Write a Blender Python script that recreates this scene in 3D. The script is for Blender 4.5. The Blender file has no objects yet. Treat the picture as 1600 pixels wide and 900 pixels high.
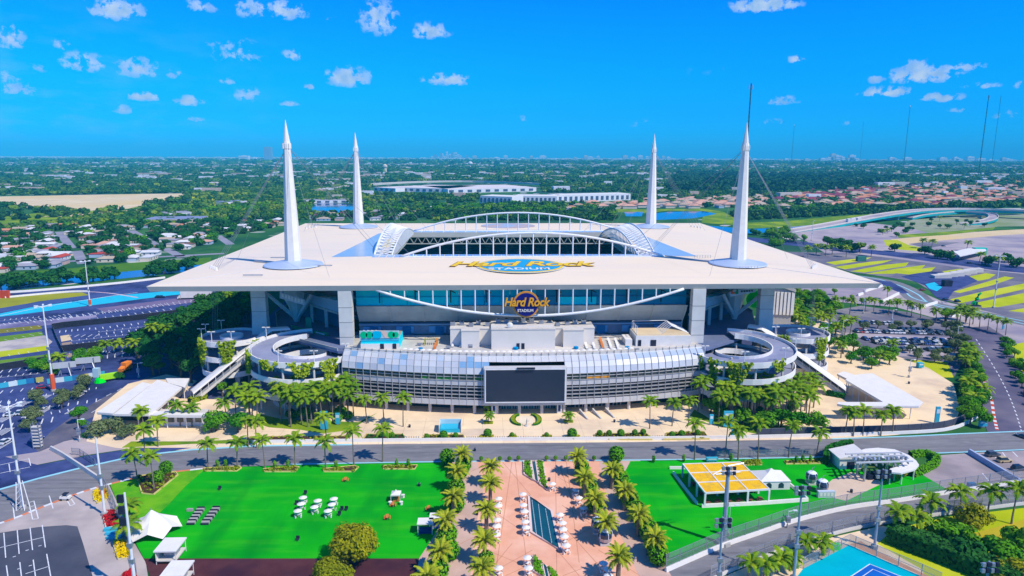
import bpy, math, random
import numpy as np
R=math.radians; PI=math.pi
rnd=random.Random(7)
sc=bpy.context.scene
COL=sc.collection
# ---------------------------------------------------------------- camera
H=95.0; CX=-12.5; F=1067.0; PITCH=R(10.98); YAW=R(2.15); ROLL=R(0.2)
cam=bpy.data.cameras.new('camera'); camo=bpy.data.objects.new('camera',cam); COL.objects.link(camo)
cam.lens=36.0*F/1600.0; cam.sensor_width=36.0; cam.clip_start=1.0; cam.clip_end=120000.0
from mathutils import Matrix, Vector, Euler
_f=Vector((math.sin(YAW)*math.cos(PITCH),math.cos(YAW)*math.cos(PITCH),-math.sin(PITCH)))
_r0=Vector((math.cos(YAW),-math.sin(YAW),0)); _u0=_r0.cross(_f)
_r=_r0*math.cos(ROLL)+_u0*math.sin(ROLL); _u=_u0*math.cos(ROLL)-_r0*math.sin(ROLL)
camo.matrix_world=Matrix(((_r.x,_u.x,-_f.x,CX),(_r.y,_u.y,-_f.y,0),(_r.z,_u.z,-_f.z,H),(0,0,0,1)))
sc.camera=camo
def at(px,py,z=0.0):
    d=_f+_r*((px-800)/F)+_u*((450-py)/F); t=(z-H)/d.z
    return (CX+d.x*t,d.y*t)
def atY(px,py,Y):
    d=_f+_r*((px-800)/F)+_u*((450-py)/F); t=Y/d.y
    return (CX+d.x*t,H+d.z*t)
def topx(x,y,z):
    v=Vector((x-CX,y,z-H)); D=v.dot(_f)
    return (800+F*v.dot(_r)/D,450-F*v.dot(_u)/D)
# ---------------------------------------------------------------- light
SUN_EL=R(50); SUN_DIR=Vector((0.795,-0.606,0)).normalized()      # towards the sun, on the ground plane
sun=bpy.data.lights.new('sun','SUN'); sun.energy=5.0; sun.angle=R(0.5); sun.color=(1.0,0.93,0.80)
suno=bpy.data.objects.new('sun',sun); COL.objects.link(suno)
sd=Vector((SUN_DIR.x*math.cos(SUN_EL),SUN_DIR.y*math.cos(SUN_EL),math.sin(SUN_EL)))
suno.rotation_euler=sd.to_track_quat('Z','Y').to_euler(); suno.location=(300,-200,400)
w=bpy.data.worlds.new('World'); sc.world=w; w.use_nodes=True
NT=w.node_tree; N=NT.nodes; L=NT.links; N.clear()
def nd(nt,t,**k):
    n=nt.nodes.new(t)
    for a,b in k.items():
        if a.startswith('i_'): n.inputs[int(a[2:])].default_value=b
        else: setattr(n,a,b)
    return n
sky=nd(NT,'ShaderNodeTexSky',sky_type='NISHITA',sun_disc=False,sun_elevation=SUN_EL,sun_rotation=math.atan2(SUN_DIR.x,SUN_DIR.y),altitude=50.0,air_density=1.0,dust_density=0.3,ozone_density=3.0)
tc=nd(NT,'ShaderNodeTexCoord')
# the strongly saturated azure of the day: the sky's own brightness in the hue of that air, paler towards the horizon all round
hs=nd(NT,'ShaderNodeHueSaturation'); hs.inputs['Saturation'].default_value=0.0
L.new(sky.outputs[0],hs.inputs['Color'])
mul=nd(NT,'ShaderNodeMix',data_type='RGBA',blend_type='MULTIPLY'); mul.inputs[0].default_value=1.0
_s0=nd(NT,'ShaderNodeSeparateXYZ'); rp=nd(NT,'ShaderNodeValToRGB'); _t0=nd(NT,'ShaderNodeTexCoord')
L.new(_t0.outputs['Generated'],_s0.inputs[0]); L.new(_s0.outputs[2],rp.inputs[0])
SKYRAMP=[(0.0,(.05,.85,1.7)),(.03,(.01,.80,1.85)),(.10,(.0,.66,2.1)),(.25,(.0,.46,2.2)),(.5,(.0,.5,2.2)),(1.0,(.05,.5,2.2))]
while len(rp.color_ramp.elements)<len(SKYRAMP): rp.color_ramp.elements.new(.5)
for e_,(p_,c_) in zip(rp.color_ramp.elements,SKYRAMP): e_.position=p_; e_.color=(*c_,1)
L.new(hs.outputs[0],mul.inputs[6]); L.new(rp.outputs[0],mul.inputs[7])
cl=nd(NT,'ShaderNodeMix',data_type='RGBA',blend_type='MIX',clamp_result=False)
L.new(mul.outputs[2],cl.inputs[6])
# cumulus: noise pushed through a soft mask for each cloud bank
sep=nd(NT,'ShaderNodeSeparateXYZ'); L.new(tc.outputs['Generated'],sep.inputs[0])
def m_(op,a,b=None,c=None,clamp=False):
    n=nd(NT,'ShaderNodeMath',operation=op,use_clamp=clamp)
    for i,v in enumerate((a,b,c)):
        if v is None: continue
        if isinstance(v,(int,float)): n.inputs[i].default_value=v
        else: L.new(v,n.inputs[i])
    return n.outputs[0]
az=m_('ARCTAN2',sep.outputs[0],sep.outputs[1]); el=m_('ARCSINE',sep.outputs[2])
uv=nd(NT,'ShaderNodeCombineXYZ'); L.new(az,uv.inputs[0]); L.new(el,uv.inputs[1])
n1=nd(NT,'ShaderNodeTexNoise',noise_dimensions='3D'); n1.inputs['Scale'].default_value=70; n1.inputs['Detail'].default_value=9; n1.inputs['Roughness'].default_value=0.62
L.new(uv.outputs[0],n1.inputs['Vector'])
CLOUDS=[(182,12,48,22,1),(315,8,30,12,.8),(405,12,48,20,.8),(445,14,40,18,.9),(592,22,40,36,.85),(672,47,36,16,1),(14,55,26,26,.9),(96,66,15,13,.8),(130,95,36,20,.9),(215,103,38,20,.9),(372,78,42,26,.6),(456,85,17,12,.85),
(545,118,42,20,1.1),(700,123,44,12,1.05),(272,115,14,10,.75),(10,118,24,14,.6),(28,137,40,13,.7),(223,149,32,10,1),(295,156,26,11,.95),(192,170,16,9,.8),(388,146,24,15,.75),(452,161,17,6,.85),(304,186,18,7,.7),(484,134,10,7,.9),
(1195,5,62,16,1.2),(1440,115,64,17,1.05),(1430,102,26,15,.85),(1500,103,38,10,.8),(1385,142,46,11,1.05),(1470,151,36,10,1),(1222,156,28,10,.7),(1245,91,16,8,.95),(1368,123,14,9,.8),(1535,133,30,6,.6),(1575,178,24,9,.5),(820,184,13,6,.5),(1110,110,50,8,.12),(60,105,20,9,.4),
(1000,192,24,8,.3),(1210,190,20,7,.4),(1500,170,20,7,.4),(1592,130,12,9,.6),(1330,192,20,5,.4),(520,28,16,7,.5),(355,125,16,8,.6),(100,180,26,8,.3),(700,165,40,5,.12),(330,66,12,8,.4)]
acc=None
for cx_,cy_,rx_,ry_,s_ in CLOUDS:
    d=(_f+_r*((cx_-800)/F)+_u*((450-cy_-ry_*.25)/F)).normalized()
    a0=math.atan2(d.x,d.y); e0=math.asin(d.z); k=1/F*(d.dot(_f))
    da=m_('MULTIPLY',m_('SUBTRACT',az,a0),1/(rx_*1.05*k/math.cos(e0)))
    de=m_('SUBTRACT',el,e0)
    de=m_('MAXIMUM',m_('MULTIPLY',de,1/(ry_*1.15*k)),m_('MULTIPLY',de,-1/(ry_*.75*k)))   # flatter bases
    q=m_('ADD',m_('MULTIPLY',da,da),m_('MULTIPLY',de,de))
    q=m_('MULTIPLY',m_('SUBTRACT',1.0,q,clamp=True),s_)
    acc=q if acc is None else m_('MAXIMUM',acc,q)
n3=nd(NT,'ShaderNodeTexNoise'); n3.inputs['Scale'].default_value=9; n3.inputs['Detail'].default_value=4; L.new(uv.outputs[0],n3.inputs['Vector'])
# a thin scatter elsewhere, all round
out_=m_('MULTIPLY',m_('SUBTRACT',n3.outputs[0],0.62,clamp=True),1.6)
acc=m_('MAXIMUM',acc,m_('MULTIPLY',out_,m_('MULTIPLY',m_('SUBTRACT',m_('ABSOLUTE',az),0.70,clamp=True),4.0,clamp=True)))
dens=m_('SUBTRACT',m_('ADD',m_('MULTIPLY',acc,0.95),m_('MULTIPLY',m_('SUBTRACT',n1.outputs[0],0.5),4.4)),0.36)
dens=m_('MULTIPLY',dens,m_('MULTIPLY',acc,3.0,clamp=True))
dens=m_('MULTIPLY',dens,2.4,clamp=True); dens=m_('POWER',dens,0.8); dens=m_('MULTIPLY',dens,m_('MULTIPLY',m_('ADD',acc,0.25),0.84,clamp=True))
# thin veil low on the left of the sky
n2=nd(NT,'ShaderNodeTexNoise'); n2.inputs['Scale'].default_value=14; n2.inputs['Detail'].default_value=5
mp=nd(NT,'ShaderNodeMapping'); mp.inputs['Scale'].default_value=(1,3.2,1); L.new(uv.outputs[0],mp.inputs[0]); L.new(mp.outputs[0],n2.inputs['Vector'])
veil=m_('MULTIPLY',m_('SUBTRACT',n2.outputs[0],0.47,clamp=True),1.5)
veil=m_('MULTIPLY',veil,m_('MULTIPLY',m_('SUBTRACT',0.0,m_('ADD',az,0.22)),2.2,clamp=True))
veil=m_('MULTIPLY',veil,m_('SUBTRACT',1.0,m_('MULTIPLY',el,5.0),clamp=True))
dens=m_('MAXIMUM',dens,veil)
L.new(dens,cl.inputs[0])
n4=nd(NT,'ShaderNodeTexNoise'); n4.inputs['Scale'].default_value=60; n4.inputs['Detail'].default_value=5; L.new(uv.outputs[0],n4.inputs['Vector'])
cc=nd(NT,'ShaderNodeMix',data_type='RGBA'); L.new(m_('MULTIPLY',m_('SUBTRACT',n4.outputs[0],0.35,clamp=True),2.6,clamp=True),cc.inputs[0])
SKY=0.10
cc.inputs[6].default_value=(.30/SKY,.52/SKY,.88/SKY,1); cc.inputs[7].default_value=(.62/SKY,.75/SKY,.93/SKY,1)
L.new(cc.outputs[2],cl.inputs[7])
bg=nd(NT,'ShaderNodeBackground'); bg.inputs[1].default_value=SKY; L.new(cl.outputs[2],bg.inputs[0])
wo=nd(NT,'ShaderNodeOutputWorld'); L.new(bg.outputs[0],wo.inputs[0])
sc.view_settings.view_transform='Standard'; sc.view_settings.look='None'; sc.view_settings.gamma=1.0; sc.view_settings.exposure=0.0
try: sc.view_settings.use_curve_mapping=False
except Exception: pass
sc.cycles.max_bounces=5; sc.cycles.diffuse_bounces=3; sc.cycles.glossy_bounces=2; sc.cycles.transparent_max_bounces=6; sc.cycles.volume_bounces=0
# ---------------------------------------------------------------- materials
MATS={}
def mat(name,c=(.5,.5,.5),c2=None,s=0.1,rough=0.8,metal=0.0,bump=0.0,bs=1.0,emit=None,orand=0.0,c3=None,s3=0.02,spec=0.3,trans=0.0,detail=4,sharp=(0.35,0.65)):
    """procedural material: base colour mottled with noise in object space, optional second coarse noise, bump and per-object variation"""
    if name in MATS: return MATS[name]
    m=bpy.data.materials.new(name); m.use_nodes=True; nt=m.node_tree; n=nt.nodes; l=nt.links
    b=n['Principled BSDF']; b.inputs['Roughness'].default_value=rough; b.inputs['Metallic'].default_value=metal; b.inputs['Specular IOR Level'].default_value=spec if rough<.5 else .04
    geo=nd(nt,'ShaderNodeNewGeometry')
    if c2 is None: c2=tuple(v*0.86 for v in c)
    def ns(scale,src,det=detail):
        q=nd(nt,'ShaderNodeTexNoise'); q.inputs['Scale'].default_value=scale; q.inputs['Detail'].default_value=det; q.inputs['Roughness'].default_value=0.62
        l.new(src,q.inputs['Vector']); return q.outputs[0]
    pos=geo.outputs['Position']
    mr=nd(nt,'ShaderNodeMapRange'); mr.inputs[1].default_value=sharp[0]; mr.inputs[2].default_value=sharp[1]; l.new(ns(s,pos),mr.inputs[0])
    mx=nd(nt,'ShaderNodeMix',data_type='RGBA'); mx.inputs[6].default_value=(*c,1); mx.inputs[7].default_value=(*c2,1); l.new(mr.outputs[0],mx.inputs[0])
    o=mx.outputs[2]
    if c3 is not None:
        mr=nd(nt,'ShaderNodeMapRange'); mr.inputs[1].default_value=.48; mr.inputs[2].default_value=.66; l.new(ns(s3,pos,3),mr.inputs[0])
        mx=nd(nt,'ShaderNodeMix',data_type='RGBA'); l.new(o,mx.inputs[6]); mx.inputs[7].default_value=(*c3,1); l.new(mr.outputs[0],mx.inputs[0]); o=mx.outputs[2]
    if orand:
        oi=nd(nt,'ShaderNodeObjectInfo'); h=nd(nt,'ShaderNodeHueSaturation')
        a=nd(nt,'ShaderNodeMath',operation='MULTIPLY_ADD'); a.inputs[1].default_value=orand; a.inputs[2].default_value=1-orand/2; l.new(oi.outputs['Random'],a.inputs[0]); l.new(a.outputs[0],h.inputs['Value'])
        a=nd(nt,'ShaderNodeMath',operation='MULTIPLY_ADD'); a.inputs[1].default_value=-orand*.09; a.inputs[2].default_value=.5+orand*.045; l.new(oi.outputs['Random'],a.inputs[0]); l.new(a.outputs[0],h.inputs['Hue'])
        l.new(o,h.inputs['Color']); o=h.outputs[0]
    l.new(o,b.inputs['Base Color'])
    if bump:
        bn=nd(nt,'ShaderNodeBump'); bn.inputs['Strength'].default_value=bump; bn.inputs['Distance'].default_value=0.1; l.new(ns(bs,pos,3),bn.inputs['Height']); l.new(bn.outputs[0],b.inputs['Normal'])
    if emit: b.inputs['Emission Color'].default_value=(*emit[:3],1); b.inputs['Emission Strength'].default_value=emit[3]
    if trans:
        t=nd(nt,'ShaderNodeBsdfTranslucent'); l.new(o,t.inputs[0]); ms=nd(nt,'ShaderNodeMixShader'); ms.inputs[0].default_value=trans
        l.new(b.outputs[0],ms.inputs[1]); l.new(t.outputs[0],ms.inputs[2]); l.new(ms.outputs[0],n['Material Output'].inputs[0])
    MATS[name]=m; return m
white=mat('white_paint',(.77,.73,.66),(.71,.67,.61),.4,.5)
conc=mat('concrete',(.42,.40,.37),(.33,.32,.30),.25,.85,bump=.2,bs=3)
concL=mat('pale_concrete',(.62,.58,.52),(.54,.50,.45),.3,.85)
steel=mat('galvanised_steel',(.45,.47,.50),(.36,.38,.42),.8,.45,.6)
steelW=mat('white_steel',(.78,.77,.74),(.70,.69,.67),.5,.45)
dark=mat('dark_recess',(.018,.022,.04),(.03,.035,.055),.3,.6)
glassD=mat('dark_glass',(.02,.035,.06),(.03,.06,.09),.15,.12,spec=.6)
navy=mat('navy_asphalt',(.040,.056,.16),(.066,.086,.215),.18,.85,c3=(.022,.03,.09),s3=.035,bump=.2,bs=2)
barkm=mat('palm_bark',(.24,.20,.15),(.15,.12,.09),2.0,.9)
# ---------------------------------------------------------------- objects
KIDS={}
def reg(o,parent):
    KIDS[o.name]=[]
    if parent is not None:
        o.parent=parent; KIDS[parent.name].append(o)
def tags(o,label=None,cat=None,group=None,kind=None):
    if label: o['label']=label
    if cat: o['category']=cat
    if group: o['group']=group
    if kind: o['kind']=kind
    return o
def thing(name,label,cat,loc=(0,0,0),group=None,rz=0.0):
    o=bpy.data.objects.new(name,None); o.empty_display_size=.5; COL.objects.link(o); o.location=loc; o.rotation_euler=(0,0,rz); reg(o,None)
    return tags(o,label,cat,group)
def wloc(o):
    x=y=z=0.0
    while o is not None: x+=o.location.x; y+=o.location.y; z+=o.location.z; o=o.parent
    return x,y,z
class MB:
    def __init__(s): s.v=[]; s.f=[]; s.m=[]; s.mi=0
    def q(s,*p):
        n=len(s.v); s.v+=[tuple(a) for a in p]; s.f.append(tuple(range(n,n+len(p)))); s.m.append(s.mi); return s
    def box(s,x0,x1,y0,y1,z0,z1): return s.prism([(x0,y0),(x1,y0),(x1,y1),(x0,y1)],z0,z1)
    def obox(s,cx,cy,z0,z1,lx,ly,a=0.0):
        c,d=math.cos(a),math.sin(a)
        return s.prism([(cx+c*u*lx/2-d*v*ly/2,cy+d*u*lx/2+c*v*ly/2) for u,v in ((-1,-1),(1,-1),(1,1),(-1,1))],z0,z1)
    def prism(s,poly,z0,z1,top=None):
        """upright prism; z0/z1 numbers or per-vertex lists; top: alternative outline"""
        k=len(poly); a=sum(poly[i][0]*poly[(i+1)%k][1]-poly[(i+1)%k][0]*poly[i][1] for i in range(k))
        if a<0:
            poly=poly[::-1]; top=top[::-1] if top else None
            if isinstance(z0,(list,tuple)): z0=z0[::-1]
            if isinstance(z1,(list,tuple)): z1=z1[::-1]
        top=top or poly; n=len(s.v)
        g=lambda z,i: z[i] if isinstance(z,(list,tuple)) else z
        s.v+=[(p[0],p[1],g(z0,i)) for i,p in enumerate(poly)]+[(p[0],p[1],g(z1,i)) for i,p in enumerate(top)]
        s.f.append(tuple(range(n+k-1,n-1,-1))); s.f.append(tuple(range(n+k,n+2*k))); s.m+=[s.mi]*2
        for i in range(k):
            j=(i+1)%k; s.f.append((n+i,n+j,n+k+j,n+k+i)); s.m.append(s.mi)
        return s
    def tube(s,pts,r,n=6,cap=True):
        rs=r if isinstance(r,(list,tuple)) else [r]*len(pts); b0=len(s.v); P=[Vector(p) for p in pts]
        for i,p in enumerate(P):
            t=(P[min(i+1,len(P)-1)]-P[max(i-1,0)]).normalized()
            u=t.cross(Vector((0,0,1)) if abs(t.z)<.9 else Vector((1,0,0))).normalized(); w_=t.cross(u)
            for k in range(n):
                a=2*PI*k/n; s.v.append(tuple(p+(u*math.cos(a)+w_*math.sin(a))*rs[i]))
        for i in range(len(P)-1):
            for k in range(n):
                a=b0+i*n+k; b=b0+i*n+(k+1)%n; s.f.append((a,a+n,b+n,b)); s.m.append(s.mi)
        if cap:
            s.f.append(tuple(b0+k for k in range(n))); e=b0+(len(P)-1)*n; s.f.append(tuple(e+n-1-k for k in range(n))); s.m+=[s.mi]*2
        return s
    def lathe(s,cx,cy,prof,n=16,a0=0.0,sx=1,sy=1):
        b0=len(s.v)
        for r,z in prof:
            for k in range(n): a=a0+2*PI*k/n; s.v.append((cx+r*sx*math.cos(a),cy+r*sy*math.sin(a),z))
        for i in range(len(prof)-1):
            for k in range(n):
                a=b0+i*n+k; b=b0+i*n+(k+1)%n; s.f.append((a,b,b+n,a+n)); s.m.append(s.mi)
        s.f.append(tuple(b0+n-1-k for k in range(n))); e=b0+(len(prof)-1)*n; s.f.append(tuple(e+k for k in range(n))); s.m+=[s.mi]*2
        return s
    def wall(s,line,t,z0,z1,closed=False):
        """upright wall of thickness t along a polyline of (x,y)"""
        n=len(line); offs=[]
        for i in range(n):
            a=line[(i-1)%n] if (closed or i>0) else line[i]; b=line[(i+1)%n] if (closed or i<n-1) else line[i]
            dx,dy=b[0]-a[0],b[1]-a[1]; l_=math.hypot(dx,dy) or 1; offs.append((-dy/l_*t/2,dx/l_*t/2))
        for i in range(n if closed else n-1):
            j=(i+1)%n; a,b=line[i],line[j]; oa,ob=offs[i],offs[j]; g=lambda z,k: z[k] if isinstance(z,(list,tuple)) else z
            s.prism([(a[0]-oa[0],a[1]-oa[1]),(b[0]-ob[0],b[1]-ob[1]),(b[0]+ob[0],b[1]+ob[1]),(a[0]+oa[0],a[1]+oa[1])],[g(z0,i),g(z0,j),g(z0,j),g(z0,i)],[g(z1,i),g(z1,j),g(z1,j),g(z1,i)])
        return s
    def blob(s,c,r,sd=0,n=8,k=5,amp=.15,flat=0.0):
        g=random.Random(sd); b0=len(s.v); rx,ry,rz=r
        for i in range(1,k):
            ph=PI*i/k
            for j in range(n):
                a=2*PI*j/n; q=1+g.uniform(-amp,amp); z=math.cos(ph)*rz*q
                if z<0 and flat: z*=1-flat
                s.v.append((c[0]+math.cos(a)*math.sin(ph)*rx*q,c[1]+math.sin(a)*math.sin(ph)*ry*q,c[2]+z))
        for i in range(k-2):
            for j in range(n):
                a=b0+i*n+j; b=b0+i*n+(j+1)%n; s.f.append((a,a+n,b+n,b)); s.m.append(s.mi)
        t=len(s.v); s.v+=[(c[0],c[1],c[2]+rz),(c[0],c[1],c[2]-rz*(1-flat))]
        for j in range(n):
            s.f.append((t,b0+j,b0+(j+1)%n)); e=b0+(k-2)*n; s.f.append((t+1,e+(j+1)%n,e+j)); s.m+=[s.mi]*2
        return s
    def add(s,o,M=None):
        n=len(s.v); s.v+=o.v if M is None else [tuple(M@Vector(p)) for p in o.v]; s.f+=[tuple(i+n for i in f) for f in o.f]; s.m+=o.m; return s
    def mesh(s,name,mats,off=(0,0,0),smooth=False):
        me=bpy.data.meshes.new(name); x,y,z=off
        me.from_pydata([(a-x,b-y,c-z) for a,b,c in s.v],[],s.f)
        for m in (mats if isinstance(mats,(list,tuple)) else [mats]): me.materials.append(m)
        if any(s.m): me.polygons.foreach_set('material_index',s.m)
        if smooth: me.polygons.foreach_set('use_smooth',[True]*len(s.f))
        return me
    def build(s,name,mats,parent=None,label=None,cat=None,group=None,kind=None,smooth=False,org=True):
        if parent is not None: off=wloc(parent)
        elif org and s.v:
            xs=[p[0] for p in s.v]; ys=[p[1] for p in s.v]; off=((min(xs)+max(xs))/2,(min(ys)+max(ys))/2,min(p[2] for p in s.v))
        else: off=(0,0,0)
        o=bpy.data.objects.new(name,s.mesh(name,mats,off,smooth)); COL.objects.link(o)
        if parent is None: o.location=off
        reg(o,parent); return tags(o,label,cat,group,kind)
def inst(name,me,parent=None,loc=(0,0,0),rz=0.0,sc_=1.0,rot=None,label=None,cat=None,group=None,kind=None):
    o=bpy.data.objects.new(name,me); COL.objects.link(o); o.location=loc; o.rotation_euler=rot or (0,0,rz)
    o.scale=(sc_,)*3 if isinstance(sc_,(int,float)) else sc_
    reg(o,parent); return tags(o,label,cat,group,kind)
def dup(root,loc,rz=0.0,label=None,group=None,s=1.0,mats=None):
    r=root.copy(); COL.objects.link(r); r.location=loc; r.rotation_euler=(0,0,rz); r.scale=(s,)*3 if isinstance(s,(int,float)) else s; KIDS[r.name]=[]
    def rec(src,dst):
        for ch in KIDS[src.name]:
            c=ch.copy(); COL.objects.link(c); c.parent=dst; KIDS[dst.name].append(c); KIDS[c.name]=[]; rec(ch,c)
    rec(root,r)
    if label: r['label']=label
    if group: r['group']=group
    return r
ORD=['first','second','third','fourth','fifth','sixth','seventh','eighth','ninth','tenth','eleventh','twelfth','thirteenth','fourteenth','fifteenth','sixteenth','seventeenth','eighteenth','nineteenth','twentieth']
TENS={20:'twenty',30:'thirty',40:'forty',50:'fifty',60:'sixty',70:'seventy',80:'eighty',90:'ninety'}
def ordn(i):
    if i<20: return ORD[i]
    n=i+1; t,u=divmod(n,10)
    if t>9: return str(n)+'th'
    return (TENS[t*10] if u else TENS[t*10][:-1]+'ie')+('-'+ORD[u-1] if u else 'th')
def area(name,pts,mt,z=0.0,px=True,kind='structure',parent=None,label=None):
    """flat sheet of ground; pts in photo pixels (px) or world metres"""
    P=[at(*p) for p in pts] if px else pts
    a=sum(P[i][0]*P[(i+1)%len(P)][1]-P[(i+1)%len(P)][0]*P[i][1] for i in range(len(P)))
    if a<0: P=P[::-1]
    m=MB(); m.q(*[(x,y,z) for x,y in P]); return m.build(name,mt,parent,kind=kind if parent is None else None,label=label)
def band(m,line,w_,z,px=True):
    """flat painted band of width w_ along a polyline, added to m"""
    P=[at(*p) for p in line] if px else line; n=len(P); L_=[];R_=[]
    for i in range(n):
        a=P[max(i-1,0)];b=P[min(i+1,n-1)];dx,dy=b[0]-a[0],b[1]-a[1];l_=math.hypot(dx,dy) or 1
        L_.append((P[i][0]-dy/l_*w_/2,P[i][1]+dx/l_*w_/2)); R_.append((P[i][0]+dy/l_*w_/2,P[i][1]-dx/l_*w_/2))
    for i in range(n-1): m.q((*R_[i],z),(*R_[i+1],z),(*L_[i+1],z),(*L_[i],z))
    return m
def smooth(line,k=4):
    """Catmull-Rom through the given points"""
    out=[]; n=len(line)
    for i in range(n-1):
        p0=line[max(i-1,0)];p1=line[i];p2=line[i+1];p3=line[min(i+2,n-1)]
        for j in range(k):
            t=j/k; out.append(tuple(.5*((2*b)+(-a+c)*t+(2*a-5*b+4*c-d)*t*t+(-a+3*b-3*c+d)*t**3) for a,b,c,d in zip(p0,p1,p2,p3)))
    out.append(tuple(line[-1])); return out
def inpoly(x,y,poly):
    c=False; j=len(poly)-1
    for i in range(len(poly)):
        xi,yi=poly[i];xj,yj=poly[j]
        if (yi>y)!=(yj>y) and x<(xj-xi)*(y-yi)/(yj-yi)+xi: c=not c
        j=i
    return c
def text(body,name,mt,M,size=1.0,ext=0.05,shear=0.0,offset=0.0,parent=None,space=1.0,bev=0.0):
    """lettering as a mesh with thickness"""
    cu=bpy.data.curves.new(name,'FONT'); cu.body=body; cu.size=size; cu.extrude=ext; cu.shear=shear; cu.offset=offset; cu.align_x='CENTER'; cu.align_y='CENTER'; cu.space_character=space; cu.resolution_u=3
    o=bpy.data.objects.new(name,cu); COL.objects.link(o)
    dg=bpy.context.evaluated_depsgraph_get(); me=bpy.data.meshes.new_from_object(o.evaluated_get(dg)); bpy.data.objects.remove(o); bpy.data.curves.remove(cu)
    if parent is not None: M=Matrix.Translation(-Vector(wloc(parent)))@M
    me.transform(M); me.materials.clear(); me.materials.append(mt); me.name=name
    o=bpy.data.objects.new(name,me); COL.objects.link(o); reg(o,parent); return o
# ================================================================ GROUND
farg=bpy.data.materials.new('far_ground'); farg.use_nodes=True
def _fg():
    nt=farg.node_tree; l=nt.links; b=nt.nodes['Principled BSDF']; b.inputs['Roughness'].default_value=.95; b.inputs['Specular IOR Level'].default_value=.1
    g=nd(nt,'ShaderNodeNewGeometry')
    def noise(s,d=5):
        q=nd(nt,'ShaderNodeTexNoise'); q.inputs['Scale'].default_value=s; q.inputs['Detail'].default_value=d; q.inputs['Roughness'].default_value=.7; l.new(g.outputs['Position'],q.inputs['Vector']); return q.outputs[0]
    def mr(a,x0,x1):
        q=nd(nt,'ShaderNodeMapRange'); q.inputs[1].default_value=x0; q.inputs[2].default_value=x1; l.new(a,q.inputs[0]); return q.outputs[0]
    def mix(f,a,c):
        q=nd(nt,'ShaderNodeMix',data_type='RGBA'); l.new(f,q.inputs[0])
        if isinstance(a,tuple): q.inputs[6].default_value=(*a,1)
        else: l.new(a,q.inputs[6])
        if isinstance(c,tuple): q.inputs[7].default_value=(*c,1)
        else: l.new(c,q.inputs[7])
        return q.outputs[2]
    base=mix(mr(noise(.012),.4,.62),(.012,.085,.02),(.05,.16,.03))
    base=mix(mr(noise(.0016,3),.5,.62),base,(.02,.07,.05))
    v=nd(nt,'ShaderNodeTexVoronoi'); v.inputs['Scale'].default_value=.034; l.new(g.outputs['Position'],v.inputs['Vector'])
    s=nd(nt,'ShaderNodeSeparateColor'); l.new(v.outputs['Color'],s.inputs[0])
    f=nd(nt,'ShaderNodeMath',operation='MULTIPLY'); l.new(mr(s.outputs[0],.72,.73),f.inputs[0])
    f2=nd(nt,'ShaderNodeMath',operation='MULTIPLY'); l.new(mr(v.outputs['Distance'],.34,.30),f2.inputs[0]); l.new(mr(noise(.0011,2),.42,.5),f2.inputs[1]); l.new(f2.outputs[0],f.inputs[1])
    base=mix(f.outputs[0],base,mix(s.outputs[1],(.75,.72,.66),(.45,.42,.40)))
    l.new(base,b.inputs['Base Color'])
_fg()
G_=MB(); G_.q((-70000,-400,-.05),(70000,-400,-.05),(70000,110000,-.05),(-70000,110000,-.05)); G_.build('ground',farg,kind='structure',org=False)
asph=mat('track_asphalt',(.185,.178,.185),(.225,.215,.215),.06,.85,c3=(.16,.155,.17),s3=.03,bump=.15,bs=3)
asphP=mat('service_asphalt',(.125,.115,.15),(.17,.16,.19),.07,.9,c3=(.26,.23,.23),s3=.03)
dusty=mat('dusty_asphalt',(.46,.38,.36),(.36,.30,.31),.05,.9,c3=(.26,.22,.27),s3=.016)
sand=mat('sand',(.72,.56,.33),(.60,.46,.26),.02,.95,c3=(.66,.48,.22),s3=.006)
cream=mat('cream_paving',(.84,.65,.41),(.79,.60,.37),.12,.9,c3=(.66,.49,.33),s3=.05)
creamj=mat('paving_joint',(.50,.37,.25),(.44,.33,.22),.3,.9)
pink=mat('pink_concrete',(.78,.40,.25),(.72,.35,.215),.25,.9,c3=(.82,.47,.32),s3=.08)
pinkj=mat('pink_joint',(.58,.27,.16),(.50,.22,.13),.5,.9)
walkm=mat('walkway_concrete',(.62,.42,.33),(.56,.37,.29),.2,.9,c3=(.50,.34,.27),s3=.08)
lawnm=mat('green_turf',(.004,.335,.006),(.010,.42,.006),.05,.95,c3=(.0,.26,.012),s3=.03,detail=3)
def streaks(m,col,f,sc,rot):
    nt=m.node_tree; b=nt.nodes['Principled BSDF']; src=b.inputs['Base Color'].links[0].from_socket; g=nd(nt,'ShaderNodeNewGeometry'); mp=nd(nt,'ShaderNodeMapping'); mp.inputs['Scale'].default_value=sc; mp.inputs['Rotation'].default_value=(0,0,rot)
    nt.links.new(g.outputs['Position'],mp.inputs[0]); q=nd(nt,'ShaderNodeTexNoise'); q.inputs['Scale'].default_value=1; q.inputs['Detail'].default_value=5; nt.links.new(mp.outputs[0],q.inputs['Vector']); r=nd(nt,'ShaderNodeMapRange'); r.inputs[1].default_value=.5; r.inputs[2].default_value=.72; r.inputs[4].default_value=f; nt.links.new(q.outputs[0],r.inputs[0])
    x=nd(nt,'ShaderNodeMix',data_type='RGBA'); x.inputs[7].default_value=(*col,1); nt.links.new(src,x.inputs[6]); nt.links.new(r.outputs[0],x.inputs[0]); nt.links.new(x.outputs[2],b.inputs['Base Color'])
streaks(lawnm,(.07,.44,.01),.45,(.05,.28,1),.75); streaks(lawnm,(.0,.20,.01),.7,(.10,.03,1),-.3); streaks(asph,(.10,.10,.11),.7,(.02,.5,1),.0); streaks(asph,(.29,.28,.28),.5,(.2,.9,1),.4)
lawnY=mat('worn_turf',(.10,.36,.006),(.16,.42,.01),.25,.95,c3=(.05,.3,.01),s3=.1)
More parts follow.
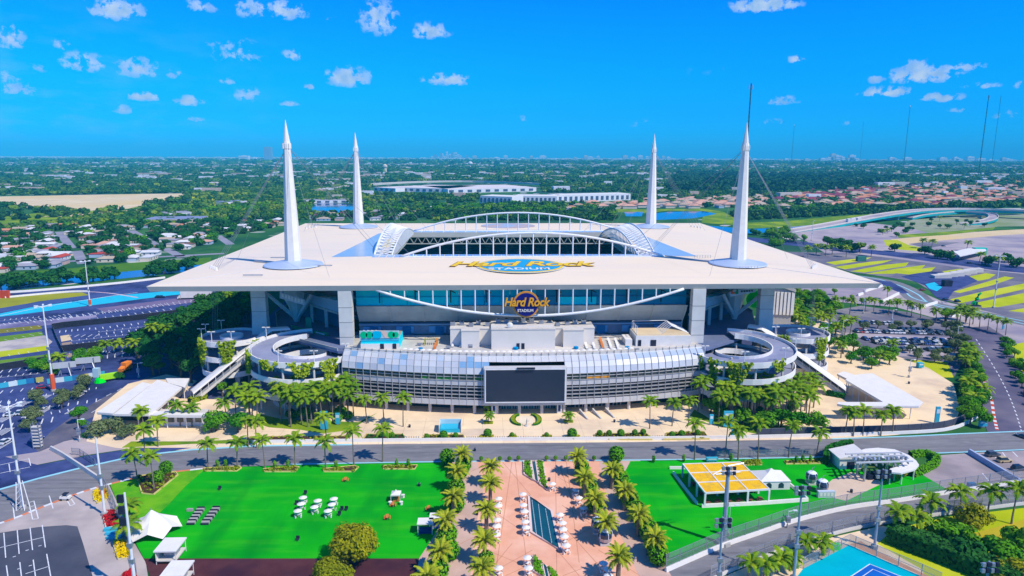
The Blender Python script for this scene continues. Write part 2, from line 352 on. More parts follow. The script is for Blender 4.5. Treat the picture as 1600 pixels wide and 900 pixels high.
grass=mat('grass',(.16,.27,.01),(.09,.19,.01),.09,.95,c3=(.28,.36,.012),s3=.03)
grassY=mat('yellow_green_grass',(.46,.50,.006),(.36,.42,.006),.06,.95,c3=(.52,.53,.03),s3=.02)
grassD=mat('bank_grass',(.085,.21,.012),(.06,.16,.012),.05,.95)
waterm=mat('lake_water',(.015,.08,.26),(.01,.06,.20),.03,.08,spec=.7)
cyan=mat('cyan_paint',(.02,.50,.62),(.03,.42,.54),.2,.7)
cyanP=mat('pale_cyan_paint',(.30,.62,.66),(.26,.55,.60),.2,.7)
paint=mat('marking_paint',(.74,.74,.72),(.58,.58,.58),.8,.8)
redp=mat('red_paint',(.62,.08,.03),(.5,.06,.03),.8,.8)
brown=mat('dark_red_paving',(.075,.022,.028),(.10,.035,.04),.15,.9,c3=(.05,.018,.03),s3=.06)
soil=mat('mulch',(.10,.05,.03),(.06,.035,.02),1.5,.95)
Z=[0.0]
def zz(d=.004): Z[0]+=d; return Z[0]
# --- far fields
area('sand_field',[(-60,322),(0,318),(60,327),(130,330),(200,326),(262,312),(305,302),(160,304),(60,306),(-60,308)],sand,.05)
area('sand_strip',[(60,339),(150,332),(250,325),(270,321),(295,316),(265,330),(190,337)],sand,.045)
area('green_field',[(-60,340),(40,335),(120,325),(220,318),(230,322),(150,334),(60,347),(-60,358)],grass,.04)
area('green_field',[(300,306),(400,300),(452,298),(452,312),(380,318),(300,330)],grassY,.035)
area('green_field',[(470,298),(560,300),(560,312),(470,316)],grass,.035)
area('canal_bank',[(-60,432),(100,420),(200,411),(330,402),(330,412),(200,424),(60,437),(-60,450)],grassD,.02)
area('canal',[(-60,450),(60,438),(110,431),(235,420),(320,413),(320,421),(235,431),(110,443),(-60,463)],waterm,.015)
area('lake',[(484,321),(500,317),(560,319),(566,330),(520,334),(480,332)],waterm,.04)
area('lake',[(1016,334),(1045,331),(1100,330),(1120,334),(1085,341),(1020,344)],waterm,.045)
area('lake',[(975,331),(1005,331),(1003,338),(978,338)],waterm,.045)
area('green_field',[(940,326),(1000,327),(1100,326),(1130,331),(1160,346),(1150,352),(1096,348),(1100,330),(1045,329),(1010,333),(950,331)],grass,.04)
area('green_field',[(1160,348),(1220,346),(1310,338),(1370,334),(1395,336),(1310,348),(1240,354),(1170,357)],grass,.04)
area('canal',[(1100,352),(1170,358),(1240,355),(1290,349),(1290,353),(1240,361),(1160,365),(1100,360)],waterm,.045)
area('dry_field',[(1150,384),(1200,392),(1260,398),(1310,406),(1330,420),(1290,420),(1200,400),(1150,395)],grass,.03)
# --- right interchange and lots
area('interchange_pavement',[(1232,352),(1330,344),(1420,356),(1460,366),(1700,352),(1700,440),(1560,432),(1460,415),(1390,408),(1330,404),(1290,396),(1262,378),(1240,366)],dusty,.03)
area('green_verge',[(1380,375),(1402,375),(1420,383),(1455,390),(1440,393),(1405,390),(1385,384)],grassY,.05)
area('sand_verge',[(1392,374),(1460,368),(1560,360),(1700,354),(1700,360),(1560,368),(1470,376),(1405,384)],sand,.045)
area('green_verge',[(1400,367),(1480,362),(1555,355),(1552,359),(1480,367),(1405,372)],grass,.05)
area('loop_ground',[(1395,362),(1420,345),(1450,337),(1600,334),(1700,340),(1700,352),(1560,354),(1460,366)],mat('loop_gravel',(.34,.33,.24),(.20,.26,.10),.02,.95),.028)
area('dark_lot_marks',[(1420,381),(1452,377),(1500,379),(1450,388)],asphP,.05)
# road beyond the stripes
area('perimeter_road',[(1160,376),(1240,384),(1300,390),(1390,400),(1470,411),(1560,423),(1700,436),(1700,428),(1590,416),(1500,404),(1440,397),(1330,388),(1250,377),(1160,370)],navy,.06)
area('striped_lot',[(1215,393),(1330,396),(1400,404),(1500,418),(1600,428),(1700,440),(1700,520),(1560,492),(1480,470),(1430,440),(1380,432),(1330,425),(1290,414)],asphP,.05)
for i,q in enumerate([[(1290,410),(1330,405),(1362,402),(1350,407),(1305,414)],[(1305,417),(1360,409),(1395,406),(1380,411),(1320,421)],[(1328,424),(1380,414),(1420,410),(1415,416),(1350,426)],[(1352,428),(1400,420),(1446,414),(1440,420),(1395,428)],[(1400,427),(1440,420),(1462,417),(1455,424),(1420,429)],
    [(1472,424),(1500,420),(1516,422),(1500,427),(1480,428)],[(1515,432),(1540,427),(1556,429),(1545,436),(1528,439)],[(1490,456),(1530,444),(1570,432),(1585,434),(1550,446),(1500,458)],[(1484,468),(1530,457),(1600,443),(1700,424),(1700,436),(1600,452),(1530,468),(1500,474)],[(1525,473),(1580,462),(1650,448),(1700,440),(1700,458),(1620,470),(1560,480),(1535,481)],[(1575,486),(1620,478),(1700,462),(1700,490),(1640,492)]]):
    area('grass_strip',q,grassY,.06+.002*i)
area('dark_apron',[(1408,432),(1450,424),(1500,426),(1530,438),(1490,455),(1478,472),(1462,464),(1445,446)],navy,.062)
area('cyan_patch',[(1446,444),(1460,441),(1472,449),(1464,455),(1452,451)],cyan,.07)
# paddock lot right of the roof
area('paddock',[(1240,452),(1330,440),(1400,440),(1470,470),(1600,500),(1700,520),(1700,565),(1560,530),(1500,508),(1400,480),(1290,470)],dusty,.055)
for a,b in [((1350,460),(1378,446)),((1378,474),(1406,459)),((1405,486),(1432,469)),((1432,488),(1465,478)),((1486,498),(1512,487))]:
    p,q=at(*a),at(*b); 
trk=smooth([at(1332,432),at(1385,440),at(1420,455),at(1440,470),at(1485,482),at(1540,492),at(1620,508),at(1720,528)],5)
m=MB(); band(m,trk,17,.075,px=False); m.build('race_track',asph,kind='structure',org=False)
m=MB()
for off in (-9,9): band(m,[(x,y+off) for x,y in trk],1.2,.08,px=False)
m.build('track_edge_paint',cyanP,kind='structure',org=False)
area('dark_apron',[(1362,437),(1392,440),(1408,449),(1420,458),(1410,459),(1385,449)],navy,.085)
# --- right: car park, service road
area('car_park',[(1290,487),(1345,478),(1420,488),(1490,505),(1520,520),(1508,560),(1490,590),(1430,588),(1330,560),(1290,535),(1272,505)],asphP,.06)
area('parking_aisle',[(1300,519),(1490,527),(1495,533),(1302,526)],dusty,.065)
area('parking_aisle',[(1305,546),(1495,552),(1497,560),(1308,553)],dusty,.065)
area('service_road',[(1500,512),(1545,510),(1600,545),(1660,600),(1760,690),(1600,702),(1545,682),(1535,650),(1530,600),(1512,550)],mat('purple_asphalt',(.09,.08,.13),(.13,.115,.165),.08,.9,c3=(.18,.155,.19),s3=.03),.068)
area('roadside_verge',[(1552,520),(1580,528),(1600,560),(1700,640),(1700,540),(1600,505)],dusty,.066)
area('roadside_grass',[(1575,540),(1600,535),(1700,560),(1700,650),(1640,620),(1596,580)],grassY,.069)
area('park_bed',[(1395,560),(1480,566),(1490,590),(1440,590),(1390,576)],grassY,.071)
area('side_lawn',[(1290,561),(1345,559),(1356,572),(1290,573)],lawnY,.0765)
m=MB()
for k in range(26):
    t=k/26; x=1527+t*75; y=530+t*160; px,py=x-2+10*math.sin(t*PI),y
    band(m,[(px,py),(px+2.0,py+3.2)],.35,.075)
m.build('lane_dashes',paint,kind='structure',org=False)
m=MB(); m2=MB()
pl=smooth([at(*p) for p in [(1508,540),(1520,565),(1535,590),(1548,620),(1553,650),(1558,672)]],8)
for k in range(len(pl)-1): band(m if k%2 else m2,[pl[k],pl[k+1]],1.0,.077,px=False)
m.build('red_kerb_dashes',redp,kind='structure',org=False); m2.build('white_kerb_dashes',paint,kind='structure',org=False)
# --- left lots
area('left_lot',[(-120,480),(0,460),(200,440),(330,432),(430,520),(330,600),(245,600),(160,660),(62,712),(-120,780)],navy,.01)
area('beige_aisle',[(-100,528),(0,506),(70,500),(150,492),(152,496),(75,508),(0,515),(-100,540)],mat('worn_aisle',(.30,.27,.36),(.22,.20,.30),.08,.9,c3=(.12,.11,.22),s3=.04),.02)
area('beige_aisle',[(-100,560),(0,533),(70,524),(82,534),(75,540),(0,549),(-100,575)],mat('pale_aisle',(.55,.48,.40),(.42,.37,.34),.08,.9,c3=(.30,.27,.30),s3=.04),.02)
area('beige_aisle',[(150,482),(240,471),(300,463),(320,461),(322,470),(240,480),(165,488)],mat('purple_aisle',(.20,.15,.24),(.14,.11,.20),.08,.9),.02)
area('concrete_strip',[(210,494),(250,488),(290,485),(291,489),(252,493),(214,497)],conc,.03)
for q,mt in [([(-60,528),(0,514),(63,508),(66,514),(0,521),(-60,535)],mat('olive_grass',(.22,.20,.02),(.16,.16,.02),.1,.95)),([(-60,540),(0,526),(65,518),(68,524),(0,534),(-60,549)],mat('mid_grass',(.10,.22,.02),(.14,.26,.02),.1,.95)),([(-60,562),(0,549),(74,540),(77,547),(0,558),(-60,572)],grassY),([(-60,580),(0,563),(78,553),(81,559),(0,571),(-60,588)],mat('mid_grass',(.1,.2,.02)))]:
    area('grass_stalls',q,mt,.024)
area('tan_stall',[(94,525),(108,523),(112,531),(96,534)],sand,.03); area('tan_stall',[(96,536),(111,534),(116,541),(98,544)],mat('tan_concrete',(.40,.28,.20)),.03); area('tan_stall',[(104,553),(112,552),(113,557),(105,559)],mat('tan_concrete',(.4,.28,.2)),.03)
cv=smooth([at(*p) for p in [(-80,478),(0,466),(80,459),(130,456),(170,458),(215,465)]],6)
area('infield_grass',[(-60,478),(8,464),(70,459),(128,457),(140,461),(60,471),(0,483),(-60,492)],mat('infield',(.34,.33,.02),(.25,.26,.02),.05,.95),.03)
m=MB(); band(m,smooth([at(*p) for p in [(-80,497),(0,485),(60,475),(140,464),(190,458)]],4),14,.034,px=False); m.build('race_track',mat('blue_asphalt',(.05,.08,.20),(.07,.10,.24),.1,.9),kind='structure',org=False)
area('cyan_runoff',[(-60,506),(0,490),(50,480),(100,473),(180,462),(260,455),(330,451),(330,456),(262,462),(200,470),(120,480),(50,489),(0,495),(-60,508)],cyan,.04)
m=MB(); band(m,cv,1.6,.045,px=False); m.build('pink_kerb',mat('pink_kerb',(.62,.34,.36),(.60,.50,.50),.3,.8),kind='structure',org=False)
m=MB(); band(m,[at(*p) for p in [(-60,509),(0,493.5),(50,483),(100,474),(180,461.5),(215,457)]],.8,.05,px=False); m.build('runoff_edge',paint,kind='structure',org=False)
def ticks(name,a,b,n,ln,wd=.22,z=.03,slant=0.0,mt=None,two=False):
    """a row of parking-bay lines between photo points a and b"""
    A,B=at(*a),at(*b); dx,dy=B[0]-A[0],B[1]-A[1]; l_=math.hypot(dx,dy); ux,uy=dx/l_,dy/l_
    vx,vy=-uy*math.cos(slant)+ux*math.sin(slant),ux*math.cos(slant)+uy*math.sin(slant); m=MB()
    for k in range(n):
        t=k/(n-1); x,y=A[0]+dx*t,A[1]+dy*t; e=rnd.uniform(.85,1.05)*ln
        band(m,[(x,y),(x+vx*e,y+vy*e)],wd*rnd.uniform(.9,1.15),z,px=False)
    return m.build(name,mt or paint,kind='structure',org=False)
for a,b,n,ln in [((-60,518),(110,492),22,5),((45,505),(150,490),12,5),((70,503),(260,476),20,5),((100,498),(300,473),22,5),((130,502),(300,480),16,5),
    ((93,520),(140,515),6,5),((150,515),(300,497),15,5),((105,527),(148,526),5,5),((155,524),(280,509),12,5),((110,541),(240,526),15,6),((104,556),(170,551),7,5),((165,552),(215,547),5,5),((120,566),(225,553),10,6.5),
    ((0,583),(80,575),7,5.2),((0,603),(60,598),5,7),((0,615),(48,610),4,4),((30,645),(150,628),9,4),((0,672),(80,660),6,6)]:
    ticks('parking_lines',a,b,n,ln,.38)
ticks('parking_lines',(0,520),(62,511),6,4.5,.18); ticks('parking_lines',(0,535),(66,522),6,5,.18); ticks('parking_lines',(0,559),(75,547),6,5,.18); ticks('parking_lines',(0,573),(80,560),7,5,.18)
for a,b,n,ln in [((-40,505),(60,496),12,4),((150,489),(300,470),16,4),((0,590),(80,582),8,3),((155,519),(285,503),12,3),((112,533),(235,519),12,3),((130,560),(215,552),8,3),((40,655),(120,640),7,3),((0,630),(60,622),6,3),((60,620),(150,608),9,3)]: ticks('parking_lines',a,b,n,ln,.3)
m=MB()
for a,b in [((155,519),(285,503)),((112,533),(235,519)),((0,590),(80,582)),((-40,505),(60,496)),((150,489),(300,470))]: band(m,[a,b],.22,.031)
m.build('parking_row_lines',paint,kind='structure',org=False)
# hatched bays in the accessible lot
m=MB()
for (x,y) in [(36,631),(8,640),(66,622),(48,648),(5,675),(5,655),(118,620),(70,640),(3,695),(115,642)]:
    X,Y=at(x,y)
    for k in range(9): band(m,[(X-1.4,Y-3+k*.75),(X+1.4,Y-2.4+k*.75)],.28,.035,px=False)
    for s in (-1.5,1.5): band(m,[(X+s,Y-3.2),(X+s,Y+3.6)],.2,.036,px=False)
m.build('hatched_bays',paint,kind='structure',org=False)
area('service_drive',[(232,588),(262,592),(258,606),(222,614),(195,626),(165,645),(122,660),(128,690),(150,700),(120,716),(70,722),(55,700),(78,676),(125,642),(160,622),(200,604)],mat('drive_asphalt',(.085,.085,.12),(.14,.13,.17),.08,.9,c3=(.21,.185,.20),s3=.05),.05)
m=MB()
for (a,b) in [((150,628),(158,624)),((166,619),(174,615)),((183,611),(190,607)),((118,648),(126,644)),((143,645),(151,640))]: band(m,[a,b],.3,.055)
m.build('drive_dashes',paint,kind='structure',org=False)
area('forecourt',[(-120,730),(0,715),(62,706),(100,690),(128,684),(160,690),(210,700),(130,712),(60,726),(-120,760)],dusty,.052)
# --- promenade in front of the stadium, and the stadium apron
pr=[(135,690),(150,640),(200,600),(260,585),(330,600),(400,560),(520,520),(1090,520),(1200,500),(1290,500),(1330,540),(1400,556),(1450,575),(1490,600),(1500,640),(1490,668),(1400,680),(1300,686),(1000,691.5),(700,693.5),(400,697),(240,706),(180,700)]
area('promenade',pr,cream,.08)
area('stadium_apron',[(-135,262),(-150,520),(150,520),(136,300),(112,272),(75,252),(-70,256)],mat('navy_paving',(.05,.06,.13),(.07,.08,.17),.1,.9),.086,px=False)
m=MB()
for y in (195,203,211,219,227,235): band(m,[(-118,y+1),(118,y-1)],.10,.0865,px=False)
for x in range(-112,118,7): band(m,[(x,191),(x+rnd.uniform(-.2,.2),238)],.09,.087,px=False)
m.build('promenade_joints',creamj,kind='structure',org=False)
m=MB()
for x0,x1,y0,y1 in [(-46,-36,205,216),(-22,-12,222,228),(24,36,200,210),(52,60,212,224),(-8,2,204,209)]: m.q((x0,y0,.088),(x1,y0,.088),(x1,y1,.088),(x0,y1,.088))
m.build('worn_paving',mat('worn_cream',(.68,.52,.36),(.58,.44,.30),.2,.9),kind='structure',org=False)
# grass beds among the palms
for q in [[(408,648),(440,655),(560,660),(590,645),(548,672),(505,678),(470,672),(420,668),(395,660)],[(1085,640),(1110,655),(1200,665),(1290,668),(1280,684),(1180,678),(1130,668),(1078,650)],[(205,690),(300,690),(400,686),(400,693),(300,694),(190,700)]]:
    area('planted_bed',q,grass,.092)
# --- transverse track
edge_hi=[(-150,806),(0,765),(60,748),(120,733),(210,713),(300,703),(400,697),(550,695),(700,693.5),(850,692.5),(1000,691),(1150,689),(1300,686),(1420,682),(1500,678),(1600,674),(1750,670)]
edge_lo=[(-150,862),(0,818),(60,795),(120,772),(170,757),(240,742),(330,731),(450,727),(600,724),(700,722.5),(850,721.5),(1000,720),(1150,718),(1300,715),(1420,711),(1500,708),(1600,704),(1750,700)]
area('apron_strip',[(-150,730),(0,712),(60,727),(140,712),(215,700),(300,700),(210,714),(120,734),(60,750),(0,768),(-150,812)],navy,.094)
area('race_track',edge_hi+edge_lo[::-1],asph,.098)
m=MB(); band(m,edge_hi[:8],1.1,.104); band(m,edge_hi[12:],.8,.104); band(m,[(x,y-1) for x,y in edge_lo[7:]],.7,.104); m.build('track_edge_paint',cyanP,kind='structure',org=False)
ma,mb_=MB(),MB(); el_=smooth([at(*p) for p in edge_lo[:7]],14)
for k in range(len(el_)-1): band(ma if (k//3)%2 else mb_,[el_[k],el_[k+1]],1.0,.105,px=False)
ma.build('kerb_orange',mat('orange_kerb',(.7,.22,.10)),kind='structure',org=False); mb_.build('kerb_white',paint,kind='structure',org=False)
# lower-left concrete and dark lot
area('concrete_apron',[(-150,866),(0,818),(60,795),(120,772),(170,757),(190,800),(205,840),(228,880),(240,960),(-200,960)],mat('apron_concrete',(.50,.42,.375),(.42,.35,.315),.1,.9,c3=(.34,.285,.265),s3=.06,bump=.1,bs=2),.094)
area('dark_lot',[(-200,850),(0,833),(60,824),(104,821),(121,823),(130,850),(146,905),(160,960),(-200,960)],mat('dark_asphalt',(.055,.06,.085),(.08,.085,.11),.1,.9,c3=(.13,.13,.15),s3=.03),.1)
m=MB()
for a,b in [((-20,861),(68,840)),((6,833),(9,872)),((27,829),(30,866)),((47,825),(51,860)),((66,821),(71,856)),((52,875),(56,905)),((31,879),(34,905)),((73,866),(80,905)),((40,897),(78,885)),((10,884),(13,905))]: band(m,[a,b],.22,.106)
for a in [(20,871),(40,861),(60,854),(27,890),(45,885)]: band(m,[a,(a[0]+5,a[1]-1.5)],.25,.106)
m.build('parking_lines',paint,kind='structure',org=False)
m=MB()
for a,b in [((20,787),(23,812)),((45,786),(51,812)),((53,783),(60,811)),((45,786),(53,783)),((51,812),(60,811)),((46,793),(55,790)),((48,800),(57,797)),((77,775),(83,795)),((104,781),(110,791)),((110,778),(117,788)),((104,781),(110,778)),((110,791),(117,788)),((45,716),(48,728)),((14,725),(16,738)),((0,727),(46,717)),((0,740),(47,730))]: band(m,[a,b],.25,.107)
m.build('bay_lines',paint,kind='structure',org=False)
# --- great lawn, terrace, plaza
area('great_lawn',[(172,757),(240,742.5),(330,731.5),(450,727.5),(600,724.5),(694,723),(740,722.5),(735,760),(690,840),(655,873),(225,873),(200,825)],lawnm,.098)
area('worn_lawn',[(172,757),(270,737),(322,732),(290,760),(262,790),(235,815),(215,850),(200,825)],lawnY,.102)
area('dark_red_terrace',[(225,873),(655,873),(640,960),(255,960)],brown,.1)
area('pink_plaza',[(728,722),(940,721),(985,790),(1035,900),(1060,960),(690,960),(703,880),(715,800)],pink,.102)
area('left_walk',[(703,722),(745,722),(756,760),(742,830),(735,900),(735,960),(640,960),(655,873),(680,835),(712,770),(718,750)],walkm,.108)
area('right_walk',[(936,721),(985,721),(975,740),(1003,800),(1040,886),(1052,905),(1000,905),(975,850),(950,790)],walkm,.108)
m=MB()
for a,b in [((735,738),(760,725)),((775,890),(800,722)),((825,900),(805,722)),((870,900),(868,722)),((905,880),(885,722)),((760,860),(870,905)),((772,800),(830,840)),((760,900),(832,860)),((785,722),(830,775)),((880,850),(985,790)),((878,790),(925,820)),((880,900),(985,860)),((870,860),(905,900)),((870,745),(950,790)),((935,860),(1000,900)),((800,850),(775,880)),((875,730),(900,800)),((860,800),(950,900)),((790,900),(835,880)),((715,790),(755,770)),((700,860),(740,840)),((708,830),(746,810)),((950,760),(985,750)),((970,800),(1003,790)),((990,840),(1020,832)),((1005,880),(1038,868))]: band(m,[a,b],.16,.112)
m.build('plaza_joints',pinkj,kind='structure',org=False)
# right lawn, the curved track
c_hi=[(1000,905),(1040,894),(1090,872),(1132,854),(1190,834),(1242,816),(1300,801),(1340,793),(1400,785),(1473,773),(1530,765),(1600,754),(1750,738)]
c_lo=[(1080,930),(1110,908),(1141,893),(1190,873),(1242,853),(1300,836),(1340,826),(1400,815),(1473,804),(1530,797),(1600,788),(1750,772)]
area('right_lawn',[(975,721),(1150,718.5),(1300,715.5),(1320,716),(1340,735),(1390,750),(1438,741),(1487,768),(1400,783),(1340,791),(1300,799),(1242,814),(1190,832),(1132,852),(1090,870),(1044,890),(1003,800),(978,745)],lawnm,.098)
area('asphalt_yard',[(1439,741),(1465,712),(1511,708.5),(1600,704.5),(1700,702),(1700,745),(1592,756),(1485,768)],mat('yard_asphalt',(.42,.34,.32),(.34,.28,.28),.12,.9,c3=(.27,.225,.23),s3=.05),.1)
area('race_track',c_hi+c_lo[::-1],asph,.103)
area('beige_pad',[(1278,770),(1300,750),(1330,738),(1372,750),(1378,756),(1322,783),(1300,778)],mat('beige_concrete',(.66,.50,.36),(.58,.43,.31),.15,.9),.106)
area('lower_green',[(1380,830),(1480,808),(1600,794),(1700,780),(1750,960),(1250,960),(1300,880)],grassY,.09)
area('court_surround',[(1090,925),(1141,897),(1190,877),(1242,858),(1300,840),(1378,822),(1400,826),(1370,850),(1440,890),(1470,960),(1080,960)],cream,.101)
area('dirt_path',[(1327,851),(1345,846),(1372,862),(1500,925),(1480,960),(1440,900)],mat('dirt',(.62,.34,.19),(.50,.27,.15),.3,.95),.107)
area('court',[(1255,889),(1327,852),(1432,898),(1500,930),(1480,975),(1200,960)],mat('teal_court',(.0,.42,.50),(.0,.36,.44),.2,.85),.112)
area('court_inner',[(1318,909),(1359,882),(1412,903),(1480,930),(1380,950)],mat('blue_court',(.01,.13,.47),(.01,.10,.40),.2,.85),.118)
m=MB(); band(m,[(1318,909),(1359,882),(1412,903),(1450,918)],.25,.124); band(m,[(1338,908),(1364,890),(1400,905)],.2,.124); m.build('court_lines',paint,kind='structure',org=False)
area('cone_bed',[(1500,840),(1600,812),(1700,800),(1700,850),(1560,850)],mat('mustard_grass',(.48,.38,.02),(.4,.34,.02),.1,.95),.11)
m=MB()
for a,b in [((1550,708),(1556,716)),((1566,707),(1572,715)),((1582,706),(1590,714)),((1535,740),(1545,752))]: band(m,[a,b],.3,.107)
m.build('bay_lines',paint,kind='structure',org=False)
# ================================================================ STADIUM
roofm=mat('roof_membrane',(.82,.67,.48),(.80,.655,.47),.02,.6,c3=(.755,.64,.50),s3=.008)
rooff=mat('roof_fascia',(.56,.53,.46),(.50,.48,.42),.1,.7)
poly_=mat('polycarbonate',(.33,.46,.58),(.29,.42,.54),.05,.25,spec=.6)
polyS=mat('polycarbonate_strip',(.34,.50,.72),(.26,.40,.64),.15,.25,spec=.6)
turq=mat('turquoise_panel',(.01,.78,.80),(.01,.62,.80),.08,.6)
tealD=mat('deep_teal_glass',(.0,.26,.42),(.0,.18,.36),.08,.3)
greyU=mat('underdeck_concrete',(.72,.69,.60),(.62,.60,.52),.15,.8,c3=(.50,.49,.45),s3=.06)
SX=1.8
E_Z=45.0; I_Z=46.6
oy0,oy1=263.0,513.0
OUT=[(-143.5,oy0),(146.2,oy0+1.4),(150.0,514),(-147.0,512)]
hx,hy0,hy1=66.0,337.0,437.0
st=thing('stadium','huge stadium under a square white canopy roof with four tall spires','stadium',(SX,387,0))
HOLE=[(SX-hx,hy0),(SX+hx,hy0),(SX+hx,hy1),(SX-hx,hy1)]
def lift(x,y):
    """roof height: rises a little from the edge to the mast ring"""
    d=min((x-OUT[0][0])/(52),(OUT[1][0]-x)/52,(y-oy0)/45,(oy1-y)/45); d=max(0,min(1,d)); return E_Z+(I_Z-E_Z)*(d*(2-d))
def canopy():
    m=MB(); GX=40; rings=[]
    def ring(t):
        P=[]
        for s in range(4):
            for k in range(GX):
                u=k/GX
                a=[OUT[s][i]+(OUT[(s+1)%4][i]-OUT[s][i])*u for i in (0,1)]; b=[HOLE[s][i]+(HOLE[(s+1)%4][i]-HOLE[s][i])*u for i in (0,1)]
                x=a[0]+(b[0]-a[0])*t; y=a[1]+(b[1]-a[1])*t
                bow=math.sin(PI*u)*1.5*(1-t) # edges pulled in slightly between the corners
                cx,cy=SX,387; x+=(cx-x)/max(1,abs(cx-x)+abs(cy-y))*bow*.4; 
                P.append((x,y,lift(x,y)))
        return P
    for t in (0,.12,.25,.4,.6,.8,1): rings.append(ring(t))
    n=4*GX; 
    for r in rings: m.v+=r
    for i in range(len(rings)-1):
        for k in range(n):
            a=i*n+k; b=i*n+(k+1)%n; m.f.append((a,b,b+n,a+n)); m.m.append(0)
    off=len(m.v); dz=2.1
    for i,r in enumerate(rings): m.v+=[(x+(SX-x)*.006,y+(387-y)*.006,z-(dz)) if i==0 else (x,y,z-2.6) for x,y,z in r]
    for i in range(len(rings)-1):
        for k in range(n):
            a=off+i*n+k; b=off+i*n+(k+1)%n; m.f.append((a,a+n,b+n,b)); m.m.append(1)
    for i in (0,len(rings)-1):
        for k in range(n):
            a=i*n+k; b=i*n+(k+1)%n
            m.f.append((a,off+a,off+b,b) if i==0 else (a,b,off+b,off+a)); m.m.append(1)
    return m
roof=canopy().build('canopy_roof',[roofm,rooff],st,label='flat white square canopy with the large emblem by its front edge')
# seams of the membrane
for (a,b) in [((-143,263),(SX-hx,hy0)),((146,264),(SX+hx,hy0)),((-147,512),(SX-hx,hy1)),((150,514),(SX+hx,hy1))]:
    pts=[(a[0]+(b[0]-a[0])*t,a[1]+(b[1]-a[1])*t) for t in [i/12 for i in range(13)]]
    MB().tube([(x,y,lift(x,y)+.03) for x,y in pts],.10,4).build('membrane_seam',mat('seam_grey',(.60,.60,.62)),roof)
streaks(roofm,(.60,.55,.46),.30,(.015,.20,1),1.3)
# glazing round the opening: front/back strips and side triangles
def panels(quad,n,nm,mt,z=.12):
    (a,b,c,d)=quad
    for k in range(n):
        t0,t1=k/n+.0015,(k+1)/n-.0015; f=lambda p,q,t:(p[0]+(q[0]-p[0])*t,p[1]+(q[1]-p[1])*t)
        P=[f(a,b,t0),f(a,b,t1),f(d,c,t1),f(d,c,t0)]
        MB().prism(P,[lift(*p)+.02 for p in P],[lift(*p)+z for p in P]).build(nm,mt,roof)
panels([(SX-hx-4,hy0-9),(SX+hx+4,hy0-9),(SX+hx+4,hy0-.3),(SX-hx-4,hy0-.3)],40,'glazing_panel',polyS)
panels([(SX-hx-4,hy1+.3),(SX+hx+4,hy1+.3),(SX+hx+4,hy1+9),(SX-hx-4,hy1+9)],20,'glazing_panel',polyS)
for s in (-1,1):
    P=[(SX+s*(hx+.4),hy0+1),(SX+s*(hx+24),hy0+1)] 
    q=[(SX+s*(hx+1),hy0-5),(SX+s*(hx+23),hy0-8),(SX+s*(hx+20),hy0+30),(SX+s*(hx+16),hy1-8),(SX+s*(hx+12),hy1),(SX+s*(hx+6),hy1-6),(SX+s*(hx+3),hy0+40)]
    MB().prism(q,[lift(*p)+.03 for p in q],[lift(*p)+.14 for p in q]).build('glazing_panel',poly_,roof)
# emblem flat on the roof
gold=mat('gold_lettering',(.86,.58,.02),(.80,.50,.02),.5,.5); goldD=mat('letter_outline',(.28,.12,.02)); blueE=mat('emblem_blue',(.02,.35,.55),(.02,.31,.52),.2,.5)
lx,ly=2.6,302.5
def ell(rx,ry,z,mt,nm,h=.06):
    m=MB(); m.prism([(lx+rx*math.cos(a),ly+ry*math.sin(a)) for a in [2*PI*k/48 for k in range(48)]],z,z+h); return m.build(nm,mt,roof)
zr=lift(lx,ly)-.0
ell(20.3,20.6,zr+.02,mat('emblem_halo',(.55,.62,.66)),'emblem_ring'); ell(19.4,19.6,zr+.10,gold,'emblem_ring'); ell(18.0,17.8,zr+.18,blueE,'emblem_disc')
from mathutils import Matrix as _M
def flat(x,y,z,sx,sy): return _M.Translation((x,y,z))@_M.Diagonal((sx,sy,1,1))
text('Hard Rock','roof_lettering',goldD,flat(lx-.3,ly+2.4,zr+.27,1.0,1.22),15.4,.01,.28,.62,roof,.93)
text('Hard Rock','roof_lettering',gold,flat(lx,ly+2.9,zr+.31,1.0,1.2),15.4,.01,.28,.34,roof,.93)
text('STADIUM','roof_lettering',white,flat(lx-1,ly-10.5,zr+.28,1.0,1.15),6.2,.01,0,.16,roof,1.05)
# back emblem (seen edge-on beyond the opening)
m=MB(); m.prism([(lx+19*math.cos(a),478+17*math.sin(a)) for a in [2*PI*k/32 for k in range(32)]],I_Z+.05,I_Z+.12); m.build('emblem_disc',mat('faded_emblem',(.30,.42,.56),(.5,.36,.30),.1,.6),roof)
# ---- arches
def arch(cy,z0,x0,x1,hgt,n,rt,nm='roof_arch'):
    f=lambda t:(x0+(x1-x0)*t,cy,z0+hgt*(1-(2*t-1)**2))
    a=MB().tube([f(k/40) for k in range(41)],rt,8).build(nm,steelW,st,smooth=True)
    for k in range(1,n):
        x,y,z=f(k/n)
        if z-z0>.8: MB().tube([(x,y,z0-.5),(x,y,z)],rt*.62,6).build('arch_post',steelW,a)
    m=MB().tube([(x0,cy,z0+.1),(x1,cy,z0+.1)],rt*.7,6); m.build('tie_chord',steelW,a)
    return a
arch(hy0-8,I_Z,-54.5,74.6,11.7,20,.55)
arch(hy1+8,I_Z,-60,76,11.9,20,.55)
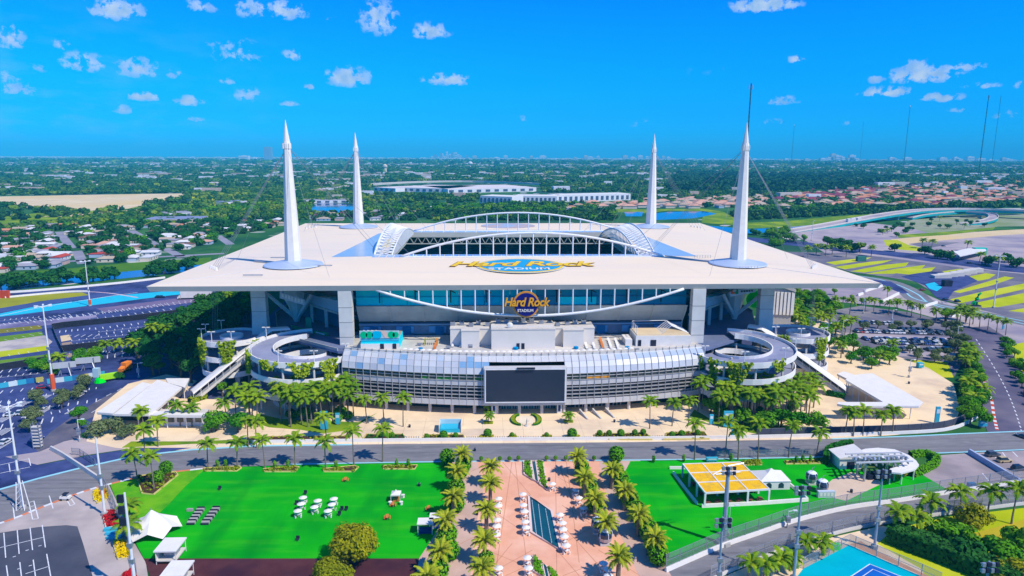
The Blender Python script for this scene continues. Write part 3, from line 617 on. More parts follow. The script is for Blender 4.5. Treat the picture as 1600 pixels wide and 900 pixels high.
# lattice arches on the two short sides: two chords and diamond bracing
for s in (-1,1):
    base=MB(); y0,y1=hy0-2,hy1+2; n=26
    def ap(t,o,h): 
        return (SX+s*(hx+o),y0+(y1-y0)*t,I_Z+h*(1-(2*t-1)**2))
    A=[ap(k/n,3.6,9.8) for k in range(n+1)]; B=[ap(k/n,-5.0,6.6) for k in range(n+1)]; C=[ap(k/n,6.5,.3) for k in range(n+1)]
    base.tube(A,.5,6).tube(B,.4,6)
    o=base.build('side_arch',steelW,st)
    for k in range(n):
        d=MB()
        for P,Q in ((A,B),):
            d.tube([P[k],Q[k]],.20,4).tube([P[k],Q[k+1]],.20,4).tube([P[k+1],Q[k]],.20,4)
        c0=(C[k][0],C[k][1],I_Z); 
        d.tube([A[k],(A[k][0]+s*4.0*(1-abs(2*k/n-1)),A[k][1],I_Z)],.2,4)
        dd=(B[k][0],B[k][1],I_Z-1.0); d.tube([B[k],dd],.26,4)
        d.build('lattice_brace',steelW,o)
# curtain of white fabric inside side arches, ring truss below the rim
m=MB()
def tr(a,b,z0,z1,n):
    m.tube([(*a,z0),(*b,z0)],.35,5).tube([(*a,z1),(*b,z1)],.35,5)
    for k in range(n):
        t0,t1=k/n,(k+1)/n; p=lambda t:(a[0]+(b[0]-a[0])*t,a[1]+(b[1]-a[1])*t)
        m.tube([(*p(t0),z0),(*p((t0+t1)/2),z1)],.24,4,False).tube([(*p((t0+t1)/2),z1),(*p(t1),z0)],.24,4,False)
h4=HOLE
for i in range(4): tr(h4[i],h4[(i+1)%4],39.2,43.6,26)
m.build('ring_truss',mat('truss_paint',(.42,.44,.40)),st)
# ---- masts
def mast(x,y,far=False):
    z0=lift(x,y); L_=SX; s=1 if x>SX else -1
    a=MB()
    # four-sided tapering shaft, chamfered
    def ring(r,z,ox=0): return [(x+ox+r*math.cos(t),y+r*math.sin(t)) for t in [PI/8+PI/4*k for k in range(8)]]
    lv=[(3.75,z0-.5),(3.25,z0+14),(2.55,z0+30),(1.85,z0+45),(1.5,z0+52)]
    for (r0,a0),(r1,a1) in zip(lv,lv[1:]): a.prism(ring(r0,a0),a0,a1,top=ring(r1,a1))
    o=a.build('mast',white,st,label=None)
    a=MB(); a.lathe(x,y,[(1.5,z0+50.5),(1.72,z0+51.2),(1.72,z0+53.0),(1.42,z0+54.2)],10); a.build('mast_collar',white,o)
    for k in range(4):
        t=PI/4+PI/2*k; MB().obox(x+1.75*math.cos(t),y+1.75*math.sin(t),z0+51,z0+53.2,.5,.35,t).build('cable_lug',white,o)
    MB().lathe(x,y,[(1.42,z0+54.2),(1.0,z0+57),(.55,z0+60),(.06,z0+63.2)],8).build('spire',white,o)
    MB().lathe(x,y,[(13.0,z0+.25),(12.6,z0+.7),(9,z0+1.4),(4.2,z0+2.4)],32).build('mast_skirt',mat('skirt_glass',(.45,.52,.62),(.38,.46,.58),.06,.35),o)
    # the mast runs on below the roof into a cone carried by raking struts
    a=MB(); a.prism(ring(5.8,43),19.5,42.5,top=None) if False else a.lathe(x,y,[(.6,19.2),(2.2,24),(4.6,33),(6.5,42.6)],8,PI/8); a.build('mast_foot',white,o)
    for dx,dy in ((-15,-14),(15,-14),(-15,14),(15,14)):
        MB().tube([(x,y,22),(x+dx,y+dy,42.8)],.85,6).build('raking_strut',steelW,o)
    return o,z0
MASTS=[(-98.6,304.5),(102.2,304.8),(-99.8,469.2),(101.2,469.0)]
cabm=mat('cable',(.26,.28,.32),(.22,.24,.28),.1,.6,.0)
for i,(x,y) in enumerate(MASTS):
    o,z0=mast(x,y); top=(x,y,z0+52)
    s=1 if x>SX else -1; t=-1 if y<387 else 1
    # stays: outward to the corner, and inward to the opening
    ends=[]
    ends+=[(x-s*33,y-t*33),(x-s*36,y-t*31),(x-s*50,y-t*26),(x-s*28,y-t*50)]
    ends+=[(x-s*22,y+t*28),(x+s*32,y-t*20)]
    for ex,ey in ends: MB().tube([top,(ex,ey,lift(ex,ey)+.3)],.06,4).build('stay_cable',cabm,o)
# outer tie-downs: from the corner of the roof up to the mast and down to the ground outside
for (x,y) in MASTS:
    s=1 if x>SX else -1; t=-1 if y<387 else 1
    for k in range(4):
        ex,ey=x+s*(31+1.6*k)+s*(0),y+t*(8-2.2*k)*1.0
        m=MB(); m.tube([(x,y,98),(ex,ey,45.2)],.065,4).tube([(ex,ey,44.6),(ex+s*2,ey+t*1,2)],.065,4); m.build('tie_down_cable',cabm,st)
        MB().lathe(ex,ey,[(.7,lift(ex,ey)),(.4,lift(ex,ey)+1.4)],6).build('cable_boot',white,st)
# little plant and rails on the roof
for px,py in [(436,404),(505,417),(395,430)]:
    X,Y=at(px,py,I_Z); MB().wall([(X-4,Y),(X+4,Y)],.1,lift(X,Y)+.5,lift(X,Y)+1).build('roof_rail',steel,roof)
for px,py in [(1098,403),(1170,420)]:
    X,Y=at(px,py,I_Z)
    m=MB()
    for k in range(7): m.tube([(X-4+k*1.3,Y,lift(X,Y)),(X-4+k*1.3,Y,lift(X,Y)+1.4)],.1,4)
    m.tube([(X-4,Y,lift(X,Y)+1.4),(X+4,Y,lift(X,Y)+1.4)],.1,4); m.build('roof_rail',steel,roof)
MB().wall([at(1028,399,I_Z),at(1110,410,I_Z)],.7,I_Z-.3,I_Z+.55).build('roof_walkway',steel,roof)
MB().wall([at(398,408,I_Z),at(430,412,I_Z)],.7,I_Z-1,I_Z+.4).build('roof_walkway',steel,roof)
# ---- big piers under the roof
pierm=mat('pier_concrete',(.66,.64,.58),(.58,.56,.51),.2,.8)
for x,y,w_ in [(-68.2,266,5.2),(72.4,266,5.2),(-108.5,286,6.0),(108.5,286,6.0)]:
    m=MB(); m.box(x-w_/2,x+w_/2,y-1.8,y+1.8,.1,42.9)
    p=m.build('pier',pierm,st)
    if abs(x)>100: MB().prism([(x-w_/2-1,y-3.5),(x+w_/2+1,y-3.5),(x+w_/2+1,y+3.5),(x-w_/2-1,y+3.5)],.1,28,top=[(x-w_/2,y-1.9),(x+w_/2,y-1.9),(x+w_/2,y+1.9),(x-w_/2,y+1.9)]).build('pier_plinth',pierm,p)
    for z in (24,30,36): MB().box(x-w_/2-.06,x+w_/2+.06,y-1.86,y+1.86,z,z+.2).build('pier_joint',mat('joint',(.3,.29,.27)),p)
for x in (-108,112):
    for y in (350,390,430,486): MB().box(x-2.5,x+2.5,y-2.5,y+2.5,.1,43.5).build('pier',conc,st)
for x in (-60,-20,20,60): MB().box(x-2.5,x+2.5,497,502,.1,43).build('pier',conc,st)
# ---- hanging inverted arch in front of the upper wall, with droppers
f=lambda t:(-56+122*t,264.6,43.0-10.6*(1-(2*t-1)**2))
ha=MB().tube([f(k/30) for k in range(31)],.55,8).build('hanging_arch',steelW,st,smooth=True)
for k in range(1,22):
    x,y,z=f(k/22)
    if 43-z>.7: MB().tube([(x,y,z),(x,y,43.1)],.30,6).build('dropper',steelW,ha)
# ---- bowl
bowl=thing('bowl','x','x',(0,0,0)); bpy.data.objects.remove(bowl); KIDS.pop('bowl',None)
OCT=[(-76,283),(80,283),(112,318),(112,458),(80,492),(-76,492),(-108,458),(-108,318)]
INN=[(-42,350),(46,350),(62,364),(62,412),(46,424),(-42,424),(-58,412),(-58,364)]
def lerp(P,Q,t): return [(a[0]+(b[0]-a[0])*t,a[1]+(b[1]-a[1])*t) for a,b in zip(P,Q)]
seatm=mat('seats_teal',(.02,.22,.26),(.01,.14,.22),.35,.8,c3=(.35,.38,.40),s3=.15)
seatD=mat('seats_navy',(.015,.05,.11),(.01,.035,.08),.35,.8)
def tier(nm,t0,t1,z0,z1,mt,steps=7):
    m=MB(); 
    for i in range(steps):
        a=lerp(INN,OCT,t0+(t1-t0)*i/steps); b=lerp(INN,OCT,t0+(t1-t0)*(i+1)/steps); za=z0+(z1-z0)*i/steps; zb=z0+(z1-z0)*(i+1)/steps
        for k in range(8):
            j=(k+1)%8; m.q((*a[k],za),(*a[j],za),(*a[j],zb),(*a[k],zb)); m.q((*a[k],zb),(*a[j],zb),(*b[j],zb),(*b[k],zb))
    return m.build(nm,mt,st)
tier('lower_stand',.02,.50,1.0,14,seatm); tier('club_stand',.46,.74,16,23,seatD); tier('upper_stand',.60,1.12,25,38,seatm,9)
area('playing_field',INN,mat('field_green',(.03,.26,.04),(.05,.32,.05),.1,.9),.3,px=False,kind=None,parent=st)
# outer concourse deck ring at +20.6 and its edge
D0=[(-70,256),(74,256),(104,280),(116,318),(116,458),(84,498),(-80,498),(-112,458),(-112,318),(-100,280)]
m=MB(); Di=lerp(D0,[(2,390)]*10,.16)
for k in range(10):
    j=(k+1)%10; m.prism([D0[k],D0[j],Di[j],Di[k]],19.8,20.8)
m.build('concourse_deck',mat('deck_blue',(.12,.15,.24),(.16,.19,.30),.1,.7),st)
m=MB(); m.wall(D0[3:]+D0[:1],.4,20.8,21.9); m.build('deck_parapet',conc,st)
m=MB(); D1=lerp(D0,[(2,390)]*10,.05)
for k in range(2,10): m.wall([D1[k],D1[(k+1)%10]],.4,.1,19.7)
m.build('lower_facade',mat('dark_blue_facade',(.10,.13,.20),(.07,.09,.15),.06,.6),st)  # lower walls in mottled dark blue-grey
for k in range(8,12):
    a,b=D0[(k-7+7)%10],D0[(k-6+7)%10]
# front upper wall: terrace rear wall, leaning underside of the upper deck, turquoise glazed band
nb=10; xa,xb=-66,70.5
MB().box(xa,xb,280.6,281.6,20.8,26.2).build('terrace_rear_wall',mat('terrace_wall',(.24,.30,.38),(.18,.22,.30),.2,.7),st)
for k in range(nb):
    a=xa+(xb-xa)*k/nb+.12; b=xa+(xb-xa)*(k+1)/nb-.12
    m=MB(); pr=[(281.4,25.2),(280.6,26.2),(278.4,28.6),(276.2,31.4),(274.6,34.2)]
    for (y0,z0),(y1,z1) in zip(pr,pr[1:]): m.q((a,y0,z0),(b,y0,z0),(b,y1,z1),(a,y1,z1))
    m.q((a,274.6,34.2),(b,274.6,34.2),(b,281,34.2),(a,281,34.2)).q((a,281.4,25.2),(a,274.6,34.2),(a,281.4,34.2)).q((b,281.4,25.2),(b,281.4,34.2),(b,274.6,34.2))
    m.build('underdeck_panel',greyU,st)
    MB().prism([(b-.35,280.8),(b+.6,280.8),(b+.6,281.4),(b-.35,281.4)],20.8,27,top=[(b-.35,280.8),(b+.6,280.8),(b+.6,281.4),(b-.35,281.4)]).build('rib_column',concL,st)
    r=MB()
    for (y0,z0),(y1,z1) in zip(pr[1:],pr[2:]): r.prism([(b-.2,y0-.5),(b+.45,y0-.5),(b+.45,y0),(b-.2,y0)],z0,z1,top=[(b-.2,y1-.4),(b+.45,y1-.4),(b+.45,y1),(b-.2,y1)])
    r.build('deck_rib',greyU,st)
    if k in (1,2,5,7,8): MB().box(a+7,a+9.6,276.0,276.4,31.8,33.6).build('wall_unit',concL,st)
    # blue kiosks in the rear wall
    MB().box(a+1.6,b-4.5,279.9,280.5,21.6,24.4).build('kiosk_front',mat('kiosk_blue',(.18,.42,.62),(.12,.34,.56),.3,.6),st)
    MB().box(a+4.4,b-5.6,279.3,279.8,20.9,24.2).build('kiosk_door',mat('kiosk_dark',(.02,.16,.34)),st)
MB().box(xa,xb,279.6,280.2,24.9,25.5).build('terrace_beam',mat('blue_beam',(.30,.42,.52)),st)
MB().box(xa,xb,279.9,280.5,26.0,26.4).build('terrace_beam',dark,st)
for k in range(13):
    a=xa+(xb-xa)*k/13+.08; b=xa+(xb-xa)*(k+1)/13-.08
    MB().box(a,b,275.5,276.1,34.4,43.5).build('upper_glass_panel',turq if k<4 else (mat('teal_blue_panel',(.0,.45,.75),(.0,.60,.75),.06,.5) if k<7 else tealD),st)
MB().box(SX+15,SX+31,275.2,275.46,34.5,37.8).build('turquoise_banner',turq,st)
for k in range(9):
    x=xa+10+k*14.4
    m=MB(); m.tube([(x,273,41.5),(x,273,36)],.25,4).tube([(x-2,273,42),(x+2,273,40)],.2,4); m.build('hanging_cable_tray',dark,st)
# bowl flanks seen through the corners, white banner walls above concourse columns
for s,(A,B) in ((-1,((-70,281),(-104,318))),(1,((74,281),(108,318)))):
    m=MB(); m.wall([A,B],.5,29,42.5); m.build('banner_wall',mat('banner_grey',(.56,.62,.70),(.50,.56,.64),.1,.7),st)
    for k in range(4):
        t=(k+.5)/4; x,y=A[0]+(B[0]-A[0])*t,A[1]+(B[1]-A[1])*t
        MB().box(x-.7,x+.7,y-1.5,y-.1,20.8,29.2).build('concourse_column',concL,st)
        text('stadium' if False else 'CONCOURSE','x',white,_M.Identity(4),1) if False else None
    m=MB(); m.wall([(A[0]+s*1,A[1]+5),(B[0]+s*1,B[1]+5)],.4,20.8,29.4); m.build('concourse_shop_wall',mat('shop_teal',(.03,.20,.30),(.02,.12,.22),.12,.5),st)
    m=MB(); m.wall([A,B],1.4,28.1,29.0); m.build('banner_beam',concL,st)
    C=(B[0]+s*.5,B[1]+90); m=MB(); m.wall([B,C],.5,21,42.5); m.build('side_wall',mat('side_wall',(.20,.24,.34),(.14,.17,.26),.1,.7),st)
# ================================================================ FRONT BUILDING (curved, glass over louvres)
FC=SX+0.2
def FY(x): return 240.2+11.0*((x-FC)/70.0)**2
XA,XB=-67.6,72.2; NB=50
metal=mat('facade_metal',(.46,.46,.46),(.38,.38,.39),.3,.45,.35); metalL=mat('facade_band',(.56,.55,.53),(.48,.47,.46),.2,.6)
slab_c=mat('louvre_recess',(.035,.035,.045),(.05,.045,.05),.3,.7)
gl=[mat('glass_blue',(.20,.36,.52),(.18,.32,.47),.2,.3,spec=.5),mat('glass_silver',(.54,.54,.54),(.50,.51,.52),.2,.32,spec=.5),mat('glass_pale',(.60,.59,.57),(.56,.56,.55),.2,.18,spec=.7),mat('glass_grey',(.47,.48,.50),(.43,.44,.47),.2,.3,spec=.5),mat('glass_lightblue',(.42,.49,.57),(.39,.46,.54),.2,.3,spec=.5)]
winG=mat('window_green',(.02,.16,.03),(.02,.28,.03),.6,.2,spec=.6); winD=mat('window_dark',(.03,.045,.05),(.06,.07,.06),.5,.15,spec=.6)
wv=thing('front_building','long curved entrance building with glass eaves over louvred floors and a black screen','building',(FC,250,0))
PF=[(.2,15.9),(1.0,18.0),(2.7,19.8),(5.6,21.0)]      # glass profile (inward, height)
xs=[XA+(XB-XA)*k/NB for k in range(NB+1)]
SCR=(-12.9,15.9)
def inscreen(a,b): return a>SCR[0]-1 and b<SCR[1]+1
# mullions and tier panels
for k in range(NB+1):
    x=xs[k]
    if SCR[0]<x<SCR[1]: 
        y=FY(x); MB().tube([(x,y+PF[2][0]-.1,PF[2][1]+.1),(x,y+PF[3][0],PF[3][1]+.15)],.09,4).build('mullion',steelW,wv); continue
    y=FY(x); m=MB(); pts=[(x,y-.15,4.0),(x,y-.1,15.9)]+[(x,y+a-.12,z+.06) for a,z in PF]
    m.tube(pts,.13,4); m.build('mullion',metal,wv)
grnd=random.Random(5)
for k in range(NB):
    a,b=xs[k],xs[k+1]; ya,yb=FY(a),FY(b); scr=inscreen(a,b); e=.06
    for i,((d0,z0),(d1,z1)) in enumerate(zip(PF,PF[1:])):
        if scr and i<2: continue
        g=grnd.random(); side=(k<12)
        mt=gl[4] if (scr) else (gl[0] if (i==2 and 19<k<23) or (i==2 and k in (1,)) or (i==1 and 16<=k<20) or g<.03 else gl[2] if (g<.36 and k>30) or g<.12 else gl[4] if (i==2 and k>34) or g<.19 else gl[3] if g<.5 else gl[1])
        if scr: mt=metalL
        MB().prism([(a+e,ya+d0),(b-e,yb+d0),(b-e,yb+d0+.12),(a+e,ya+d0+.12)],z0+.03,z1-.03,top=[(a+e,ya+d1),(b-e,yb+d1),(b-e,yb+d1+.12),(a+e,ya+d1+.12)]).build('glass_panel',mt,wv)
    if scr: continue
    for z0,z1 in ((13.5,14.6),(14.85,15.8)):
        MB().prism([(a+e,ya+.5),(b-e,yb+.5),(b-e,yb+.6),(a+e,ya+.6)],z0,z1).build('window',winG if (10<k<20 and z0<14 and grnd.random()<.6) else winD,wv)
    MB().prism([(a+.02,ya),(b-.02,yb),(b-.02,yb+.3),(a+.02,ya+.3)],11.5,13.4).build('spandrel_panel',metalL,wv)
    for z in (6.5,7.9,9.3,10.7):
        MB().prism([(a+.03,ya-.10),(b-.03,yb-.10),(b-.03,yb+.75),(a+.03,ya+.75)],z-.10,z+.22).build('louvre',metal,wv)
    for z in (6.5,):
        pass
for nm,z0,z1,d0,d1,mt in (('base_beam',3.9,5.9,-.15,1.2,metalL),('sill_beam',13.38,13.52,-.2,.7,metal),('head_beam',15.8,15.95,-.2,.8,metal),('mid_rail',14.62,14.82,.2,.5,metalL),('eaves_rail',20.95,21.25,5.5,5.9,steelW),('deck_parapet',20.6,22.0,6.0,6.3,concL)):
    m=MB()
    for k in range(NB):
        a,b=xs[k],xs[k+1]
        m.prism([(a,FY(a)+d0),(b,FY(b)+d0),(b,FY(b)+d1),(a,FY(a)+d1)],z0,z1)
    m.build(nm,mt,wv)
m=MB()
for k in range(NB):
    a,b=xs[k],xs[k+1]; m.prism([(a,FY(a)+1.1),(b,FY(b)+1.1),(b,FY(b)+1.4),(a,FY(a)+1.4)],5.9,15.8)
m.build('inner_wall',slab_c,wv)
# end walls, ground floor, roof terrace
top=[(x,FY(x)+5.9) for x in xs]+[(xs[-1],279),(xs[0],279)]
MB().prism(top,20.1,20.85).build('roof_terrace',mat('terrace_floor',(.60,.56,.49),(.52,.48,.43),.2,.85,c3=(.44,.42,.39),s3=.06),wv)
MB().prism([(x,FY(x)+1.3) for x in xs]+[(xs[-1],262),(xs[0],262)],3.7,4.6).build('soffit',metalL,wv)
for x,s in ((XA,-1),(XB,1)):
    m=MB(); y=FY(x)
    m.prism([(x-.15,y+.3),(x+.15,y+.3),(x+.15,y+20),(x-.15,y+20)],4,15.9).prism([(x-.15,y+.3),(x+.15,y+.3),(x+.15,y+20),(x-.15,y+20)],15.9,21,top=[(x-.15,y+5.8),(x+.15,y+5.8),(x+.15,y+20),(x-.15,y+20)]); m.build('end_wall',metalL,wv)
m=MB()
for k in range(NB):
    a,b=xs[k],xs[k+1]; m.prism([(a,FY(a)+7),(b,FY(b)+7),(b,FY(b)+7.3),(a,FY(a)+7.3)],.1,4)
m.build('ground_floor_glazing',mat('lobby_glass',(.012,.03,.055),(.03,.06,.09),.3,.12,spec=.7),wv)
for k in range(0,NB+1,3):
    x=xs[k]; 
    MB().lathe(x,FY(x)+1.8,[(.62,.1),(.62,3.9)],10).build('column',concL,wv)
# entrance doors: teal fascia and white framed doors
for k in range(14):
    x=-11.5+k*2.1; y=FY(x)+6.6
    d=MB().box(x+.1,x+1.9,y,y+.12,.12,2.7).build('door',mat('door_glass',(.05,.20,.22),(.03,.12,.14),.5,.15),wv)
    m=MB(); m.box(x+.05,x+.18,y-.08,y+.02,.12,2.8).box(x+1.85,x+1.98,y-.08,y+.02,.12,2.8).box(x+.18,x+1.85,y-.08,y+.02,2.62,2.8).box(x+.95,x+1.05,y-.08,y+.02,.12,2.62); m.build('door_frame',steelW,d)
MB().box(-11.5,18,FY(3)+6.1,FY(3)+6.3,2.9,3.75).build('entrance_fascia',turq,wv)
for k in range(13):
    x=21+k*1.5; MB().box(x,x+.16,FY(x)+5.8,FY(x)+5.95,.1,3.8).build('entrance_grille_bar',steelW,wv)
for x in (-10,14.5):
    p=MB().box(x-.9,x+.9,FY(x)+1.0,FY(x)+2.6,.1,3.9).build('banner_pillar',white,wv)
    MB().box(x-.45,x+.45,FY(x)+.9,FY(x)+.98,1.0,3.4).build('pillar_banner',mat('banner_navy',(.02,.06,.16)),p)
for x in (24,29,34):
    MB().prism([(x,FY(x)-6),(x+.5,FY(x)-6),(x-1.5,FY(x)+1),(x-2,FY(x)+1)],.1,[.5,.5,1.6,1.6]).build('queue_rail',concL,wv)
# the big screen
ys=FY(1.5)-1.0
s_=MB().box(SCR[0]-.9,SCR[1]+.9,ys,ys+3.0,5.0,18.7).build('screen_housing',metalL,wv)
MB().box(SCR[0],SCR[1],ys-.16,ys-.004,5.9,18.0).build('video_screen',mat('screen_black',(.022,.032,.055),(.018,.027,.048),.25,.35,spec=.4),s_)
for a in [(SCR[0]-.55,SCR[1]+.55,5.45,5.8),(SCR[0]-.55,SCR[1]+.55,18.1,18.45)]: MB().box(a[0],a[1],ys-.3,ys-.01,a[2],a[3]).build('screen_frame',steelW,s_)
for x in (SCR[0]-.5,SCR[1]+.15): MB().box(x,x+.35,ys-.3,ys-.01,5.8,18.1).build('screen_frame',steelW,s_)
MB().box(-1.6,5.0,ys-1.0,ys-.1,18.5,19.0).build('camera_bracket',dark,s_)
MB().box(SX-1.9,SX+3.3,FY(4)+1.2,FY(4)+1.3,2.2,2.9).build('small_sign',white,wv) if False else None
# orange script on the right windows and green on left (simple coloured film bands)
MB().prism([(24.5,FY(24.5)+.40),(33,FY(33)+.40),(33,FY(33)+.46),(24.5,FY(24.5)+.46)],13.7,14.5).build('orange_window_film',mat('orange_film',(.80,.36,.03),(.75,.25,.03),.8,.6),wv)
# rail posts at the deck edge
for k in range(0,NB+1):
    x=xs[k]; y=FY(x)+5.75; MB().box(x-.06,x+.06,y,y+.12,21.25,22.5).build('rail_post',dark,wv)
# ---------------------------------------------------------------- on the terrace
TZ=20.86
# centre plant rooms
pb=thing('rooftop_plant_room','cream windowless block with louvred plant on top standing behind the big screen','plant room',(2.5,262,TZ))
creamW=mat('cream_render',(.74,.68,.60),(.70,.64,.56),.15,.8)
for x0,x1,y0,y1,z1 in [(-10.8,14,256.6,270,28.6),(-27,-10.8,262,272,27.6),(14,30.2,262,272,27.6),(-22.5,-15.5,259,262,27.5),(17.5,25.5,259,262,27.5)]:
    b=MB().box(x0,x1,y0,y1,TZ,z1-.02*x0*0).build('render_wall',creamW,pb)
    MB().box(x0-.15,x1+.15,y0-.15,y1+.15,z1+.003,z1+.35).build('coping',concL,b)
for x in (-1,.9): MB().box(x,x+1.2,256.45,256.59,TZ+.1,TZ+2.4).build('door',dark,pb)
g2=random.Random(3)
for k in range(16):
    x=-26+k*3.5+g2.uniform(-.5,.5); y=265+g2.uniform(0,4); z=29.0 if -9<x<12 else 28.0
    m=MB(); m.box(x-.9,x+.9,y-.8,y+.8,z,z+1.5); q=m.build('air_handler',mat('unit_grey',(.30,.31,.33),(.22,.23,.25),.5,.6),pb)
    MB().lathe(x,y,[(.6,z+1.51),(.55,z+1.7)],8).build('fan',dark,q)
m=MB()
for k in range(13): m.tube([(-10.5+k*2,256.9,28.9),(-10.5+k*2,256.9,30)],.06,4)
m.tube([(-10.5,256.9,30),(13.5,256.9,30)],.07,4); m.build('roof_rail',steelW,pb)
MB().blob((-3.6,258.5,30.0),(1.25,.5,1.25),2,10,6,.02).build('satellite_dish',white,pb,smooth=True)
# turquoise painted bar with a mural front
tb=thing('mural_bar','turquoise painted terrace pavilion with a blue and green mural, left end of the roof terrace','pavilion',(-53,262,TZ))
MB().box(-61.5,-46.8,258.5,272,TZ,24.6).build('wall',turq,tb); MB().box(-61.6,-46.7,258.3,258.5,TZ,22.9).build('white_base',white,tb)
MB().box(-61.6,-46.7,258.25,258.49,24.3,25.2).build('stripe',mat('mural_sky',(.10,.60,.75)),tb)
MB().box(-61.8,-46.6,258.0,258.35,25.2,28.2).build('mural_panel',mat('mural_base',(.45,.62,.66)),tb)
for c,r,mt in [((-60.2,258),1.4,'mural_green'),((-58,258),1.4,'mural_green'),((-55.2,258),1.9,'mural_cyan'),((-49.6,258),1.4,'mural_green'),((-47.9,258),1.2,'mural_green')]:
    m=MB(); cz=26.6; P=[(c[0]+r*math.cos(2*PI*k/16),257.97,max(25.25,min(28.15,cz+r*math.sin(2*PI*k/16)))) for k in range(16)]; m.q(*P)
    m.q(*[(x,257.90,z) for x,_,z in P]); m.build('mural_shape',mat('mural_green',(.0,.52,.22)) if mt=='mural_green' else mat('mural_cyan',(.0,.50,.72)),tb)
MB().q((-53.8,257.93,28.2),(-51.8,257.93,28.2),(-49.6,257.93,25.3),(-52,257.93,25.3)).build('mural_shape',mat('mural_pink',(.78,.55,.45)),tb)
for x in (-54,-49.2): MB().box(x,x+1.4,258.1,258.29,TZ+.05,TZ+2.1).build('door',dark,tb)
MB().box(-61.3,-47.0,258.6,271.8,24.602,24.9).build('roof',mat('tan_roof',(.40,.34,.24),(.34,.29,.21),.3,.8),tb)
for k in range(4): MB().tube([(-60.5+k*1.6,258.8,28.2),(-58+k*1.6,266,25.2)],.16,4).build('stay_pole',steelW,tb)
wb=thing('white_bar','white terrace pavilion with a tan roof and steel trusses, right end of the roof terrace','pavilion',(58,262,TZ))
MB().box(46.5,68.5,259.8,272,TZ,25.0).build('wall',white,wb); MB().box(47,68,260.3,271.6,25.002,25.3).build('roof',mat('sand_roof',(.68,.54,.34),(.62,.48,.30),.2,.8),wb)
for x,w2 in ((47.4,1.2),(52.4,2.2)): MB().box(x,x+w2,259.6,259.79,TZ+.05,TZ+2.5).build('door',dark,wb)
m=MB()
for k in range(5):
    y=262+k*2; MB().tube([(57,y,25.3),(61,y,28.6),(68,y,25.6)],.16,4).build('roof_truss',steelW,wb)
for k in range(4): MB().tube([(47.2,262+k*3,25.3),(47.2,262+k*3,28.4)],.14,4).build('roof_post',steelW,wb)
MB().tube([(47.2,262,28.4),(47.2,271,28.4)],.14,4).build('roof_post',steelW,wb); MB().tube([(47.2,271,28.4),(62,271,28.6)],.14,4).build('roof_post',steelW,wb)
c_=MB().box(42.5,45.2,260.5,268.5,TZ,23.4).build('service_counter',white,None,'white service counter beside the tan-roofed terrace pavilion','counter')
# loungers and umbrellas along the deck
def mk_lounger():
    r=thing('sun_lounger','x','lounger',(0,0,0)); MB().box(-.35,.35,-1,1,.28,.42).build('cushion',white,r)
    MB().prism([(-.35,.6),(.35,.6),(.35,1.2),(-.35,1.2)],[.42,.42,.95,.95],[.55,.55,1.1,1.1]).build('backrest',white,r)
    for x in (-.3,.3):
        for y in (-.9,.9): MB().box(x-.05,x+.05,y-.05,y+.05,0,.28).build('leg',steel,r)
    return r
lg=mk_lounger(); used=False; i=0
orangeM=mat('orange_cushion',(.62,.20,.05),(.55,.16,.04),.5,.8)
ORL=[]
for c,(cx,cy0) in enumerate([(683,535),(711,531),(724,531),(913,534),(925,534),(938,533),(951,534),(962,534)]):
    o_=(c in (0,5))
    for k in range(4):
        X,Y=at(cx+k*1.6*(1 if cx>800 else -1)*.8,cy0+k*3.6,TZ); 
        lab=f"{'orange' if o_ else 'white'} lounger, {ordn(k)} in file {ordn(c if c<3 else c-3)} {'left' if c<3 else 'right'} of the plant room"
        q=lg if not used else dup(lg,(X,Y,TZ)); q.location=(X,Y,TZ); q['label']=lab; q['group']='loungers on the roof terrace'; q.scale=(1.3,1.2,1.3); used=True
        if o_: ORL.append(q)
for q in ORL:
            for ch in KIDS[q.name]:
                if ch.name.startswith(('cushion','backrest')): ch.data=ch.data.copy(); ch.data.materials[0]=orangeM
def mk_umb(nm='white_umbrella',r=1.3,h=2.4,mt=None):
    q=thing(nm,'x','umbrella',(0,0,0)); m=MB(); m.lathe(0,0,[(r,h-.35),(r*.5,h-.08),(.04,h+.1)],8); m.build('canopy',mt or white,q); MB().tube([(0,0,0),(0,0,h-.1)],.04,5).build('pole',steelW,q)
    MB().lathe(0,0,[(.55,.70),(.55,.76)],10).build('table_top',white,q)
    for k in range(4):
        a=PI/4+k*PI/2; x,y=.95*math.cos(a),.95*math.sin(a); m=MB(); m.obox(x,y,.40,.46,.42,.42,a).obox(x+.2*math.cos(a),y+.2*math.sin(a),.46,.85,.05,.42,a).obox(x,y,0,.40,.3,.3,a); m.build('chair',white,q)
    return q
ub=mk_umb(); first=True
n=0
for k in range(46):
    x=-44+k*2.35
    if -1.5<x<6 and False: continue
    if 45<x: break
    X,Y=x,FY(x)+8.0+rnd.uniform(-.3,.3)
    q=ub if first else dup(ub,(X,Y,TZ)); q.location=(X,Y,TZ); first=False; q.scale=(.85,.85,.75)
    q['label']=f"small white parasol table, {ordn(k)} from left along the terrace rail"; q['group']='parasol tables along the terrace rail'
for px,py in [(657,547),(806,546),(900,545),(980,545)]:
    X,Y=at(px,py,TZ); m=MB(); m.lathe(X,Y,[(.9,TZ),(1.0,TZ+.9),(.4,TZ+1.1)],8); m.build('blue_cooler',mat('blue_plastic',(.0,.25,.50)),None,f"blue round cooler on the terrace {'behind the big screen' if px==806 else 'near the mural pavilion' if px<700 else 'right of the plant room' if px==900 else 'before the tan-roofed pavilion'}",'cooler','coolers on the terrace')
pg=thing('green_pergola','small yellow-green pergola on the roof terrace beside the mural pavilion','pergola',(-38,259,TZ))
X0,Y0=at(663,540,TZ)
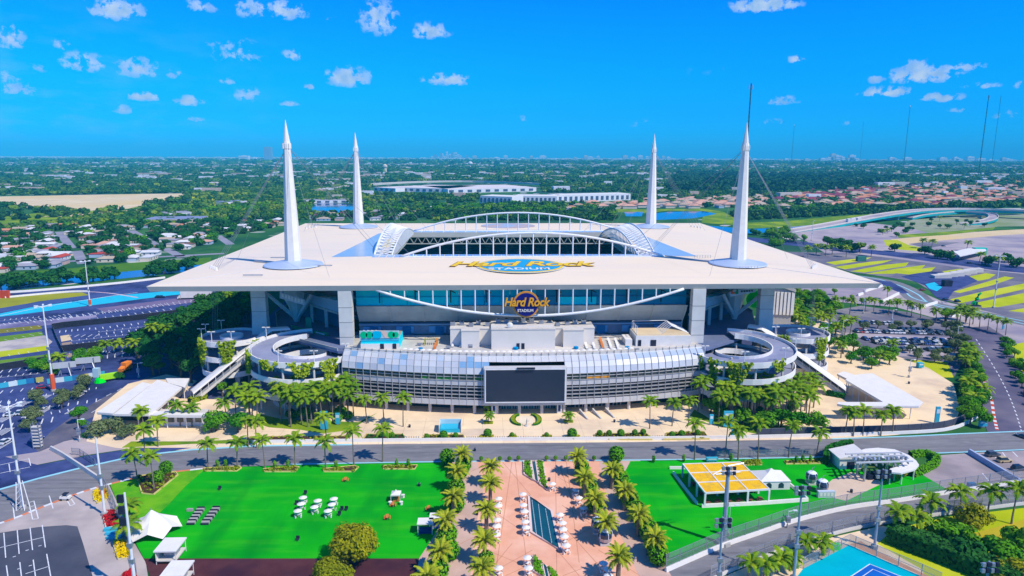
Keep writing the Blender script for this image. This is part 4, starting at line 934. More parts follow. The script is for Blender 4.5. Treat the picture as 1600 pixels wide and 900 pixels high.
for sx_ in (0,5.0):
    for sy_ in (0,2.6): MB().box(X0+sx_,X0+sx_+.3,Y0+sy_,Y0+sy_+.3,TZ,TZ+2.4).build('post',mat('olive_paint',(.42,.40,.06)),pg)
for k in range(7): MB().box(X0+.05+k*.83,X0+.35+k*.83,Y0-.2,Y0+3.0,TZ+2.41,TZ+2.6).build('slat',mat('olive_paint'),pg)
# ---------------------------------------------------------------- hanging sign
sg=thing('stadium_sign','round navy sign with orange ring and gold lettering hung under the roof edge','sign',(2.9,261.5,32.4))
m=MB(); cx_,cz_=2.9,37.6
def disc(r,y0,y1,mt,nm):
    m=MB(); P=[(cx_+r*math.cos(2*PI*k/40),cz_+r*math.sin(2*PI*k/40)) for k in range(40)]; n=len(m.v)
    m.v+=[(x,y0,z) for x,z in P]+[(x,y1,z) for x,z in P]; m.f.append(tuple(range(40))); m.f.append(tuple(79-k for k in range(40))); m.m+=[0,0]
    for k in range(40): j=(k+1)%40; m.f.append((k,k+40,j+40,j)); m.m.append(0)
    return m.build(nm,mt,sg)
orR=mat('orange_ring',(.72,.30,.04),(.66,.26,.03),.5,.6); goldS=mat('gold_sign_letters',(.80,.38,.03),(.75,.33,.02),.5,.5)
disc(5.25,261.6,262.3,orR,'ring'); disc(4.6,261.3,261.59,mat('navy_face',(.012,.012,.16)),'face')
Rx=_M.Rotation(PI/2,4,'X')
text('Hard Rock','lettering',mat('letter_shadow',(.25,.10,.02)),_M.Translation((cx_-.2,261.15,cz_+.85))@_M.Diagonal((1,1,1.0,1))@Rx@_M.Diagonal((1,1.15,1,1)),4.15,.1,.25,.16,sg,.95)
text('Hard Rock','lettering',goldS,_M.Translation((cx_,260.95,cz_+.95))@Rx@_M.Diagonal((1,1.15,1,1)),4.15,.1,.25,.09,sg,.95)
text('STADIUM','lettering',mat('sign_white',(.78,.72,.66)),_M.Translation((cx_-.3,261.1,cz_-2.4))@Rx,1.5,.1,0,.04,sg,1.0)
# banners on raking struts: white-letter sign left and split green/orange emblem right
def slab4(pts,Y,mt,nm,par,d=.3):
    """upright slab facing the forecourt through four points given in the photo, standing at depth Y"""
    P=[atY(px,py,Y) for px,py in pts]; n=len(P); m=MB(); m.v=[(x,Y,z) for x,z in P]+[(x,Y+d,z) for x,z in P]; m.f=[tuple(range(n)),tuple(2*n-1-k for k in range(n))]+[(k,k+n,(k+1)%n+n,(k+1)%n) for k in range(n)]; m.m=[0]*(n+2); return m.build(nm,mt,par)
b1=thing('strut_banner','pale sign board with raised letters across the left raking struts','sign',(-95,287,33))
slab4([(437,456),(476,468),(476,477),(437,466)],287,mat('board_grey',(.50,.56,.60)),'board',b1)
for k in range(7): x_=440+k*5; y_=458.5+k*1.55; slab4([(x_,y_),(x_+3.2,y_+1),(x_+3.2,y_+6.5),(x_,y_+5.5)],286.7,white,'raised_letter',b1,.2)
b2=thing('emblem_board','pale board with an orange and green U emblem beside the right raking struts','sign',(96,287,34))
slab4([(1139,452),(1181,452),(1181,456),(1141,464)],287,mat('board_grey'),'board',b2)
mo,mg=mat('emblem_orange',(.85,.10,.02)),mat('emblem_green',(.0,.30,.10))
slab4([(1142.5,452.5),(1145,452.5),(1145,456.6),(1148,456.6),(1148,459.3),(1142.5,459.3)],286.6,mo,'orange_half',b2,.2)
slab4([(1148.4,456.6),(1151,456.6),(1151,452.5),(1153.8,452.5),(1153.8,459.3),(1148.4,459.3)],286.6,mg,'green_half',b2,.2)
for k in range(5): slab4([(1158+k*4,454.2-k*.2),(1160.6+k*4,454.1-k*.2),(1160.6+k*4,456.6-k*.3),(1158+k*4,456.9-k*.3)],286.6,dark,'small_letter',b2,.2)
gb=thing('green_banner','green banner rail with white patches on the deck below the left raking struts','banner',(*at(482,519,20.9),20.85)); gm_=mat('banner_green',(.01,.30,.12))
Pg=[at(*p,20.9) for p in [(455,512),(470,517),(490,521),(513,525)]]
for a_,b_ in zip(Pg,Pg[1:]): MB().wall([a_,b_],.2,20.85,22.3).build('banner_panel',gm_,gb)
MB().wall([(Pg[2][0]+.4,Pg[2][1]-.15),(Pg[3][0]-1.5,Pg[3][1]-.15)],.06,21.3,21.9).build('white_patch',white,gb)
gx_,gy_=at(482,505,23); MB().prism([(gx_-1.2,gy_),(gx_+1.2,gy_),(gx_+1.2,gy_+.8),(gx_-1.2,gy_+.8)],20.85,25.5).build('green_column',mat('column_green',(.02,.38,.22)),None,'green column beside the left concourse shops','column')  # plain green column
# ---------------------------------------------------------------- spiral ramps
deckm=mat('ramp_deck',(.22,.235,.34),(.27,.29,.39),.2,.8); rim=mat('ramp_parapet',(.82,.78,.71),(.75,.71,.65),.2,.7)
vine=mat('vine_leaves',(.36,.44,.015),(.18,.30,.01),.9,.8,orand=.3,trans=.2)
def leafball(m,c,r,n,ls,g,fl=.5):
    for _ in range(n):
        th=g.uniform(0,2*PI); u=g.uniform(-1,1); q=math.sqrt(1-u*u); d=Vector((q*math.cos(th),q*math.sin(th),u)); rr=g.uniform(.72,1.05)
        p=Vector((c[0]+d.x*r[0]*rr,c[1]+d.y*r[1]*rr,c[2]+d.z*r[2]*rr))
        nn=(d+Vector((g.uniform(-fl,fl),g.uniform(-fl,fl),g.uniform(-fl,fl)+.25))).normalized()
        a=nn.cross(Vector((g.uniform(-1,1),g.uniform(-1,1),g.uniform(-1,1)))).normalized(); b=nn.cross(a); s=ls*g.uniform(.6,1.3)
        m.q(p-a*s-b*s*.6,p+a*s-b*s*.6,p+a*s*.7+b*s*.7,p-a*s*.7+b*s*.7)
    return m
def spiral(cx,cy,ro,ri,ztop,turns,pitch,a0,label,lamps,vines,ccw=1,flat=False):
    r=thing('spiral_ramp',label,'ramp',(cx,cy,0),'spiral walkways at the stadium corners'); n=int(36*turns)
    def P(i,rad,dz=0): a=a0+ccw*2*PI*i/36; return (cx+rad*math.cos(a),cy+rad*math.sin(a),ztop-(pitch*int(min(i,n-1)//36) if flat else pitch*i/36)+dz)
    for t in range(math.ceil(turns)):
        i0,i1=t*36,min(n,(t+1)*36); d=MB(); o=MB(); q_=MB()
        for i in range(i0,i1):
            zl=P(i,ro)[2]
            def PP(i_,rad): v=P(i_,rad); return (v[0],v[1],zl) if flat else v
            A,B,C,D=PP(i,ro),PP(i+1,ro),PP(i+1,ri),PP(i,ri); z=lambda v,dz:(v[0],v[1],v[2]+dz)
            d.q(A,B,C,D) if ccw>0 else d.q(D,C,B,A); d.q(z(D,-.7),z(C,-.7),z(B,-.7),z(A,-.7)) if ccw>0 else d.q(z(A,-.7),z(B,-.7),z(C,-.7),z(D,-.7))
            for rad,th,mm in ((ro,.35,o),(ri,-.35,q_)):
                a,b,c,e=PP(i,rad),PP(i+1,rad),PP(i+1,rad+th),PP(i,rad+th)
                mm.q(z(a,1.15),z(b,1.15),z(c,1.15),z(e,1.15)); mm.q(z(e,-1.0),z(c,-1.0),z(c,1.15),z(e,1.15)); mm.q(z(a,-1.0),z(b,-1.0),z(b,1.15),z(a,1.15)); mm.q(z(a,-1),z(b,-1),z(c,-1),z(e,-1))
        d.build('ramp_deck',deckm,r); o.build('outer_parapet',rim,r,smooth=False); q_.build('inner_parapet',rim,r)
    for k in range(10):
        a=2*PI*k/10+.2
        for rad in (ro-1,ri+1):
            if rad<ro-1 and k%2: continue
            x,y=cx+rad*math.cos(a),cy+rad*math.sin(a); MB().tube([(x,y,.1),(x,y,ztop-pitch*.5)],.42,7).build('column',concL,r)
    for i in lamps:
        for (rad) in ((ro-.4),):
            x,y,z=P(i,rad); l_=MB().tube([(x,y,z),(x,y,z+5.2)],.13,5).build('lamp_post',steelW,r)
            for s in (-1,1): MB().obox(x+s*.9,y,z+5.1,z+5.4,1.2,.5).build('lamp_head',white,l_)
    g=random.Random(int(cx))
    for (i,wd,ln) in vines:
        m=MB(); 
        for k in range(int(85*wd*ln/8)):
            t=g.random(); dz=t*ln; ii=i+g.uniform(-wd,wd)*(1-.65*t)
            x,y,z=P(ii,ro+.5+g.uniform(0,.5)); m_=Vector((x,y,z+1.2-dz)); s=.38
            for _ in range(3):
                p=m_+Vector((g.uniform(-.5,.5),g.uniform(-.5,.5),g.uniform(-.5,.5))); a=Vector((g.uniform(-1,1),g.uniform(-1,1),g.uniform(-1,1))).normalized(); b=a.cross(Vector((.2,-1,.5))).normalized()
                m.q(p-a*s-b*s,p+a*s-b*s,p+a*s+b*s,p-a*s+b*s)
        o=m.build('hanging_vine',vine,r); o['kind']='stuff'
    return r
# angle 0 at +X; ramps start at the back (90 deg) and wind down
spiral(-85.5,261,18.8,10.3,22.6,3.2,6.4,PI/2,'spiral walkway, nearer of the two on the left, vines over its front rim',[6,12,17,21,26,30],[(7.5,.8,9.5),(11.6,1.1,8),(15.8,1.3,3.2),(19.5,1.4,5),(22.6,1.1,7)],1)
spiral(89,257,19.2,10.8,22.6,3.2,6.4,PI/2,'spiral walkway, nearer of the two on the right, vines over its rim',[6,11,15,20,25,30],[(28.6,.7,9),(25.6,.9,9),(23.2,.8,9),(20.6,1.5,7.5),(16.0,1.0,4)],-1)
spiral(-118.8,279.5,11.8,4.6,20.2,3,6.4,PI/2,'far left ring walkway, stacked decks half hidden by the sloping escalator tube',[4,8,12,16,20,28],[(9,.7,14),(13.5,1.3,9),(19,1.6,9)],1,True)
spiral(121,279.5,12.3,5.0,20.2,3,6.4,PI/2,'far right ring walkway, stacked decks beyond the escalator tube',[5,10,15,20,25,30],[(28,.7,15),(23,1.2,11),(16,1.3,9)],-1,True)
# ---------------------------------------------------------------- covered escalators
def escal(pts,lab,hs):
    r=thing('covered_escalator',lab,'escalator',(*pts[-1][:2],0),'covered escalators at the stadium corners')
    P=[Vector(p) for p in pts]; d=(P[-1]-P[1]); d.z=0; d.normalize(); sd_=Vector((-d.y,d.x,0))
    def sweep(prof,nm,mt):
        m=MB(); k=len(prof)
        for p in P: m.v+=[tuple(p+sd_*u+Vector((0,0,v))) for u,v in prof]
        for i in range(len(P)-1):
            for j in range(k): a=i*k+j; b=i*k+(j+1)%k; m.f.append((a,b,b+k,a+k)); m.m.append(0)
        m.f.append(tuple(range(k))[::-1]); m.f.append(tuple(range((len(P)-1)*k,len(P)*k))); m.m+=[0,0]
        return m.build(nm,mt,r)
    wd=2.6
    sweep([(-wd,2.6),(-wd*.75,3.25),(0,3.5),(wd*.75,3.25),(wd,2.6),(wd*.95,2.5),(0,3.2),(-wd*.95,2.5)],'curved_roof',white)
    sweep([(-wd+.2,-1.1),(wd-.2,-1.1),(wd-.2,.1),(-wd+.2,.1)],'truss_casing',concL)
    sweep([(-wd+.3,.1),(-wd+.4,.1),(-wd+.4,1.2),(-wd+.3,1.2)],'balustrade',steel); sweep([(wd-.4,.1),(wd-.3,.1),(wd-.3,1.2),(wd-.4,1.2)],'balustrade',steel)
    sweep([(-.8,.1),(.8,.1),(.8,.25),(-.8,.25)],'step_band',dark)
    for i in range(len(P)-1):
        n=max(2,int((P[i+1]-P[i]).length/3.2))
        for k in range(n+1):
            p=P[i]+(P[i+1]-P[i])*(k/n)
            for s in (-1,1): q=p+sd_*s*(wd-.25); MB().tube([q,q+Vector((0,0,2.7))],.10,4).build('roof_post',steelW,r)
    for t in hs:
        p=P[1]+(P[-1]-P[1])*t; m=MB(); m.obox(p.x,p.y,.1,p.z-1,1.2,1.2,math.atan2(d.y,d.x)); m.build('support_pier',concL,r)
    return r
a=at(421,514,24.0); b=at(300,618,2.0); a2=at(450,511,24.5)
escal([(*a2,21.2),(*a,21.0),(*b,.6)],'white covered escalator tube sloping down to the left forecourt',(.45,))
a=at(1192,512,24); a2=at(1170,509,24); b=at(1322,612,2.0)
escal([(*a2,21.2),(*a,21.0),(*b,.6)],'white covered escalator tube sloping down to the right forecourt',(.35,.55))
# planters at the foot of the escalators
hedgeM=mat('hedge_leaves',(.03,.20,.015),(.015,.12,.01),1.2,.85,trans=.1)
vineY=mat('yellow_hedge',(.30,.36,.01),(.16,.24,.01),1.2,.85,trans=.1)
def hedge(pts,z0,z1,w_,mt,lab,nm='hedge',cat='hedge',group=None,dens=14,ls=.28):
    """clipped hedge along world points: solid heart with leaf faces standing proud"""
    r=thing(nm,lab,cat,(*pts[0],z0),group); MB().wall(pts,w_*.86,z0,z1-.12).build('inner_growth',mat('hedge_heart',(.012,.05,.008)),r)
    m=MB(); g=random.Random(int(abs(pts[0][0]*7+pts[0][1])))
    for i in range(len(pts)-1):
        a,b=Vector((*pts[i],0)),Vector((*pts[i+1],0)); L_=(b-a).length; d=(b-a)/L_; s_=Vector((-d.y,d.x,0)); n=int(L_*dens*(w_*.5+(z1-z0)))
        for _ in range(n):
            p=a+d*g.uniform(0,L_); f_=g.random()
            if f_<.45: p=p+s_*g.uniform(-w_/2,w_/2)+Vector((0,0,z1+g.uniform(-.1,.12))); nn=Vector((g.uniform(-.6,.6),g.uniform(-.6,.6),1))
            else: sg_=g.choice((-1,1)); p=p+s_*sg_*(w_/2+g.uniform(-.08,.1))+Vector((0,0,g.uniform(z0,z1))); nn=s_*sg_+Vector((g.uniform(-.6,.6),g.uniform(-.6,.6),g.uniform(-.2,.9)))
            nn.normalize(); u=nn.cross(Vector((g.uniform(-1,1),g.uniform(-1,1),g.uniform(-1,1)))).normalized(); v=nn.cross(u); k=ls*g.uniform(.6,1.3)
            m.q(p-u*k-v*k*.6,p+u*k-v*k*.6,p+u*k*.7+v*k*.7,p-u*k*.7+v*k*.7)
    m.build('leaves',mt,r); return r
hedge([at(1291,617),at(1320,622)],.1,1.9,2.6,hedgeM,'dark clipped hedge at the foot of the right escalator tube')
hedge([at(296,630),at(322,622)],.1,2.0,2.8,vineY,'yellow-green hedge at the foot of the left escalator tube')
# ---------------------------------------------------------------- gate canopies
def flatroof(pxp,h,lab,posts,nm='gate_canopy',cat='canopy',drop=.0,th=.7,z0=.1,grp='white entry gate canopies'):
    P=[at(x,y,h) for x,y in pxp]; cx=sum(p[0] for p in P)/len(P); cy=sum(p[1] for p in P)/len(P)
    r=thing(nm,lab,cat,(cx,cy,z0),grp); MB().prism(P,h-th,h).build('roof_sheet',white,r)
    MB().prism([(cx+(x-cx)*.985,cy+(y-cy)*.985) for x,y in P],h-th-.25,h-th-.004).build('fascia_frame',steelW,r)
    for a,b in posts:
        x,y=at(a,b,h-th); MB().tube([(x,y,z0),(x,y,h-th-.2)],.17,6).build('post',steelW,r)
    return r
flatroof([(151,644),(222,597),(237,600),(176,646)],6.2,'white ridge canopy over the left gates, leftmost and narrowest',[(160,643),(172,644),(200,616),(222,600)])
flatroof([(178,647),(246,593),(284,605),(243,641),(232,647)],6.2,'broad white canopy over the left gates, middle of the three',[(186,645),(215,646),(242,642),(252,634),(262,625),(272,616)])
flatroof([(259,591),(296,591),(289,606),(284,604),(262,598)],5.4,'small white canopy behind the broad left gate canopy',[(262,594),(292,594),(287,605)])
flatroof([(232,648),(243,642),(322,645),(321,649)],5.8,'long narrow white roof edge before the left gate building',[(236,648),(260,648),(290,648),(318,648)])
flatroof([(1321,593),(1331,586),(1363,583),(1442,628),(1436,634),(1327,634),(1308,631),(1310,628),(1380,628)],6.2,'large white wedge canopy over the right forecourt gates',[(1326,597),(1334,602),(1343,608),(1354,614),(1366,621),(1378,627),(1324,633),(1352,633),(1402,633),(1424,633)])
flatroof([(1308,584),(1318,580),(1334,585),(1324,592)],5.2,'small white canopy by the stair behind the right wedge canopy',[(1311,585),(1324,591)])
# low gate buildings below the canopies
def block(pxa,pxb,d,h,mt,nm,lab,cat,z0=.1):
    a,b=at(*pxa),at(*pxb); m=MB(); L_=math.hypot(b[0]-a[0],b[1]-a[1]); ux,uy=(b[0]-a[0])/L_,(b[1]-a[1])/L_
    P=[a,b,(b[0]-uy*d,b[1]+ux*d),(a[0]-uy*d,a[1]+ux*d)]
    r=thing(nm,lab,cat,(*a,z0)); MB().prism(P,z0,h).build('wall',mt,r); c=(sum(p[0] for p in P)/4,sum(p[1] for p in P)/4)
    MB().prism([(c[0]+(x-c[0])*1.04,c[1]+(y-c[1])*1.04) for x,y in P],h+.003,h+.3).build('roof_slab',concL,r)
    n=max(2,int(L_/3))
    for k in range(n):
        t0,t1=(k+.15)/n,(k+.85)/n; q=[(a[0]+(b[0]-a[0])*t+uy*.08,a[1]+(b[1]-a[1])*t-ux*.08) for t in (t0,t1)]
        MB().prism([q[0],q[1],(q[1][0]-uy*.06,q[1][1]+ux*.06),(q[0][0]-uy*.06,q[0][1]+ux*.06)],z0+(h-z0)*.35,z0+(h-z0)*.8).build('window',winD,r)
    return r
block((233,666),(318,666),5,4.2,white,'gate_building','white single-storey gate office with dark window band, left forecourt','office')
block((1325,652),(1405,652),5,3.6,concL,'gate_building','grey gate office under the right wedge canopy','office')
block((176,656),(226,658),8,3.2,mat('booth_dark',(.05,.05,.07)),'ticket_booths','dark row of ticket booths under the left canopies','booth')  # booth walls in dark blue-grey
# green striped stair tower right: white fins
fw_=thing('fin_building','building with tall white fins beyond the right pier','building',(112,300,0))
A,B=at(1190,490,8),at(1236,492,8)
for k in range(9):
    t=k/8; x,y=A[0]+(B[0]-A[0])*t,A[1]+(B[1]-A[1])*t; MB().box(x-.85,x+.85,y-1,y-.4,8,21).build('fin',white,fw_)
m=MB(); m.wall([A,B],.6,.1,22.5); m.build('back_wall',mat('fin_back'),fw_)
MB().prism([(A[0]-1,A[1]-1.5),(B[0]+1,B[1]-1.5),(B[0]+1,B[1]+.5),(A[0]-1,A[1]+.5)],[27,21.2,21.2,27],[28.6,22.8,22.8,28.6]).build('sloped_roof',concL,fw_)
gx,gz=atY(1182,468,300); m=MB()
P=[(gx+4.6*math.cos(2*PI*k/24),gz+3.9*math.sin(2*PI*k/24)) for k in range(24)]; n=0
m.v=[(x,300,z) for x,z in P]+[(x,300.4,z) for x,z in P]; m.f=[tuple(range(24)),tuple(47-k for k in range(24))]+[(k,k+24,(k+1)%24+24,(k+1)%24) for k in range(24)]; m.m=[0]*26
m.build('green_disc_sign',mat('bright_green',(.0,.72,.02),(.0,.68,.02),.2,.6),None,'bright green oval sign between the right struts and pier','sign')
# ================================================================ VEGETATION
leafP=mat('palm_leaf',(.12,.29,.012),(.29,.39,.012),.9,.6,orand=.35,trans=.22)
leafD=mat('date_palm_leaf',(.26,.36,.015),(.48,.47,.03),1.4,.6,orand=.25,trans=.2)
leafT=mat('tree_leaf',(.05,.23,.008),(.13,.33,.008),.5,.75,orand=.5,trans=.15)
leafK=mat('dark_tree_leaf',(.012,.095,.018),(.03,.15,.02),.3,.8,orand=.4,trans=.1)
leafO=mat('olive_tree_leaf',(.36,.36,.010),(.20,.22,.006),.7,.75,orand=.25,trans=.15)
leafS=mat('silver_tree_leaf',(.10,.15,.06),(.17,.22,.08),.8,.75,orand=.3,trans=.15)
leafB=mat('ball_hedge_leaf',(.09,.33,.006),(.17,.42,.008),.9,.8,orand=.2,trans=.12)
wood=mat('tree_bark',(.13,.10,.075),(.08,.065,.05),1.5,.9)
def frond(L_=3.6,droop=.9,rise=.7,w_=.55,n=9,g=random,ls=.16):
    """one palm frond in the XZ plane: arched midrib with leaflets hanging to either side"""
    m=MB(); P=[]
    for i in range(n+1):
        t=i/n; P.append(Vector((L_*t*(1-.18*t*droop),0,rise*math.sin(t*2.2)*1.0-droop*1.35*t*t)))
    for i in range(n):
        a,b=P[i],P[i+1]; m.q(a+Vector((0,-.05,0)),b+Vector((0,-.035,0)),b+Vector((0,.035,0)),a+Vector((0,.05,0)))
    for i in range(n):
        for h in (0,.5):
            t=(i+h)/n
            if t<.08: continue
            p=P[i]+(P[i+1]-P[i])*h; q=(P[i+1]-P[i]).normalized(); wl=w_*(.55+math.sin(min(1,t*1.15)*PI)*.9)*g.uniform(.85,1.15)
            for s in (-1,1):
                e=p+Vector((q.x*wl*.55,s*wl,-wl*g.uniform(.25,.6)+q.z*.3)); m.q(p-q*ls*.5,p+q*ls,e)
    return m
gf=random.Random(11)
FRC=[frond(3.7,.95,.8,.62,8,gf,.30).mesh('frond',leafP) for _ in range(3)]
FRD=[frond(2.9,.55,.65,.40,8,gf,.20).mesh('frond',leafD) for _ in range(3)]
FRCm=[frond(3.7,.95,.8,.62,6,gf,.36) for _ in range(3)]; FRDm=[frond(2.9,.55,.65,.40,6,gf,.24) for _ in range(2)]
def trunkm(h,r0,r1,lean=0.0,mt=barkm,n=6,seg=5):
    return MB().tube([(lean*(i/seg)**1.8,0,h*i/seg) for i in range(seg+1)],[r0+(r1-r0)*min(1,i/seg*1.3) for i in range(seg+1)],n).mesh('trunk',mt)
TRK={}
def palm(x,y,h,label,kind='coconut',detail=True,group=None,s=1.0,z=.1,g=None,h_=False):
    if kind=='coconut': s*=1.08; h_=True
    if h_: h=h/s
    g=g or random.Random(int(x*31+y*17)); rz=g.uniform(0,6.28); hh=max(1,round(h))
    if kind=='date':
        nf=30; fr=FRD; key=('d',hh); r0,r1=.42,.36; lean=0
    else:
        nf=17; fr=FRC; key=('c',hh); r0,r1=.24,.13; lean=.5
    if key not in TRK: TRK[key]=trunkm(hh,r0,r1,lean,barkm)
    r=thing('date_palm' if kind=='date' else 'coconut_palm',label,'palm tree',(x,y,z),group,rz); r.scale=(s,s,s*h/max(1,hh))
    inst('trunk',TRK[key],r)
    if detail:
        for k in range(nf):
            t=k/nf; az_=k*2.399+g.uniform(-.2,.2); el_=(1.05-1.75*t) if kind!='date' else (1.25-1.75*t)
            inst('frond',fr[k%3],r,(lean*1.0,0,hh-.15),rot=(0,-el_*.72,az_),sc_=g.uniform(.85,1.12))
    else:
        key2=(kind,g.randrange(3))
        if key2 not in TRK:
            m=MB(); src=FRDm if kind=='date' else FRCm; g3=random.Random(key2[1])
            for k in range(nf if kind!='date' else 24):
                t=k/nf; m.add(src[k%len(src)],Euler((0,-((1.05 if kind!='date' else 1.2)-1.75*t)*.72,k*2.399+g3.uniform(-.2,.2))).to_matrix().to_4x4()@Matrix.Scale(g3.uniform(.85,1.12),4))
            TRK[key2]=m.mesh('crown',leafD if kind=='date' else leafP)
        inst('crown',TRK[key2],r,(lean,0,hh-.15))
    return r
def crownmesh(seed,n,ls,lumps=9,rx=1,rz=.75,mt=None):
    """a crown of leaf faces on several uneven boughs, unit radius"""
    g=random.Random(seed); m=MB()
    for k in range(lumps):
        a=g.uniform(0,6.28); u=g.uniform(-.35,.9); q=math.sqrt(max(0,1-u*u))*g.uniform(.45,.68); c=(q*math.cos(a)*rx,q*math.sin(a)*rx,u*rz*.62); rr=g.uniform(.34,.5)
        m.mi=0; leafball(m,c,(rr,rr,rr*.8),n//lumps,ls,g,.6)
    leafball(m,(0,0,0),(.55*rx,.55*rx,.5*rz),n//8,ls*1.3,g,.4)
    return m.mesh('crown',mt or leafT)
CR={}
def crowns(key,mt,n,ls,lumps=9,rz=.75,k=3): CR[key]=[crownmesh(hash(key)%1000 if False else 17*len(CR)+i,n,ls,lumps,1,rz,mt) for i in range(k)]
DOME=MB(); _g=random.Random(6)
for k in range(16):
    a=_g.uniform(0,6.28); u=_g.uniform(-.25,.9); q=math.sqrt(1-u*u)*.55; leafball(DOME,(q*math.cos(a),q*math.sin(a),u*.42),(.42,.42,.34),330,.042,_g,.5)
leafball(DOME,(0,0,0),(.8,.8,.6),1500,.05,_g,.4)
crowns('tree',leafT,900,.085); crowns('dark',leafK,420,.12); crowns('olive',leafO,2200,.055,13,.8,2); crowns('silver',leafS,900,.075); crowns('lite',leafT,300,.14); crowns('ball',leafB,900,.085,1)
bm_=MB(); leafball(bm_,(0,0,0),(.97,.97,.97),1000,.075,random.Random(4),.25); BALL=bm_.mesh('leaves',leafB); BALLC=MB().blob((0,0,0),(.9,.9,.9),3,10,7,.03).mesh('inner_growth',mat('hedge_heart',(.012,.05,.008)))
TT=MB(); TT.tube([(0,0,0),(.05,0,.45),(0,.04,1.0)],[.075,.055,.03],6)
for k in range(4): a=k*1.6+.3; TT.tube([(0,0,.45+.08*k),(.32*math.cos(a),.32*math.sin(a),.95)],[.035,.012],5)
TTM=TT.mesh('trunk',wood)
def tree(x,y,h,r,label,key='tree',group=None,z=.1,g=None,nm=None):
    nm=nm or {'dark':'dark_tree','silver':'silver_leaved_tree','olive':'olive_green_tree','dome':'olive_green_tree'}.get(key,'broadleaf_tree')
    g=g or random.Random(int(x*13+y*29)); o=thing(nm,label,'tree',(x,y,z),group,g.uniform(0,6.28))
    inst('trunk',TTM,o,(0,0,0),sc_=(h*.75,h*.75,h*.62)); inst('crown',g.choice(CR[key]),o,(0,0,h-r*.72),sc_=(r,r*g.uniform(.85,1.1),r*g.uniform(.9,1.1))); return o
def ball(x,y,r,label,group='clipped ball shrubs',z=.1,nm='ball_shrub'):
    o=thing(nm,label,'shrub',(x,y,z),group,(x*7+y)%6.28); inst('inner_growth',BALLC,o,(0,0,r*.92),sc_=r); inst('leaves',BALL,o,(0,0,r*.92),sc_=r); return o
# --- date palms of the plaza (crown centres in the photo)
rows=[('outer left',[(722,708),(714,735),(708,774),(696,810),(688,859),(668,900)]),('inner left',[(767,727),(766,753),(760,794),(757,842),(754,885)]),('inner right',[(902,712),(914,745),(930,777),(947,813),(967,868)]),('outer right',[(957,732),(977,764),(998,802),(1024,839)])]
near_={'outer left':'beside the great lawn','inner left':'along the left edge of the pink plaza','inner right':'along the right edge of the pink plaza','outer right':'beside the right lawn'}
for rn,pp in rows:
    for i,(px,py) in enumerate(pp):
        x,y=at(px,py+2,6.0); palm(x,y,5.8,f"date palm {near_[rn]}, {ordn(i)} from the road",'date',True,'date palms in rows on the plaza',1.36,h_=True)
for i,(px,py) in enumerate([(699,716),(719,738),(713,764),(699,836),(702,862),(685,891),(724,728),(712,789),(695,850)]): ball(*at(px,py,2.0),2.7,f"round clipped shrub between the date palms by the great lawn, {ordn(i)} from the road")
for i,(px,py) in enumerate([(909,732),(921,763),(914,747),(930,790)]): ball(*at(px,py,2.0),2.5,f"round clipped shrub on the inner right palm row, {ordn(i)} from the road")
for i,(px,py) in enumerate([(963,712),(969,750),(985,784),(1006,819),(1015,832),(1029,870),(962,738),(977,772),(996,801),(1023,852)]): ball(*at(px,py,2.0),2.75,f"round clipped shrub beside the right lawn, {ordn(i)} from the road")
ball(*at(760,873,2),2.1,'round clipped shrub among the inner left palms near the bottom'); ball(*at(894,676,2),1.9,'large round shrub at the plaza gate, right of the oval beds'); ball(*at(762,676,1.6),1.6,'round shrub in the yellow bed left of the oval beds')
# --- coconut palms along the track (base positions)
cb=[(228,728,12,'tall, on the corner island'),(241,765,10,'on the corner island behind the ball shrubs'),(215,752,9,'leaning, nearest the bridge'),(325,731,8,'at the left end of the first planter'),(371,729,8,'at the right end of the first planter'),(414,732,9,'on the second planter, left'),(461,729,9,'on the second planter, right'),(509,732,9,'left end of the third planter'),(553,728,11,'right end of the third planter'),(598,722,11,'vine-wrapped, on the fourth planter'),(1085,718,12,'leaning, vine-wrapped, left of the yellow pergola'),(1133,715,12,'behind the yellow pergola'),(1153,719,10,'leaning, right behind the yellow pergola'),(1184,718,12,'vine-wrapped, above the white tent'),(1232,715,11,'right of the white tent'),(1276,713,8,'left of the gondola station')]
for px,py,h,d in cb:
    x,y=at(px,py); palm(x,y,h,f"coconut palm {d}",'coconut',True,'coconut palms along the track')
# planter islands by the track
def island(pxp,lab,h=.35,shr=6,fill=None):
    P=[at(*p) for p in pxp]; cx=sum(p[0] for p in P)/len(P); cy=sum(p[1] for p in P)/len(P); r=thing('planter_bed',lab,'planter',(cx,cy,.1),'planter beds')
    MB().wall([(x,y) for x,y in P],.35,.1,.1+h,True).build('kerb',mat('yellow_kerb',(.66,.55,.18),(.58,.48,.16),.8,.8),r)
    MB().prism([(cx+(x-cx)*.95,cy+(y-cy)*.9) for x,y in P],.1,.1+h*.6).build('soil',soil,r)
    g=random.Random(int(px_:=pxp[0][0])); m=MB()
    xs_=[p[0] for p in P]; ys_=[p[1] for p in P]
    for _ in range(int(shr*9)):
        x,y=g.uniform(min(xs_),max(xs_)),g.uniform(min(ys_),max(ys_))
        if inpoly(x,y,P): s=g.uniform(.3,.6); leafball(m,(x,y,.3+s*.5),(s,s,s*.8),14,.22,g)
    if m.v: m.build('low_planting',fill or vineY,r)['kind']='stuff'
    return r
island([(318,733),(320,737),(370,737),(377,732),(374,730)],'long yellow-kerbed planter under the first pair of track palms')
island([(411,734),(414,738),(462,738),(467,731),(460,730)],'yellow-kerbed planter under the second pair of track palms')
island([(504,734),(506,738),(553,738),(560,731),(553,729)],'yellow-kerbed planter under the third pair of track palms')
island([(597,729),(599,734),(648,734),(652,728)],'yellow-kerbed planter by the lawn corner left of the plaza')
island([(213,745),(222,772),(240,774),(278,743),(274,738)],'large corner island with palms and two ball shrubs',.35,10)
